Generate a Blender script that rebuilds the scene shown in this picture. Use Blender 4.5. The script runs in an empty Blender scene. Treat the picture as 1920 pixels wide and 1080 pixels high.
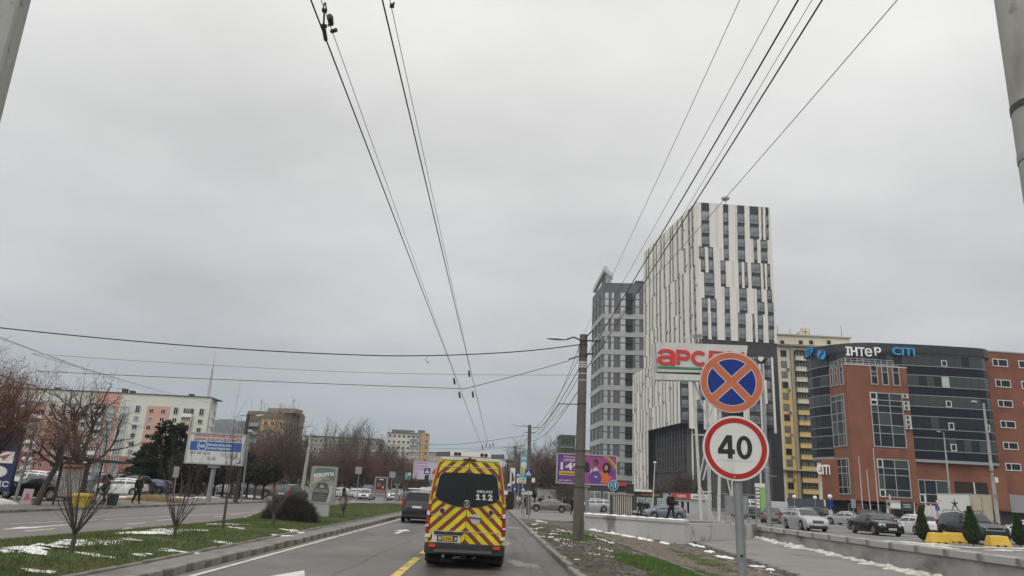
import bpy, bmesh, math, random
import numpy as np
from mathutils import Vector, Matrix
random.seed(7)
S = bpy.context.scene
C = S.collection
# ------------------------------------------------------------------ camera
HC = 1.8
FPX = 1367.0
_f = Vector((0.00756, 0.96234, 0.27175)); _r = Vector((0.99867, -0.02112, 0.04701)); _u = _r.cross(_f)
_f.normalize(); _r.normalize(); _u = _r.cross(_f).normalized()
cam_d = bpy.data.cameras.new('camera'); cam = bpy.data.objects.new('camera', cam_d); C.objects.link(cam)
M = Matrix.Identity(4)
for i in range(3):
 M[i][0] = _r[i]; M[i][1] = _u[i]; M[i][2] = -_f[i]
M[2][3] = HC
cam.matrix_world = M
cam_d.sensor_width = 36.0; cam_d.lens = 36.0 * FPX / 1920.0
cam_d.clip_start = 0.1; cam_d.clip_end = 12000
S.camera = cam
# ------------------------------------------------------------------ light
SUN_EL, SUN_AZ = 52.0, 205.0
w = bpy.data.worlds.new('World'); S.world = w; w.use_nodes = True
nt = w.node_tree; N = nt.nodes; L = nt.links
for n in list(N): N.remove(n)
out = N.new('ShaderNodeOutputWorld'); bg = N.new('ShaderNodeBackground')
sky = N.new('ShaderNodeTexSky'); sky.sky_type = 'NISHITA'; sky.sun_disc = False
sky.sun_elevation = math.radians(SUN_EL); sky.sun_rotation = math.radians(SUN_AZ)
tc = N.new('ShaderNodeTexCoord')
sep = N.new('ShaderNodeSeparateXYZ'); L.new(tc.outputs['Generated'], sep.inputs[0])
# cloud deck: colour by elevation (CIE-like overcast, bluish towards the horizon)
elev = N.new('ShaderNodeValToRGB'); elev.color_ramp.interpolation = 'EASE'
els = elev.color_ramp.elements
els[0].position = 0.0; els[0].color = (3.3, 3.85, 4.05, 1)
els[1].position = 1.0; els[1].color = (9.6, 9.6, 9.4, 1)
for p, c in ((0.05, (3.3, 3.95, 4.3, 1)), (0.11, (4.25, 4.5, 4.7, 1)), (0.22, (5.55, 5.55, 5.6, 1)), (0.40, (6.95, 6.88, 6.76, 1)), (0.60, (8.35, 8.25, 7.95, 1))):
 e = els.new(p); e.color = c
L.new(sep.outputs['Z'], elev.inputs[0])
# cloud streaks: directions projected on a flat deck overhead
zc = N.new('ShaderNodeMath'); zc.operation = 'MAXIMUM'; zc.inputs[1].default_value = 0.0; L.new(sep.outputs['Z'], zc.inputs[0])
za = N.new('ShaderNodeMath'); za.operation = 'ADD'; za.inputs[1].default_value = 0.22; L.new(zc.outputs[0], za.inputs[0])
dx = N.new('ShaderNodeMath'); dx.operation = 'DIVIDE'; L.new(sep.outputs['X'], dx.inputs[0]); L.new(za.outputs[0], dx.inputs[1])
dy = N.new('ShaderNodeMath'); dy.operation = 'DIVIDE'; L.new(sep.outputs['Y'], dy.inputs[0]); L.new(za.outputs[0], dy.inputs[1])
cmb = N.new('ShaderNodeCombineXYZ'); L.new(dx.outputs[0], cmb.inputs[0]); L.new(dy.outputs[0], cmb.inputs[1])
n1 = N.new('ShaderNodeTexNoise'); n1.inputs['Scale'].default_value = 1.1; n1.inputs['Detail'].default_value = 7; n1.inputs['Roughness'].default_value = 0.5
mpn = N.new('ShaderNodeMapping'); mpn.inputs['Scale'].default_value = (0.95, 1.2, 1); mpn.inputs['Rotation'].default_value = (0, 0, 0.35)
L.new(cmb.outputs[0], mpn.inputs[0]); L.new(mpn.outputs[0], n1.inputs['Vector'])
rmp = N.new('ShaderNodeMapRange'); rmp.inputs['From Min'].default_value = 0.3; rmp.inputs['From Max'].default_value = 0.7
rmp.inputs['To Min'].default_value = 0.78; rmp.inputs['To Max'].default_value = 1.15
L.new(n1.outputs['Fac'], rmp.inputs['Value'])
mul = N.new('ShaderNodeVectorMath'); mul.operation = 'MULTIPLY'; L.new(elev.outputs[0], mul.inputs[0]); L.new(rmp.outputs[0], mul.inputs[1])
mixs = N.new('ShaderNodeMix'); mixs.data_type = 'RGBA'; mixs.inputs['Factor'].default_value = 0.94
L.new(sky.outputs[0], mixs.inputs['A']); L.new(mul.outputs[0], mixs.inputs['B'])
L.new(mixs.outputs['Result'], bg.inputs['Color']); bg.inputs['Strength'].default_value = 0.1
L.new(bg.outputs[0], out.inputs[0])
sun_d = bpy.data.lights.new('sun', 'SUN'); sun_d.energy = 1.5; sun_d.angle = math.radians(95); sun_d.color = (1, 0.97, 0.93)
sun = bpy.data.objects.new('sun', sun_d); C.objects.link(sun); sun.location = (0, 0, 200)
_sd = Vector((math.sin(math.radians(SUN_AZ)) * math.cos(math.radians(SUN_EL)), math.cos(math.radians(SUN_AZ)) * math.cos(math.radians(SUN_EL)), math.sin(math.radians(SUN_EL))))
sun.rotation_euler = (-_sd).to_track_quat('-Z', 'Y').to_euler()
S.view_settings.view_transform = 'Standard'; S.view_settings.look = 'None'
S.view_settings.exposure = 0.2; S.view_settings.gamma = 1.0; S.view_settings.use_curve_mapping = False
S.cycles.max_bounces = 5; S.cycles.diffuse_bounces = 2; S.cycles.glossy_bounces = 2; S.cycles.transparent_max_bounces = 8
# ------------------------------------------------------------------ helpers
def ray(px, py):
 return _f + _r * ((px - 960) / FPX) + _u * ((540 - py) / FPX)
def gp(px, py, z=0.0):
 d = ray(px, py); t = (z - HC) / d.z; return Vector((d.x * t, d.y * t, z))
def yp(px, py, Y):
 d = ray(px, py); t = Y / d.y; return Vector((d.x * t, Y, HC + d.z * t))
def xp(px, py, X):
 d = ray(px, py); t = X / d.x; return Vector((X, d.y * t, HC + d.z * t))

MATS = {}
def mat(name, col, rough=0.8, col2=None, scale=3.0, fac=0.5, metal=0.0, bump=0.0, bscale=None, spec=0.5, emit=None, stretch=None, detail=4.0, sharp=None, rough2=None):
 if name in MATS: return MATS[name]
 m = bpy.data.materials.new(name); m.use_nodes = True; t = m.node_tree; b = t.nodes['Principled BSDF']
 b.inputs['Roughness'].default_value = rough; b.inputs['Metallic'].default_value = metal
 b.inputs['Specular IOR Level'].default_value = spec
 c1 = (*col, 1)
 b.inputs['Base Color'].default_value = c1
 if col2 is not None or bump:
  co = t.nodes.new('ShaderNodeTexCoord'); src = co.outputs['Object']
  if stretch:
   mp = t.nodes.new('ShaderNodeMapping'); mp.inputs['Scale'].default_value = stretch; t.links.new(src, mp.inputs[0]); src = mp.outputs[0]
 if col2 is not None:
  n = t.nodes.new('ShaderNodeTexNoise'); n.inputs['Scale'].default_value = scale; n.inputs['Detail'].default_value = detail; n.inputs['Roughness'].default_value = 0.62
  t.links.new(src, n.inputs['Vector'])
  r = t.nodes.new('ShaderNodeValToRGB'); s = sharp if sharp else 0.22
  r.color_ramp.elements[0].position = fac - s; r.color_ramp.elements[1].position = fac + s
  r.color_ramp.elements[0].color = c1; r.color_ramp.elements[1].color = (*col2, 1)
  t.links.new(n.outputs['Fac'], r.inputs[0]); t.links.new(r.outputs[0], b.inputs['Base Color'])
  if rough2 is not None:
   q = t.nodes.new('ShaderNodeMapRange'); q.inputs['From Min'].default_value = fac - s; q.inputs['From Max'].default_value = fac + s
   q.inputs['To Min'].default_value = rough; q.inputs['To Max'].default_value = rough2
   t.links.new(n.outputs['Fac'], q.inputs['Value']); t.links.new(q.outputs[0], b.inputs['Roughness'])
 if bump:
  n2 = t.nodes.new('ShaderNodeTexNoise'); n2.inputs['Scale'].default_value = bscale or scale * 4; n2.inputs['Detail'].default_value = 3
  t.links.new(src, n2.inputs['Vector'])
  bp = t.nodes.new('ShaderNodeBump'); bp.inputs['Strength'].default_value = bump; bp.inputs['Distance'].default_value = 0.05
  t.links.new(n2.outputs['Fac'], bp.inputs['Height']); t.links.new(bp.outputs[0], b.inputs['Normal'])
 if emit:
  b.inputs['Emission Color'].default_value = (*emit[:3], 1); b.inputs['Emission Strength'].default_value = emit[3]
 MATS[name] = m
 return m
def cam_mix(m, col3, scale=0.6, lo=0.5, hi=0.6, detail=6, stretch=None, rough3=None):
 """second layer of stains mixed over a material's base colour"""
 t = m.node_tree; b = t.nodes['Principled BSDF']
 co = t.nodes.new('ShaderNodeTexCoord'); src = co.outputs['Object']
 if stretch:
  mp = t.nodes.new('ShaderNodeMapping'); mp.inputs['Scale'].default_value = stretch; t.links.new(src, mp.inputs[0]); src = mp.outputs[0]
 n = t.nodes.new('ShaderNodeTexNoise'); n.inputs['Scale'].default_value = scale; n.inputs['Detail'].default_value = detail
 t.links.new(src, n.inputs['Vector'])
 q = t.nodes.new('ShaderNodeMapRange'); q.inputs['From Min'].default_value = lo; q.inputs['From Max'].default_value = hi
 t.links.new(n.outputs['Fac'], q.inputs['Value'])
 mx = t.nodes.new('ShaderNodeMix'); mx.data_type = 'RGBA'
 old = b.inputs['Base Color']
 if old.is_linked: t.links.new(old.links[0].from_socket, mx.inputs['A'])
 else: mx.inputs['A'].default_value = old.default_value
 mx.inputs['B'].default_value = (*col3, 1); t.links.new(q.outputs[0], mx.inputs['Factor']); t.links.new(mx.outputs['Result'], old)
 if rough3 is not None:
  r = t.nodes.new('ShaderNodeMapRange'); r.inputs['To Min'].default_value = b.inputs['Roughness'].default_value; r.inputs['To Max'].default_value = rough3
  t.links.new(q.outputs[0], r.inputs['Value']); t.links.new(r.outputs[0], b.inputs['Roughness'])
 return m

class MB:
 def __init__(s): s.v = []; s.f = []; s.m = []
 def add(s, vs, fs, mi=0):
  o = len(s.v); s.v.extend([tuple(v) for v in vs])
  s.f.extend([tuple(i + o for i in f) for f in fs]); s.m.extend([mi] * len(fs)); return s
 def box(s, x0, y0, z0, x1, y1, z1, mi=0):
  v = [(x0, y0, z0), (x1, y0, z0), (x1, y1, z0), (x0, y1, z0), (x0, y0, z1), (x1, y0, z1), (x1, y1, z1), (x0, y1, z1)]
  return s.add(v, [(0, 3, 2, 1), (4, 5, 6, 7), (0, 1, 5, 4), (1, 2, 6, 5), (2, 3, 7, 6), (3, 0, 4, 7)], mi)
 def bar(s, a, b, wd=0.05, hd=None, mi=0, up=(0, 0, 1)):
  a = Vector(a); b = Vector(b); d = (b - a).normalized(); hd = hd or wd
  q = d.cross(Vector(up))
  if q.length < 1e-3: q = d.cross(Vector((1, 0, 0)))
  q.normalize(); r = q.cross(d)
  q = q * wd / 2; r = r * hd / 2
  return s.add([a - q - r, a + q - r, a + q + r, a - q + r, b - q - r, b + q - r, b + q + r, b - q + r],
                     [(0, 3, 2, 1), (4, 5, 6, 7), (0, 1, 5, 4), (1, 2, 6, 5), (2, 3, 7, 6), (3, 0, 4, 7)][::1], mi)
 def tube(s, pts, rad, n=6, mi=0, cap=True):
  pts = [Vector(p) for p in pts]; k = len(pts)
  if not hasattr(rad, '__len__'): rad = [rad] * k
  vs = []; ref = Vector((0.31, 0.77, 0.55))
  for i, p in enumerate(pts):
   d = (pts[min(i + 1, k - 1)] - pts[max(i - 1, 0)])
   d = d.normalized() if d.length > 1e-9 else Vector((0, 0, 1))
   q = d.cross(ref)
   if q.length < 0.05: q = d.cross(Vector((1, 0, 0)))
   q.normalize(); r = d.cross(q)
   for j in range(n):
    t = 2 * math.pi * j / n
    vs.append(p + q * (math.cos(t) * rad[i]) + r * (math.sin(t) * rad[i]))
  fs = []
  for i in range(k - 1):
   for j in range(n):
    fs.append((i * n + j, i * n + (j + 1) % n, (i + 1) * n + (j + 1) % n, (i + 1) * n + j))
  if cap: fs.append(tuple(range(n))[::-1]); fs.append(tuple(range((k - 1) * n, k * n)))
  return s.add(vs, fs, mi)
 def lathe(s, prof, n=16, c=(0, 0, 0), mi=0, axis='z', sx=1.0, sy=1.0):
  vs = []
  for r, z in prof:
   for j in range(n):
    t = 2 * math.pi * j / n; a, b = r * math.cos(t) * sx, r * math.sin(t) * sy
    if axis == 'z': p = (a, b, z)
    elif axis == 'y': p = (a, z, b)
    else: p = (z, a, b)
    vs.append((p[0] + c[0], p[1] + c[1], p[2] + c[2]))
  fs = []
  for i in range(len(prof) - 1):
   for j in range(n):
    fs.append((i * n + j, i * n + (j + 1) % n, (i + 1) * n + (j + 1) % n, (i + 1) * n + j))
  fs.append(tuple(range(n))[::-1]); k = len(prof); fs.append(tuple(range((k - 1) * n, k * n)))
  return s.add(vs, fs, mi)
 def prism(s, poly, d0, d1, axis='y', mi=0):
  """poly in (a,b) extruded along axis: y -> (a,d,b); x -> (d,a,b); z -> (a,b,d)"""
  def P(a, b, d): return (a, d, b) if axis == 'y' else ((d, a, b) if axis == 'x' else (a, b, d))
  n = len(poly); vs = [P(a, b, d0) for a, b in poly] + [P(a, b, d1) for a, b in poly]
  fs = [tuple(range(n)), tuple(range(n, 2 * n))[::-1]]
  for i in range(n): fs.append((i, i + n, (i + 1) % n + n, (i + 1) % n))
  return s.add(vs, fs, mi)
 def loft(s, rings, mi=0, close=True, cap=True):
  n = len(rings[0]); vs = [p for r in rings for p in r]; fs = []
  for i in range(len(rings) - 1):
   for j in range(n if close else n - 1):
    fs.append((i * n + j, i * n + (j + 1) % n, (i + 1) * n + (j + 1) % n, (i + 1) * n + j))
  if cap and close: fs.append(tuple(range(n))[::-1]); k = len(rings); fs.append(tuple(range((k - 1) * n, k * n)))
  return s.add(vs, fs, mi)
 def mesh(s, name, mats, smooth=False, fix=True):
  me = bpy.data.meshes.new(name); me.from_pydata(s.v, [], s.f)
  if not isinstance(mats, (list, tuple)): mats = [mats]
  for m in mats: me.materials.append(m)
  me.polygons.foreach_set('material_index', s.m)
  if fix and len(s.f) < 20000:
   bm = bmesh.new(); bm.from_mesh(me); bmesh.ops.recalc_face_normals(bm, faces=bm.faces); bm.to_mesh(me); bm.free()
  if smooth:
   me.polygons.foreach_set('use_smooth', [True] * len(me.polygons))
   try: me.set_sharp_from_angle(angle=math.radians(38))
   except Exception: pass
  me.update(); return me
 def build(s, name, mats, parent=None, loc=None, rotz=0, smooth=False, fix=True):
  return link(name, s.mesh(name, mats, smooth, fix), parent, loc, rotz)
def link(name, me, parent=None, loc=None, rotz=0):
 o = bpy.data.objects.new(name, me); C.objects.link(o)
 if parent is not None: o.parent = parent
 if loc is not None: o.location = loc
 if rotz: o.rotation_euler = (0, 0, rotz)
 return o
def tag(o, label=None, cat=None, group=None, kind=None):
 if label: o['label'] = label
 if cat: o['category'] = cat
 if group: o['group'] = group
 if kind: o['kind'] = kind
 return o
def thing(name, label, cat, loc=(0, 0, 0), rotz=0, group=None):
 o = bpy.data.objects.new(name, None); C.objects.link(o); o.location = loc; o.rotation_euler = (0, 0, rotz); o.empty_display_size = 0.2
 return tag(o, label, cat, group)
def copy_tree(o, parent=None):
 c = o.copy(); C.objects.link(c)
 if parent is not None: c.parent = parent
 for ch in list(KIDS(o)): copy_tree(ch, c)
 return c
def KIDS(o): return [x for x in bpy.data.objects if x.parent == o] if False else list(o.children)
def struct(o): o['kind'] = 'structure'; return o
def stuff(o): o['kind'] = 'stuff'; return o
def text(body, size, m, parent, loc, rotz=0, ext=0.01, bold=0.0, sx=1.0, name='lettering', align='LEFT', shear=0.0, rot=None, space=1.0, fit=None):
 """flat lettering turned into a mesh; fit = width in metres"""
 cu = bpy.data.curves.new(name, 'FONT'); cu.body = body; cu.size = size; cu.extrude = ext; cu.offset = bold; cu.shear = shear; cu.space_character = space
 cu.resolution_u = 3
 t = bpy.data.objects.new(name, cu); me = bpy.data.meshes.new_from_object(t); bpy.data.objects.remove(t); bpy.data.curves.remove(cu)
 me.name = name; me.materials.clear(); me.materials.append(m)
 xs = [v.co.x for v in me.vertices] or [0, 1]; x0, x1 = min(xs), max(xs)
 k = (fit / (x1 - x0)) if fit else sx
 sh = {'LEFT': x0 if fit else 0, 'CENTER': (x0 + x1) / 2, 'RIGHT': x1}[align]
 for v in me.vertices: v.co.x = (v.co.x - sh) * k
 o = bpy.data.objects.new(name, me); C.objects.link(o); o.parent = parent; o.location = loc
 o.rotation_euler = rot if rot else (math.pi / 2, 0, rotz)
 return o
def smooth01(t): t = max(0.0, min(1.0, t)); return t * t * (3 - 2 * t)
def hz(px): return 925 + 0.0489 * (px - 930)
# ------------------------------------------------------------------ materials used by many things
asphalt = mat('asphalt', (0.108, 0.099, 0.094), 0.75, (0.160, 0.148, 0.140), 0.35, 0.5, bump=0.25, bscale=60, rough2=0.6)
cam_mix(asphalt, (0.080, 0.074, 0.070), 0.5, 0.52, 0.72, 7, stretch=(1.2, 0.10, 1))
asphalt_far = mat('asphalt_far', (0.15, 0.135, 0.128), 0.8, (0.19, 0.172, 0.163), 0.3, 0.5, bump=0.2, bscale=50)
cam_mix(asphalt_far, (0.12, 0.11, 0.106), 0.25, 0.5, 0.75, 6, stretch=(1.5, 0.08, 1))
wet = mat('wet_asphalt', (0.085, 0.072, 0.064), 0.55, (0.13, 0.115, 0.105), 0.5, 0.52, bump=0.15, bscale=40, rough2=0.26)
cam_mix(wet, (0.055, 0.047, 0.042), 0.8, 0.5, 0.68, 8, stretch=(2.2, 0.12, 1)); cam_mix(wet, (0.22, 0.215, 0.21), 0.9, 0.56, 0.68, 8, stretch=(1.1, 0.3, 1), rough3=0.16)  # last layer: pale streaks paint wet reflections into the colour, smoother there
concrete = mat('concrete', (0.27, 0.265, 0.25), 0.9, (0.36, 0.355, 0.335), 1.3, 0.5, bump=0.3, bscale=14)
cam_mix(concrete, (0.16, 0.155, 0.145), 0.8, 0.52, 0.68, 8, stretch=(1, 1, 0.5))
kerbmat = mat('kerb_concrete', (0.18, 0.165, 0.15), 0.9, (0.26, 0.245, 0.225), 1.7, 0.5, bump=0.4, bscale=12)
cam_mix(kerbmat, (0.09, 0.08, 0.07), 1.2, 0.5, 0.7, 8)
paving = mat('paving', (0.15, 0.14, 0.13), 0.9, (0.22, 0.205, 0.19), 0.8, 0.5, bump=0.3, bscale=10)
cam_mix(paving, (0.10, 0.09, 0.08), 0.6, 0.5, 0.7, 8)
white_paint = mat('road_paint', (0.50, 0.49, 0.46), 0.7, (0.66, 0.65, 0.62), 6, 0.5)
cam_mix(white_paint, (0.18, 0.17, 0.16), 2.5, 0.56, 0.72, 8)
yellow_paint = mat('yellow_road_paint', (0.55, 0.38, 0.07), 0.7, (0.66, 0.48, 0.14), 5, 0.5)
cam_mix(yellow_paint, (0.16, 0.14, 0.11), 2.2, 0.55, 0.7, 8)
snow = mat('snow', (0.72, 0.72, 0.71), 0.7, (0.88, 0.88, 0.87), 6, 0.5, bump=0.6, bscale=9)
dirty_snow = mat('dirty_snow', (0.34, 0.30, 0.26), 0.8, (0.72, 0.70, 0.66), 3.5, 0.47, bump=0.7, bscale=8)
soil = mat('soil', (0.060, 0.050, 0.041), 1.0, (0.135, 0.118, 0.10), 1.1, 0.5, bump=0.8, bscale=6)
cam_mix(soil, (0.060, 0.080, 0.024), 0.5, 0.54, 0.64, 9)
cam_mix(soil, (0.24, 0.22, 0.195), 1.6, 0.60, 0.70, 9); lawn = mat('lawn', (0.050, 0.072, 0.020), 1.0, (0.085, 0.115, 0.035), 0.8, 0.5, bump=0.6, bscale=12)
cam_mix(lawn, (0.10, 0.085, 0.05), 0.35, 0.56, 0.72, 8)
gravel_m = mat('gravel', (0.10, 0.082, 0.066), 1.0, (0.215, 0.175, 0.14), 3.5, 0.5, bump=0.9, bscale=18)
cam_mix(gravel_m, (0.12, 0.12, 0.05), 0.4, 0.56, 0.72, 8)
footway = mat('footway', (0.185, 0.175, 0.165), 0.85, (0.235, 0.225, 0.212), 0.5, 0.5, bump=0.25, bscale=30)
cam_mix(footway, (0.14, 0.13, 0.12), 0.35, 0.5, 0.7, 7)
lotmat = mat('car_park_asphalt', (0.155, 0.148, 0.14), 0.75, (0.215, 0.205, 0.195), 0.18, 0.5, bump=0.25, bscale=25)
cam_mix(lotmat, (0.12, 0.113, 0.108), 0.12, 0.5, 0.7, 7)
dirtground = mat('dirt_ground', (0.13, 0.12, 0.10), 1.0, (0.20, 0.19, 0.17), 0.12, 0.5, bump=0.4, bscale=4)
cam_mix(dirtground, (0.07, 0.085, 0.035), 0.06, 0.5, 0.6, 8)

DR = 0.0085
def RX(x, Y): return x - (DR if x > 0 else 0.0006) * (Y - 18)
def strip(name, m, xa, xb, y0, y1, z, n=40, drift=True, skew=None):
 b = MB(); ys = [y0 + (y1 - y0) * i / n for i in range(n + 1)]
 fa = xa if callable(xa) else (lambda Y, q=xa: RX(q, Y) if drift else q)
 fb = xb if callable(xb) else (lambda Y, q=xb: RX(q, Y) if drift else q)
 zz = z if callable(z) else (lambda X, Y, q=z: q)
 vs = []; fs = []
 for Y in ys:
  a, c = fa(Y), fb(Y); vs += [(a, Y, zz(a, Y)), (c, Y, zz(c, Y))]
 for i in range(n): fs.append((2 * i, 2 * i + 1, 2 * i + 3, 2 * i + 2))
 b.add(vs, fs); return b.build(name, m)
# ground out to the horizon
g = MB(); g.add([(-2600, -300, -1.0), (2600, -300, -1.0), (2600, 4000, -1.0), (-2600, 4000, -1.0)], [(0, 1, 2, 3)])
struct(g.build('ground', dirtground))
struct(strip('road', asphalt, lambda Y: -21.0, 2.2, -30, 900, 0.0, 60))
# right-hand lane: damp, darker, patched
struct(strip('wet_lane', wet, 0.35 - 2.35, 1.93, -30, 300, 0.004, 60))
struct(strip('far_carriageway', asphalt_far, lambda Y: -20.95, lambda Y: -11.0, -30, 400, 0.004, 40))
g = MB(); g.add([(-900, -30, 0.10), (-21.15, -30, 0.10), (-21.15, 900, 0.10), (-900, 900, 0.10)], [(0, 1, 2, 3)])
struct(g.build('left_block_ground', dirtground))
struct(strip('left_pavement', paving, -26.0, -21.16, -30, 200, 0.118, 30, drift=False))
g = MB(); g.box(-300, 50, 0.0, -27.0, 130, 0.104); struct(g.build('left_car_park', lotmat))
# kerb of the far side
k = thing('far_kerb', None, None); k['kind'] = 'structure'
for i in range(70):
 b = MB(); L_ = 1.9
 b.box(-0.12, -L_ / 2 + 0.02, -0.2, 0.08, L_ / 2 - 0.02, 0.125 + random.uniform(-.01, .008))
 if i == 0: km = b.mesh('kerb_stone', kerbmat)
 link('kerb_stone', km, k, (-21.06, 12 + i * L_, 0), random.uniform(-.004, .004))
# median
def medfar(Y): return float(np.interp(Y, [15, 20, 30, 36, 46, 60, 100], [-12.1, -11.85, -11.3, -11.6, -13.7, -14.2, -14.4]))
def medz(X, Y): return 0.15
b = MB(); vs = []; fs = []
ys = [-30 + 2.5 * i for i in range(45)] ; cols = 14
def lawnz(x, Y, t): return 0.13 + 0.16 * math.sin(math.pi * t) + 0.025 * math.sin(Y * 1.3 + x * 2.1) * math.sin(math.pi * t)
for Y in ys:
 xa, xb = medfar(Y), RX(-6.88, Y)
 for j in range(cols + 1):
  t = j / cols; x = xa + (xb - xa) * t; vs.append((x, Y, lawnz(x, Y, t)))
for i in range(len(ys) - 1):
 for j in range(cols): a = i * (cols + 1) + j; fs.append((a, a + 1, a + cols + 2, a + cols + 1))
b.add(vs, fs); struct(b.build('median_lawn', lawn, smooth=True))
struct(strip('median_paving', paving, -6.9, -6.1, -30, 400, 0.135, 60))
struct(strip('median_far_side', paving, medfar, -6.9, 84, 400, 0.14, 30))
def kerbrow(name, xf, y0, n, L_, w_, h_, m=kerbmat, jitter=0.012):
 k = thing(name, None, None); k['kind'] = 'structure'; ms = []
 for q in range(4):
  b = MB(); e = 0.02
  rings = []
  for yy in (-L_ / 2 + 0.012, -L_ / 2 + 0.05, L_ / 2 - 0.05, L_ / 2 - 0.012):
   c = 0.0 if abs(yy) < L_ / 2 - 0.03 else 0.012
   dz = random.uniform(-jitter, jitter)
   rings.append([(-w_ / 2 + c, yy, -0.15), (w_ / 2 - c, yy, -0.15), (w_ / 2 - c, yy, h_ - e - c + dz), (w_ / 2 - e - c, yy, h_ - c + dz), (-w_ / 2 + e + c, yy, h_ - c + dz), (-w_ / 2 + c, yy, h_ - e - c + dz)])
  b.loft(rings); ms.append(b.mesh('kerb_stone', m))
 for i in range(n):
  Y = y0 + i * L_
  link('kerb_stone', random.choice(ms), k, (xf(Y) + random.uniform(-.015, .015), Y, random.uniform(-jitter, jitter)), DR + random.uniform(-.012, .012))
 return k
kerbrow('median_kerb', lambda Y: RX(-6.12, Y), 9, 76, 1.0, 0.2, 0.17, jitter=.01)
kerbrow('lawn_edging', lambda Y: RX(-6.92, Y), 9, 76, 1.0, 0.08, 0.19, jitter=.009)
kerbrow('right_kerb', lambda Y: RX(1.98, Y), 10, 80, 1.0, 0.17, 0.14, jitter=0.02)
kerbrow('median_far_kerb', lambda Y: medfar(Y) - 0.06, 10, 38, 2.0, 0.14, 0.12)
# ---- right-hand verge
def BZ(Y):
 pts = [(-30, -0.95), (20, -0.75), (30, -0.57), (53, -0.2), (60, 0.05), (400, 0.1)]
 for (a, za), (c, zb) in zip(pts, pts[1:]):
  if Y <= c: return za + (zb - za) * max(0, (Y - a)) / (c - a)
 return 0.1
def VZ(X, Y):
 e = RX(2.05, Y)
 return 0.11 + (BZ(Y) - 0.11) * smooth01((X - e - 0.8) / 7.0)
def bumps(X, Y): return 0.03 * math.sin(X * 3.1 + Y * 1.7) * math.sin(Y * 2.3 - X * 1.1) + 0.02 * math.sin(X * 7.3 + 2) * math.sin(Y * 6.1)
b = MB(); vs = []; fs = []; ys = [-30 + 0.6 * i for i in range(145)]; cols = 36
for Y in ys:
 xa, xb = RX(2.05, Y), 16.65
 for j in range(cols + 1):
  t = j / cols; x = xa + (xb - xa) * t
  vs.append((x, Y, VZ(x, Y) + (bumps(x, Y) * min(1, j / 3) if x < 6.5 else 0.4 * bumps(x, Y)) * (1 if Y < 58 else .3)))
for i in range(len(ys) - 1):
 for j in range(cols): a = i * (cols + 1) + j; fs.append((a, a + 1, a + cols + 2, a + cols + 1))
b.add(vs, fs); struct(b.build('verge', soil, smooth=True))
struct(strip('right_block_ground', dirtground, 2.05, lambda Y: 16.7, 56, 900, 0.06, 10))
def gv(px, py, up=0.0):
 z = -0.2
 for _ in range(25):
  p = gp(px, py, z); z = 0.5 * z + 0.5 * (VZ(p.x, p.y) + up)
 return Vector((p.x, p.y, z))
# parking plaza behind the retaining wall
g = MB(); g.add([(16.9, -30, 0.30), (260, -30, 0.30), (260, 420, 0.30), (16.9, 420, 0.30)], [(0, 1, 2, 3)])
struct(g.build('car_park', lotmat))
# side street crossing in front of the kiosks
g = MB(); g.add([(RX(1.9, 60), 56.5, 0.075), (16.8, 55.2, 0.08), (16.9, 63, 0.10), (16.9, 96, 0.10), (RX(1.9, 96), 96, 0.075)], [(0, 1, 2, 3, 4)])
struct(g.build('side_street', footway))
# footway between verge and wall
b = MB(); vs = []; fs = []; ys = [-30 + 1.5 * i for i in range(59)]
for Y in ys:
 z = BZ(Y) + 0.14; xa, xb = 10.9 + 0.012 * (Y - 24), 16.66
 vs += [(xa, Y, z - 0.3), (xa, Y, z), (xa + .14, Y, z + 0.0), (xb, Y, z + 0.02)]
for i in range(len(ys) - 1):
 for j in range(3): a = i * 4 + j; fs.append((a, a + 1, a + 5, a + 4))
b.add(vs, fs); struct(b.build('footway', footway))
kerbrow('footway_kerb', lambda Y: 10.86 + 0.012 * (Y - 24), 22, 1, 1.0, 0.14, 0.1)
kk = [o for o in C.objects if o.name.startswith('footway_kerb')][0]
for o in list(kk.children):
 me = o.data
 for i in range(38):
  Y = 15 + i
  link('kerb_stone', me, kk, (10.86 + 0.012 * (Y - 24) + random.uniform(-.01, .01), Y, BZ(Y) + 0.055 + random.uniform(-.01, .01)), random.uniform(-.015, .015) + 0.0)
 bpy.data.objects.remove(o)
# gravel strip with its two low edgings
gl = [gv(1095, 997), gv(1164, 1024), gv(1300, 1077)]; gr = [gv(1240, 1018), gv(1387, 1061), gv(1447, 1080)]
def lin(ps, Y):
 a, c = ps[0], ps[-1]; t = (Y - a.y) / (c.y - a.y); return a.x + (c.x - a.x) * t
b = MB(); vs = []; fs = []; ys = [8 + 0.5 * i for i in range(71)]
for Y in ys:
 xa, xb = lin(gl, Y), lin(gr, Y)
 for j in range(7):
  x = xa + (xb - xa) * j / 6; vs.append((x, Y, VZ(x, Y) + 0.05 + 0.02 * math.sin(x * 5 + Y * 4)))
for i in range(len(ys) - 1):
 for j in range(6): a = i * 7 + j; fs.append((a, a + 1, a + 8, a + 7))
b.add(vs, fs); struct(b.build('gravel_strip', gravel_m, smooth=True))
for nm, ps in (('gravel_edging', gl), ('gravel_edging', gr)):
 k = thing(nm, None, None); k['kind'] = 'structure'; me = None
 for i in range(26):
  b = MB(); b.box(-0.05, -0.66, -0.2, 0.05, 0.66, 0.11)
  me = me or b.mesh('kerb_stone', kerbmat)
  Y = 10 + i * 1.35; x = lin(ps, Y)
  link('kerb_stone', me, k, (x, Y, VZ(x, Y) + random.uniform(-.02, .015)), -math.atan2(lin(ps, Y + 1) - x, 1))
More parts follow.
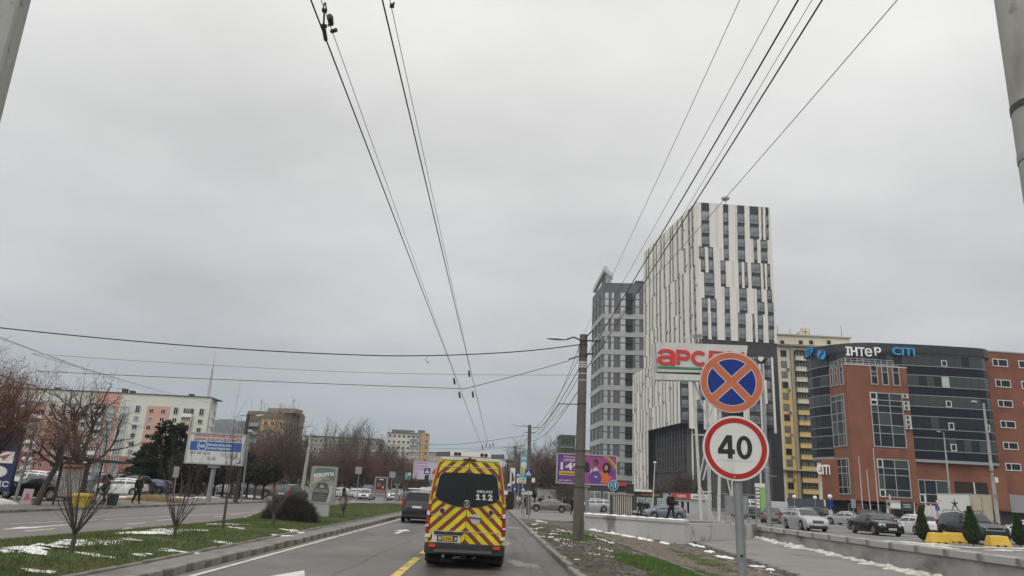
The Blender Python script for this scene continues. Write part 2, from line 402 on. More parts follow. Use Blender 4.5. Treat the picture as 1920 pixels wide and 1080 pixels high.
# ------------------------------------------------------------------ road markings
def paint(name, m, pts, z=0.009):
 b = MB(); b.add([(p[0], p[1], z) for p in pts], [tuple(range(len(pts)))]); return struct(b.build(name, m, fix=True))
def pline(name, m, x, y0, y1, wd, z=0.009, fx=None):
 fx = fx or (lambda Y: RX(x, Y)); n = max(1, int((y1 - y0) / 4)); b = MB(); vs = []; fs = []
 for i in range(n + 1):
  Y = y0 + (y1 - y0) * i / n; vs += [(fx(Y) - wd / 2, Y, z), (fx(Y) + wd / 2, Y, z)]
 for i in range(n): fs.append((2 * i, 2 * i + 1, 2 * i + 3, 2 * i + 2))
 b.add(vs, fs); return struct(b.build(name, m))
pline('edge_line', white_paint, -5.73, -10, 110, 0.12)
pline('bus_lane_line', yellow_paint, -2.05, -10, 21.2, 0.2, 0.012)
pline('bus_lane_line', yellow_paint, -2.05, 22.4, 110, 0.2, 0.012)
def arrow(cx, cy, ln, m=white_paint, flip=1, x_turn=0):
 h = ln * 0.40; q = [(-.09, -ln / 2), (.09, -ln / 2), (.09, ln / 2 - h), (.36, ln / 2 - h), (0, ln / 2), (-.36, ln / 2 - h), (-.09, ln / 2 - h)]
 paint('lane_arrow', m, [(cx + a * flip * 1.05, cy + c * flip) for a, c in q][::1], 0.010)
arrow(-4.05, 15.1, 3.6); arrow(-4.05, 33.6, 3.8); arrow(-4.1, 62, 4.5)
for px, py in ((75, 988), (270, 990)):
 p = gp(px, py, 0); arrow(p.x, p.y, 4.0, flip=-1)
fl = gp(0, 984, 0); fr = gp(285, 970, 0)
pline('lane_line', white_paint, 0, -5, 90, 0.1, fx=lambda Y: fl.x + (fr.x - fl.x) * (Y - fl.y) / (fr.y - fl.y))
for px, py in ((75, 994), (256, 982)):
 p = gp(px, py, 0); q_ = p.x
 for kx in range(3): pline('lane_dash', white_paint, 0, p.y - 0.8 + kx * 9, p.y + 0.8 + kx * 9, 0.12, fx=lambda Y: q_)
pline('lane_line', white_paint, 0, 20, 110, 0.12, fx=lambda Y: medfar(Y) - 0.45)
# gritty dust strip along the kerb, cracks and sealed joints in the asphalt
dust = mat('road_dust', (0.17, 0.155, 0.138), .95, (0.23, 0.212, 0.19), 1.5, .5)
struct(strip('gutter_dust', dust, -6.02, lambda Y: -5.80 + .05 * math.sin(Y * 1.7) + .03 * math.sin(Y * 4.1), -10, 110, 0.0065, 240))
tar = mat('tar_seal', (0.035, 0.033, 0.032), .6); rc = random.Random(12)
def crack(x, y, dx_, dy_, n, wd):
 b = MB(); P = []
 for i in range(n + 1): P.append((x + dx_ * i / n + rc.uniform(-.06, .06), y + dy_ * i / n + rc.uniform(-.1, .1), .0075))
 for (a, c, z), (e, f, z2) in zip(P, P[1:]):
  w_ = wd * rc.uniform(.25, .7); b.add([(a - w_, c, z), (a + w_, c + w_, z), (e + w_, f + w_, z), (e - w_, f, z)], [(0, 1, 2, 3)])
 struct(b.build('road_crack', tar))
for a in ((-3.3, 15, .3, 14, 16, .012), (-4.9, 22, 2.6, .6, 9, .012), (-5.4, 29, 3.2, -.5, 10, .014), (.9, 14, .2, 16, 18, .014), (-.9, 31, 2.5, .4, 9, .014), (-5.6, 40, 3.4, .4, 9, .018), (1.3, 30, -.1, 22, 18, .02), (-3.4, 36, .1, 24, 18, .02)): crack(*a)
# crossing strip over the median
b = MB(); b.add([(medfar(74) - .2, 74, 0.34), (RX(-6.3, 74), 75, 0.16), (RX(-6.3, 77), 77.5, 0.16), (medfar(77) - .2, 77.5, 0.34)], [(0, 1, 2, 3)])
struct(b.build('median_path', concrete))
# ------------------------------------------------------------------ wooded hills far behind
hill_m = mat('wooded_hill', (0.034, 0.040, 0.038), 1.0, (0.075, 0.072, 0.066), 0.03, 0.5)
b = MB(); vs = []; fs = []; nx, ny = 300, 14
for j in range(ny + 1):
 for i in range(nx + 1):
  X = -1700 + 3000 * i / nx; Y = 1250 + 900 * j / ny
  h = 118 * math.exp(-((X + 590) / 200) ** 2) + 48 * math.exp(-((X + 120) / 330) ** 2) + 40 * math.exp(-((X + 1150) / 350) ** 2) + 34 * math.exp(-((X - 500) / 420) ** 2)
  h = h * (math.sin(math.pi * min(1, (j + 0.2) / ny * 1.15)) if j else 0.0) + (random.uniform(0, 5) + 3 * math.sin(i * .9) * math.sin(i * .37 + j) if j else 0)
  vs.append((X, Y, -1 + h))
for j in range(ny):
 for i in range(nx): a = j * (nx + 1) + i; fs.append((a, a + 1, a + nx + 2, a + nx + 1))
b.add(vs, fs); struct(b.build('hills', hill_m))
# ------------------------------------------------------------------ buildings
glass = mat('window_glass', (0.155, 0.175, 0.185), 0.06, (0.32, 0.345, 0.355), 0.35, 0.55, spec=0.9, sharp=0.12)
glass_dark = mat('dark_glass', (0.010, 0.012, 0.015), 0.05, (0.026, 0.030, 0.036), 0.25, 0.5, spec=0.35)
glass_navy = mat('navy_glass', (0.010, 0.011, 0.019), 0.15, (0.016, 0.018, 0.028), 0.2, 0.5, spec=0.25)
glass_light = mat('bright_glass', (0.34, 0.40, 0.42), 0.1, (0.50, 0.55, 0.56), 0.6, 0.5, spec=0.9)
glass_teal = mat('teal_glass', (0.030, 0.038, 0.038), 0.07, (0.068, 0.08, 0.08), 0.2, 0.5, spec=0.4)
white_frame = mat('white_frame', (0.62, 0.62, 0.60), 0.5)
grey_frame = mat('grey_frame', (0.36, 0.36, 0.35), 0.5)
dark_frame = mat('dark_frame', (0.055, 0.056, 0.06), 0.5)
white_panel = mat('white_panel', (0.68, 0.665, 0.61), 0.75, (0.76, 0.745, 0.69), 0.15, 0.5)
cam_mix(white_panel, (0.56, 0.54, 0.49), 0.4, 0.55, 0.8, 6, stretch=(2, 2, 0.15))
dark_panel = mat('dark_panel', (0.042, 0.042, 0.045), 0.8, (0.060, 0.060, 0.064), 0.2, 0.5)
black_panel = mat('black_panel', (0.034, 0.034, 0.036), 0.6, (0.048, 0.048, 0.05), 0.3, 0.5)
ac_m = mat('ac_casing', (0.50, 0.50, 0.47), 0.6); ac_dark = mat('ac_fan', (0.05, 0.05, 0.05), 0.7)

class Face:
 def __init__(s, O, ang): s.O = Vector(O); s.a = math.radians(ang); s.d = Vector((math.cos(s.a), math.sin(s.a), 0)); s.n = Vector((math.sin(s.a), -math.cos(s.a), 0))
 def px(s, px, py):
  r = ray(px, py); E = Vector((0, 0, HC)); t = (s.O - E).dot(s.n) / r.dot(s.n); p = E + r * t
  return (p - s.O).dot(s.d), p.z
 def pt(s, u, z, off=0.0): q = s.O + s.d * u + s.n * off; return Vector((q.x, q.y, z))
 def rect(s, x0, y0, x1, y1):
  xm, ym = (x0 + x1) / 2, (y0 + y1) / 2
  return s.px(x0, ym)[0], s.px(x1, ym)[0], s.px(xm, y1)[1], s.px(xm, y0)[1]
 def put(s, me, name, root, u, z, off=0.0):
  return link(name, me, root, s.pt(u, z, off) - root.location, s.a)
WC = {}
def winmesh(wd, h, style='plain', fm=None, gm=None, fr=0.07, depth=0.12):
 """origin bottom-left; x along the wall, -y outward"""
 k = (round(wd, 1), round(h, 1), style, fm.name, gm.name, fr, depth)
 if k in WC: return WC[k]
 wd, h = max(k[0], 0.3), max(k[1], 0.3); b = MB()
 b.box(0, -depth, 0, fr, 0.05, h); b.box(wd - fr, -depth, 0, wd, 0.05, h); b.box(fr, -depth, 0, wd - fr, 0.05, fr); b.box(fr, -depth, h - fr, wd - fr, 0.05, h)
 g0 = -depth * 0.35
 if style == 'two': b.box(wd * .5 - fr * .4, -depth * .8, fr, wd * .5 + fr * .4, 0.05, h - fr)
 if style == 'off': b.box(wd * .38 - fr * .5, -depth * .8, fr, wd * .38 + fr * .5, 0.05, h - fr)
 if style == 'three':
  for q in (.333, .667): b.box(wd * q - fr * .4, -depth * .8, fr, wd * q + fr * .4, 0.05, h - fr)
 if style == 'many':
  n = max(3, int(wd / 0.7))
  for q in range(1, n): b.box(wd * q / n - fr * .4, -depth * .8, fr, wd * q / n + fr * .4, 0.05, h - fr)
 if style == 'cross':
  b.box(wd * .5 - fr * .4, -depth * .8, fr, wd * .5 + fr * .4, 0.05, h - fr); b.box(fr, -depth * .7, h * .34 - fr * .4, wd - fr, 0.04, h * .34 + fr * .4)
 if style == 'low': b.box(fr, -depth * .8, h * .36 - fr * .4, wd - fr, 0.05, h * .36 + fr * .4)
 b.add([(fr * .9, g0, fr * .9), (wd - fr * .9, g0, fr * .9), (wd - fr * .9, g0, h - fr * .9), (fr * .9, g0, h - fr * .9)], [(0, 1, 2, 3)], 1)
 WC[k] = b.mesh('window', [fm, gm]); return WC[k]
def window(face, root, u0, u1, z0, z1, style='two', fm=None, gm=None, fr=0.07, depth=0.12, off=0.0, name='window'):
 return face.put(winmesh(u1 - u0, z1 - z0, style, fm or white_frame, gm or glass, fr, depth), name, root, u0, z0, off)
PC = {}
def panelmesh(wd, h, th, m, nm='panel'):
 k = (round(wd, 2), round(h, 2), th, m.name)
 if k not in PC:
  b = MB(); b.box(0, -th, 0, wd, 0.02, h); PC[k] = b.mesh(nm, m)
 return PC[k]
def panel(face, root, u0, u1, z0, z1, th, m, name='panel', off=0.0):
 return face.put(panelmesh(u1 - u0, z1 - z0, th, m, name), name, root, u0, z0, off)
def wallbox(root, pts, z0, z1, m, name='wall'):
 b = MB(); b.prism([(p.x - root.location.x, p.y - root.location.y) for p in pts], z0 - root.location.z, z1 - root.location.z, 'z'); return b.build(name, m, root)
def ac_mesh():
 b = MB(); b.box(-.42, -.35, 0, .42, 0, .62, 0); b.lathe([(.24, -.36), (.24, -.345)], 14, (-.08, 0, .31), 1, 'y'); b.box(-.3, -.05, -.12, .3, .0, 0, 1)
 return b.mesh('air_conditioner', [ac_m, ac_dark])
ACM = ac_mesh()

# ---------------- tall black-and-white tower with its lower block
def tower():
 Pc = yp(1305, 380, 170); ZT = Pc.z
 root = thing('apartment_tower', 'tallest tower with irregular white panels and dark glass strips', 'building', (Pc.x, Pc.y, 0))
 fr = Face((Pc.x, Pc.y, 0), 3.0); W, _ = fr.px(1443, 390)
 far = Vector((Pc.x, Pc.y, 0)) + Vector((math.cos(math.radians(97)), math.sin(math.radians(97)), 0)) * 60
 # length of the left face so that it ends at px 1207
 lf0 = Face((Pc.x, Pc.y, 0), 97 - 180); ul, _ = lf0.px(1208, 462); Ln = -ul
 lo = lf0.pt(ul, 0); lf = Face(lo, 97 - 180)
 zb = fr.px(1310, 641)[1]
 c = [fr.pt(0, 0), fr.pt(W, 0), fr.pt(W, 0, -Ln), lf.pt(0, 0)]
 wallbox(root, c, 0, ZT - 1.2, dark_panel)
 b = MB(); b.prism([(p.x - root.location.x, p.y - root.location.y) for p in c], ZT - 1.2, ZT + 0.15, 'z'); b.build('parapet', dark_panel, root)
 rows = [(72, 120, [(843, 898), (990, 1027), (1085, 1135), (1168, 1230), (1247, 1258), (1275, 1297)], 1),
  (120, 205, [(843, 898), (990, 1027), (1085, 1135), (1168, 1230), (1247, 1258), (1275, 1297)], 0),
  (205, 290, [(844, 899), (991, 1028), (1086, 1136), (1170, 1232), (1248, 1260), (1276, 1298)], 0),
  (290, 365, [(845, 900), (993, 1029), (1088, 1138), (1195, 1220), (1242, 1290)], 0),
  (365, 450, [(828, 868), (890, 925), (995, 1030), (1090, 1140), (1197, 1222), (1244, 1290)], 0),
  (450, 537, [(840, 872), (893, 928), (973, 1008), (1093, 1116), (1133, 1155), (1180, 1243), (1258, 1270), (1285, 1307)], 0),
  (537, 625, [(862, 932), (975, 1010), (1095, 1118), (1135, 1160), (1182, 1246), (1262, 1274), (1286, 1310)], 0),
  (625, 710, [(865, 935), (1000, 1035), (1098, 1150), (1217, 1250), (1285, 1320)], 0),
  (710, 795, [(847, 888), (905, 948), (1002, 1037), (1100, 1155), (1220, 1270), (1290, 1330)], 0),
  (795, 890, [(848, 890), (910, 950), (1003, 1040), (1092, 1143), (1188, 1203), (1222, 1260), (1293, 1333)], 0),
  (890, 985, [(850, 890), (912, 952), (1005, 1042), (1093, 1145), (1190, 1208), (1224, 1262), (1296, 1333)], 0)]
 cx = lambda x: 1080 + x / 3.6
 cy = lambda y: 360 + y / 3.6
 zz = [fr.px(cx(1080), cy(r[0] + 22))[1] for r in rows] + [fr.px(cx(1080), cy(1007))[1]]
 zz[0] = ZT
 for i, (ya, yb, spans, dark) in enumerate(rows):
  z1, z0 = zz[i], zz[i + 1]; prev = 0.0; ym = cy((ya + yb) / 2 + 20)
  us = [(max(0.25, fr.px(cx(a), ym)[0]), min(W - 0.2, fr.px(cx(d), ym)[0])) for a, d in spans]
  for (ua, ub) in us + [(W, W)]:
   if ua - prev > 0.25: panel(fr, root, prev + .01, ua - .01, z0 + 0.006, z1, 0.28, white_panel)
   prev = ub
  for (ua, ub) in us:
   if dark: continue
   st = 'cross' if ub - ua > 1.6 else 'low'
   window(fr, root, ua + .04, ub - .04, z0 + 0.75, z1 - 0.04, st, dark_frame, glass, 0.06, 0.1)
 # left face: narrow slots shifting every few floors
 slot_f = mat('slot_frame', (.24, .235, .21), .6); slot_g = mat('slot_glass', (.17, .17, .15), .08, (.32, .32, .29), .4, .5, spec=.8)
 rr = random.Random(3); n = 12; step = Ln / n; fl = len(rows); i = 0
 def slots(lf, z_hi, z_lo, nfl, n, step, keep=lambda c, z: True, seed=3):
  rr = random.Random(seed); fh = (z_hi - z_lo) / nfl; i = 0; offs = [rr.uniform(0.1, 0.4) for _ in range(n)]
  while i < nfl:
   k = min(rr.choice((1, 2, 2, 3)), nfl - i); z1 = z_hi - i * fh; z0 = z1 - k * fh
   for c in range(n):
    if rr.random() < .75: offs[c] = rr.uniform(0.0, 1.0)
    sw = step * rr.choice((.36, .42, .5)); ua = c * step + offs[c] * (step - sw)
    if not keep(c, z0): continue
    panel(lf, root, c * step + .005, ua, z0, z1 - .01, 0.26, white_panel)
    panel(lf, root, ua + sw, (c + 1) * step - .005, z0, z1 - .01, 0.26, white_panel)
    for q in range(k):
     window(lf, root, ua + .03, ua + sw - .03, z1 - (q + 1) * fh + .6, z1 - q * fh - .05, 'low', slot_f, slot_g, 0.05, 0.08)
    if rr.random() < .36: lf.put(ACM, 'air_conditioner', root, ua + sw + .4, z0 + rr.random() * (z1 - z0 - 1), 0.26)
   i += k
 slots(lf, ZT, zb, 11, 12, step)
 # dark glazed belt and the lower block in front
 Q = yp(1274, 672, 162); zt = yp(1274, 660, 162).z
 f2 = Face((Q.x, Q.y, 0), 3.0); W2 = f2.px(1450, 700)[0]
 lf0 = Face((Q.x, Q.y, 0), 97 - 180); u2 = lf0.px(1188, 715)[0]; L2 = -u2; l2 = Face(lf0.pt(u2, 0), 97 - 180)
 zc = f2.px(1290, 794)[1]
 wallbox(root, [f2.pt(0, 0), f2.pt(W2, 0), f2.pt(W2, 0, -min(L2, 30)), l2.pt(0, 0)], zc, zt, dark_panel, 'lower_block')
 wallbox(root, [f2.pt(2.0, 0, -2), f2.pt(W2 - .5, 0, -2), f2.pt(W2 - .5, 0, -min(L2, 30) + 1), l2.pt(1.5, 0, -2.0)], 0.3, zc - .01, mat('base_cladding', (.075, .075, .078), .8, (.10, .10, .104), .2, .5), 'base')
 # front of the lower block
 nf = 6; fh = (zt - zc) / nf
 cols = [(0.2, 1.9), (3.7, 5.2), (8.3, 10.4), (12.2, 13.2), (15.6, 18.2), (19.4, 20.4), (W2 - 1.9, W2 - .5)]
 rr = random.Random(8)
 for i in range(nf):
  z0 = zc + i * fh; prev = 0.0; cc = [(a + (0.5 if i in (2, 3) and k % 2 else 0), b_ + (0.5 if i in (2, 3) and k % 2 else 0)) for k, (a, b_) in enumerate(cols)]
  for (a, d) in cc + [(W2, W2)]:
   if a - prev > .25: panel(f2, root, prev + .01, a - .01, z0 - (1.1 if i == 0 and prev else 0) + .004, z0 + fh, 0.28, white_panel)
   prev = d
  for a, d in cc: window(f2, root, a + .04, d - .04, z0 + .7, z0 + fh - .04, 'cross' if d - a > 1.5 else 'low', dark_frame, glass, .06, .1)
 n2 = 14; st2 = L2 / n2; zlo = l2.px(1195, 925)[1]
 slots(l2, zt, zc, 6, n2, st2, seed=11)
 slots(l2, zc - .02, max(3.5, zlo), 6, n2, st2, keep=lambda c, z: c < 5, seed=12)
 # fins and windows of the dark base on the left face
 finm = mat('grey_fin', (.11, .11, .115), .7); lb = Face(l2.pt(0, 0, -2.0), 97 - 180); u = 5.4 * st2
 while u < L2 - 2.3:
  panel(lb, root, u, u + .35, 9.0, zc - .02, 0.3, finm, 'fin')
  for q in range(4):
   fz = 9.2 + q * (zc - 9.2) / 4; window(lb, root, u + .5, u + 1.3, fz + .3, fz + (zc - 9.2) / 4 - .3, 'low', dark_frame, glass_dark, .05, .08)
  u += 1.75
 panel(lb, root, 5 * st2, L2 - 2.1, 8.4, 9.0, 0.3, dark_panel, 'belt'); panel(lb, root, 5 * st2, L2 - 2.1, 4.6, 5.2, 0.3, dark_panel, 'belt')
 fb = Face(f2.pt(0, 0, -2), 3.0); u = 3.0
 while u < W2 - 1:
  panel(fb, root, u, u + .35, 1.0, zc - .02, .2, dark_frame if int(u) % 3 else white_panel, 'fin'); u += 1.9
 # dish on the roof
 b = MB(); b.lathe([(.05, -.4), (.9, 0.1), (1.1, .5), (1.05, .5), (.8, .15)], 14, (0, 0, 2.0)); b.tube([(0, 0, 0), (0, 0, 1.8)], .12, 6)
 o = b.build('roof_dish', white_frame, root); o.location = fr.pt(8.2, ZT, -1.5) - root.location
tower()

# ---------------- grey tower with white bands behind it
def grey_tower():
 gm = mat('grey_cladding', (0.12, 0.12, 0.13), 0.8, (0.145, 0.145, 0.155), 0.1, 0.5); bm_ = mat('pale_band', (0.38, 0.38, 0.38), 0.8, (0.44, 0.44, 0.44), 0.3, 0.5)
 P0 = yp(1131, 530, 245); ZT = P0.z
 root = thing('grey_apartment_tower', 'dark grey tower with pale horizontal bands and slanted white roof fin', 'building', (P0.x, P0.y, 0))
 fr = Face((P0.x, P0.y, 0), -6.0); W = fr.px(1232, 525)[0]
 lf0 = Face((P0.x, P0.y, 0), 93 - 180); ul = lf0.px(1111, 560)[0]; lf = Face(lf0.pt(ul, 0), 93 - 180); Ln = -ul
 wallbox(root, [fr.pt(0, 0), fr.pt(W, 0), fr.pt(W, 0, -18), lf.pt(0, 0)], 0, ZT, gm)
 bands = [fr.px(1165, 589 + 33.5 * i)[1] for i in range(10)]; bh = bands[0] - fr.px(1165, 598)[1]
 cols = [(290, 328, 'cross'), (358, 384, 'low'), (450, 500, 'cross'), (602, 640, 'cross')]
 us = [(fr.px(1080 + a / 5.4, 600)[0], fr.px(1080 + c / 5.4, 600)[0], s) for a, c, s in cols]
 ub = (fr.px(1080 + 503 / 5.4, 600)[0], fr.px(1080 + 573 / 5.4, 600)[0])
 modules = [(fr.px(1165, 549)[1], bands[0], 3)] + [(bands[i] - bh, bands[i + 1], 2) for i in range(9)]
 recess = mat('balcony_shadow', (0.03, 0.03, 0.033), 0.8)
 for mi, (z1, z0, k) in enumerate(modules):
  h = (z1 - z0) / k
  for q in range(k):
   za = z1 - (q + 1) * h; hh = h * (.86 if q < k - 1 else .98)
   for a, c, s in us: window(fr, root, a, c, za + h - hh, za + h - .02, s, grey_frame if mi < 9 else dark_frame, glass_light, .09, .1)
   # balcony: flat dark panel painting the recess shade, with slab, railing posts
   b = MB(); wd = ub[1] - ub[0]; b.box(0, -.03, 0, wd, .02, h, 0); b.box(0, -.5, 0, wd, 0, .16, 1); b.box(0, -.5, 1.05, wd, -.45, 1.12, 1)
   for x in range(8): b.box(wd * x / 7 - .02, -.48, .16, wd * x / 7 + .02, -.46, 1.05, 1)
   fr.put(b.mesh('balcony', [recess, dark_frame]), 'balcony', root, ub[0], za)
  # left face: dark openings
  n = 6
  for c in range(n):
   for q in range(k):
    za = z1 - (q + 1) * h
    window(lf, root, Ln * (c + .25) / n, Ln * (c + .7) / n, za + .5, za + h - .1, 'two', grey_frame if c % 2 else dark_frame, glass_dark if c % 2 else glass, .12, .1)
 for z in bands:
  panel(fr, root, 0, W, z - bh, z, 0.25, bm_, 'band'); panel(lf, root, 0, Ln, z - bh, z, .25, bm_, 'band')
 # slanted fin on the roof
 T = lambda px, py, Y: yp(px, py, Y) - root.location
 wf = mat('roof_fin', (0.50, 0.50, 0.49), 0.8)
 a = T(1112, 541, 264); p = T(1133, 499, 250); q = T(1149.5, 514, 246); b0 = T(1149, 526, 246)
 b = MB(); th = Vector((0, 0, 1.6))
 b.loft([[a, a + Vector((1.2, 0, 0)), a + Vector((1.2, 0, 0)) - th, a - th], [p, p + Vector((1.2, 0, 0)), p + Vector((1.2, 0, 0)) - th, p - th]])
 b.loft([[p, p + Vector((0, 2, 0)), p + Vector((0, 2, 0)) - th, p - th], [q, q + Vector((0, 2, 0)), q + Vector((0, 2, 0)) - th, q - th]])
 b.build('roof_fin', wf, root)
 b = MB(); m0 = T(1135, 507, 252); b.prism([(m0.x, m0.z), (q.x, q.z - 1), (q.x, ZT - .5), (m0.x, ZT - .5)], m0.y - 2, m0.y - 1.2, 'y'); b.build('stair_head', bm_, root)
 a2 = T(1113, 546, 263)
 b = MB(); b.prism([(a2.y, a2.z), (m0.y, m0.z), (m0.y, ZT - .4), (a2.y, ZT - .4)], m0.x - .4, m0.x + .4, 'x'); b.build('fin_wall', gm, root)
 b = MB(); b.box(0, 0, 0, 4, 3, 2.2); o = b.build('roof_plant', dark_panel, root); o.location = fr.pt(W * .62, ZT, -4) - root.location
grey_tower()

# ---------------- yellow apartment house
def yellow_house():
 cream = mat('cream_render', (0.74, 0.69, 0.53), 0.9, (0.80, 0.75, 0.60), 0.08, 0.5); yel = mat('yellow_render', (0.74, 0.53, 0.19), 0.9, (0.80, 0.60, 0.25), 0.1, 0.5)
 cam_mix(cream, (0.60, 0.55, 0.41), 0.3, 0.55, 0.8, 6, stretch=(1, 1, .2))
 brown = mat('brown_frame', (0.13, 0.095, 0.07), 0.7); beige = mat('grey_beige', (0.48, 0.44, 0.35), 0.9)
 P0 = yp(1446, 660, 200)
 root = thing('yellow_apartment_house', 'cream and yellow apartment house with stacked balconies', 'building', (P0.x, P0.y, 0))
 fr = Face((P0.x, P0.y, 0), 0.0); W = fr.px(1600, 660)[0]; zc = fr.px(1500, 651)[1]; zt = fr.px(1500, 629)[1]
 wallbox(root, [fr.pt(0, 0), fr.pt(W, 0), fr.pt(W, 0, -16), fr.pt(0, 0, -16)], 0, zc, cream)
 wallbox(root, [fr.pt(.4, 0, -.8), fr.pt(W - .4, 0, -.8), fr.pt(W - .4, 0, -15), fr.pt(.4, 0, -15)], zc + .5, zt, cream, 'attic')
 b = MB(); b.box(-.6, -1.1, zc, W + .6, 16, zc + .5); b.build('cornice', mat('cornice', (0.30, 0.26, 0.2), .9), root)
 b = MB(); b.box(.1, .3, zt, W - .1, 15.4, zt + .35); b.build('roof_edge', beige, root)
 cxx = lambda x: 1440 + x / 3.6
 cyy = lambda y: 600 + y / 3.6
 rows = [228, 300, 370, 440, 515, 590, 660, 738, 812, 888, 965, 1042, 1118, 1192]
 zr = [fr.px(cxx(110), cyy(y))[1] for y in rows]
 u1 = fr.px(cxx(85), cyy(228))[0]; u2 = fr.px(cxx(124), cyy(228))[0]
 ba, bb = fr.px(cxx(172), cyy(228))[0], fr.px(cxx(272), cyy(228))[0]
 la, lb = 0.1, fr.px(cxx(42), cyy(228))[0]
 fh = (zr[0] - zr[-1]) / 13
 pa, pb = u1 - .5, u2 + 1.0
 # yellow vertical strip in the middle, lower part of the balcony stacks yellow
 panel(fr, root, pa, pb, 0.3, zr[3] - .6, .15, yel, 'yellow_strip')
 panel(fr, root, pb + .02, ba - .3, 0.3, zc, .45, beige, 'pilaster'); panel(fr, root, lb + .25, pa - .02, 0.3, zc, .35, cream, 'pilaster')
 for i, z in enumerate(zr):
  m = cream if i < 5 else yel
  window(fr, root, u1, u2, z - .85, z + .9, 'two', brown, glass if i % 3 else glass_dark, .09, .12, .16 if i >= 3 else 0.02)
  # bay balcony right
  for (a, d, dp) in ((ba, bb, 1.3), (la, lb, .9)):
   b = MB(); wd = d - a; b.box(0, -dp, -1.9, wd, 0, -.75, 0); b.box(-.08, -dp - .1, -.78, wd + .08, 0, -.66, 0)
   fr.put(b.mesh('balcony', m), 'balcony', root, a, z)
   window(fr, root, a + .1, d - .1, z - .66, z + 1.0, 'many' if (i + (a == la)) % 4 != 2 or i < 4 else 'two', brown, glass, .08, dp - .1)
  if i % 2 and i > 0: fr.put(ACM, 'air_conditioner', root, u2 + .2, z - 1.6, .16)
 for z in (zr[10] - 1.95,): panel(fr, root, -.2, W, z, z + .4, 1.5, beige, 'string_course')
 for k_, x in enumerate((105, 230, 300, 420)):
  ua = fr.px(cxx(x - 14), cyy(155))[0]; z = fr.px(cxx(x), cyy(160))[1]
  window(Face(fr.pt(0, 0, -.8), 0), root, ua, ua + 1.1, z, z + 1.1, 'two', brown, glass_dark, .09, .1)
 b = MB(); x0 = fr.px(cxx(255), cyy(90))[0]; b.box(x0, 4, zt, x0 + 3.2, 7, zt + 2.2); b.box(x0 + .6, 3.6, zt + 2.2, x0 + 2.2, 5, zt + 3.2); b.build('roof_house', cream, root)
 b = MB()
 for x, h in ((70, 2.4), (85, 3.0), (170, 2.2), (275, 2.8), (300, 2.6), (520, 4.0)):
  u = fr.px(cxx(x), cyy(110))[0]; b.tube([(u, 2, zt), (u, 2, zt + h)], .07, 5)
 b.build('roof_antennas', brown, root)
 wallbox(root, [fr.pt(-.3, 0, .3), fr.pt(W, 0, .3), fr.pt(W, 0, 0.02), fr.pt(-.3, 0, .02)], 0, zr[-1] - 2.0, mat('plinth_grey', (0.09, 0.09, 0.095), .8), 'plinth')
yellow_house()

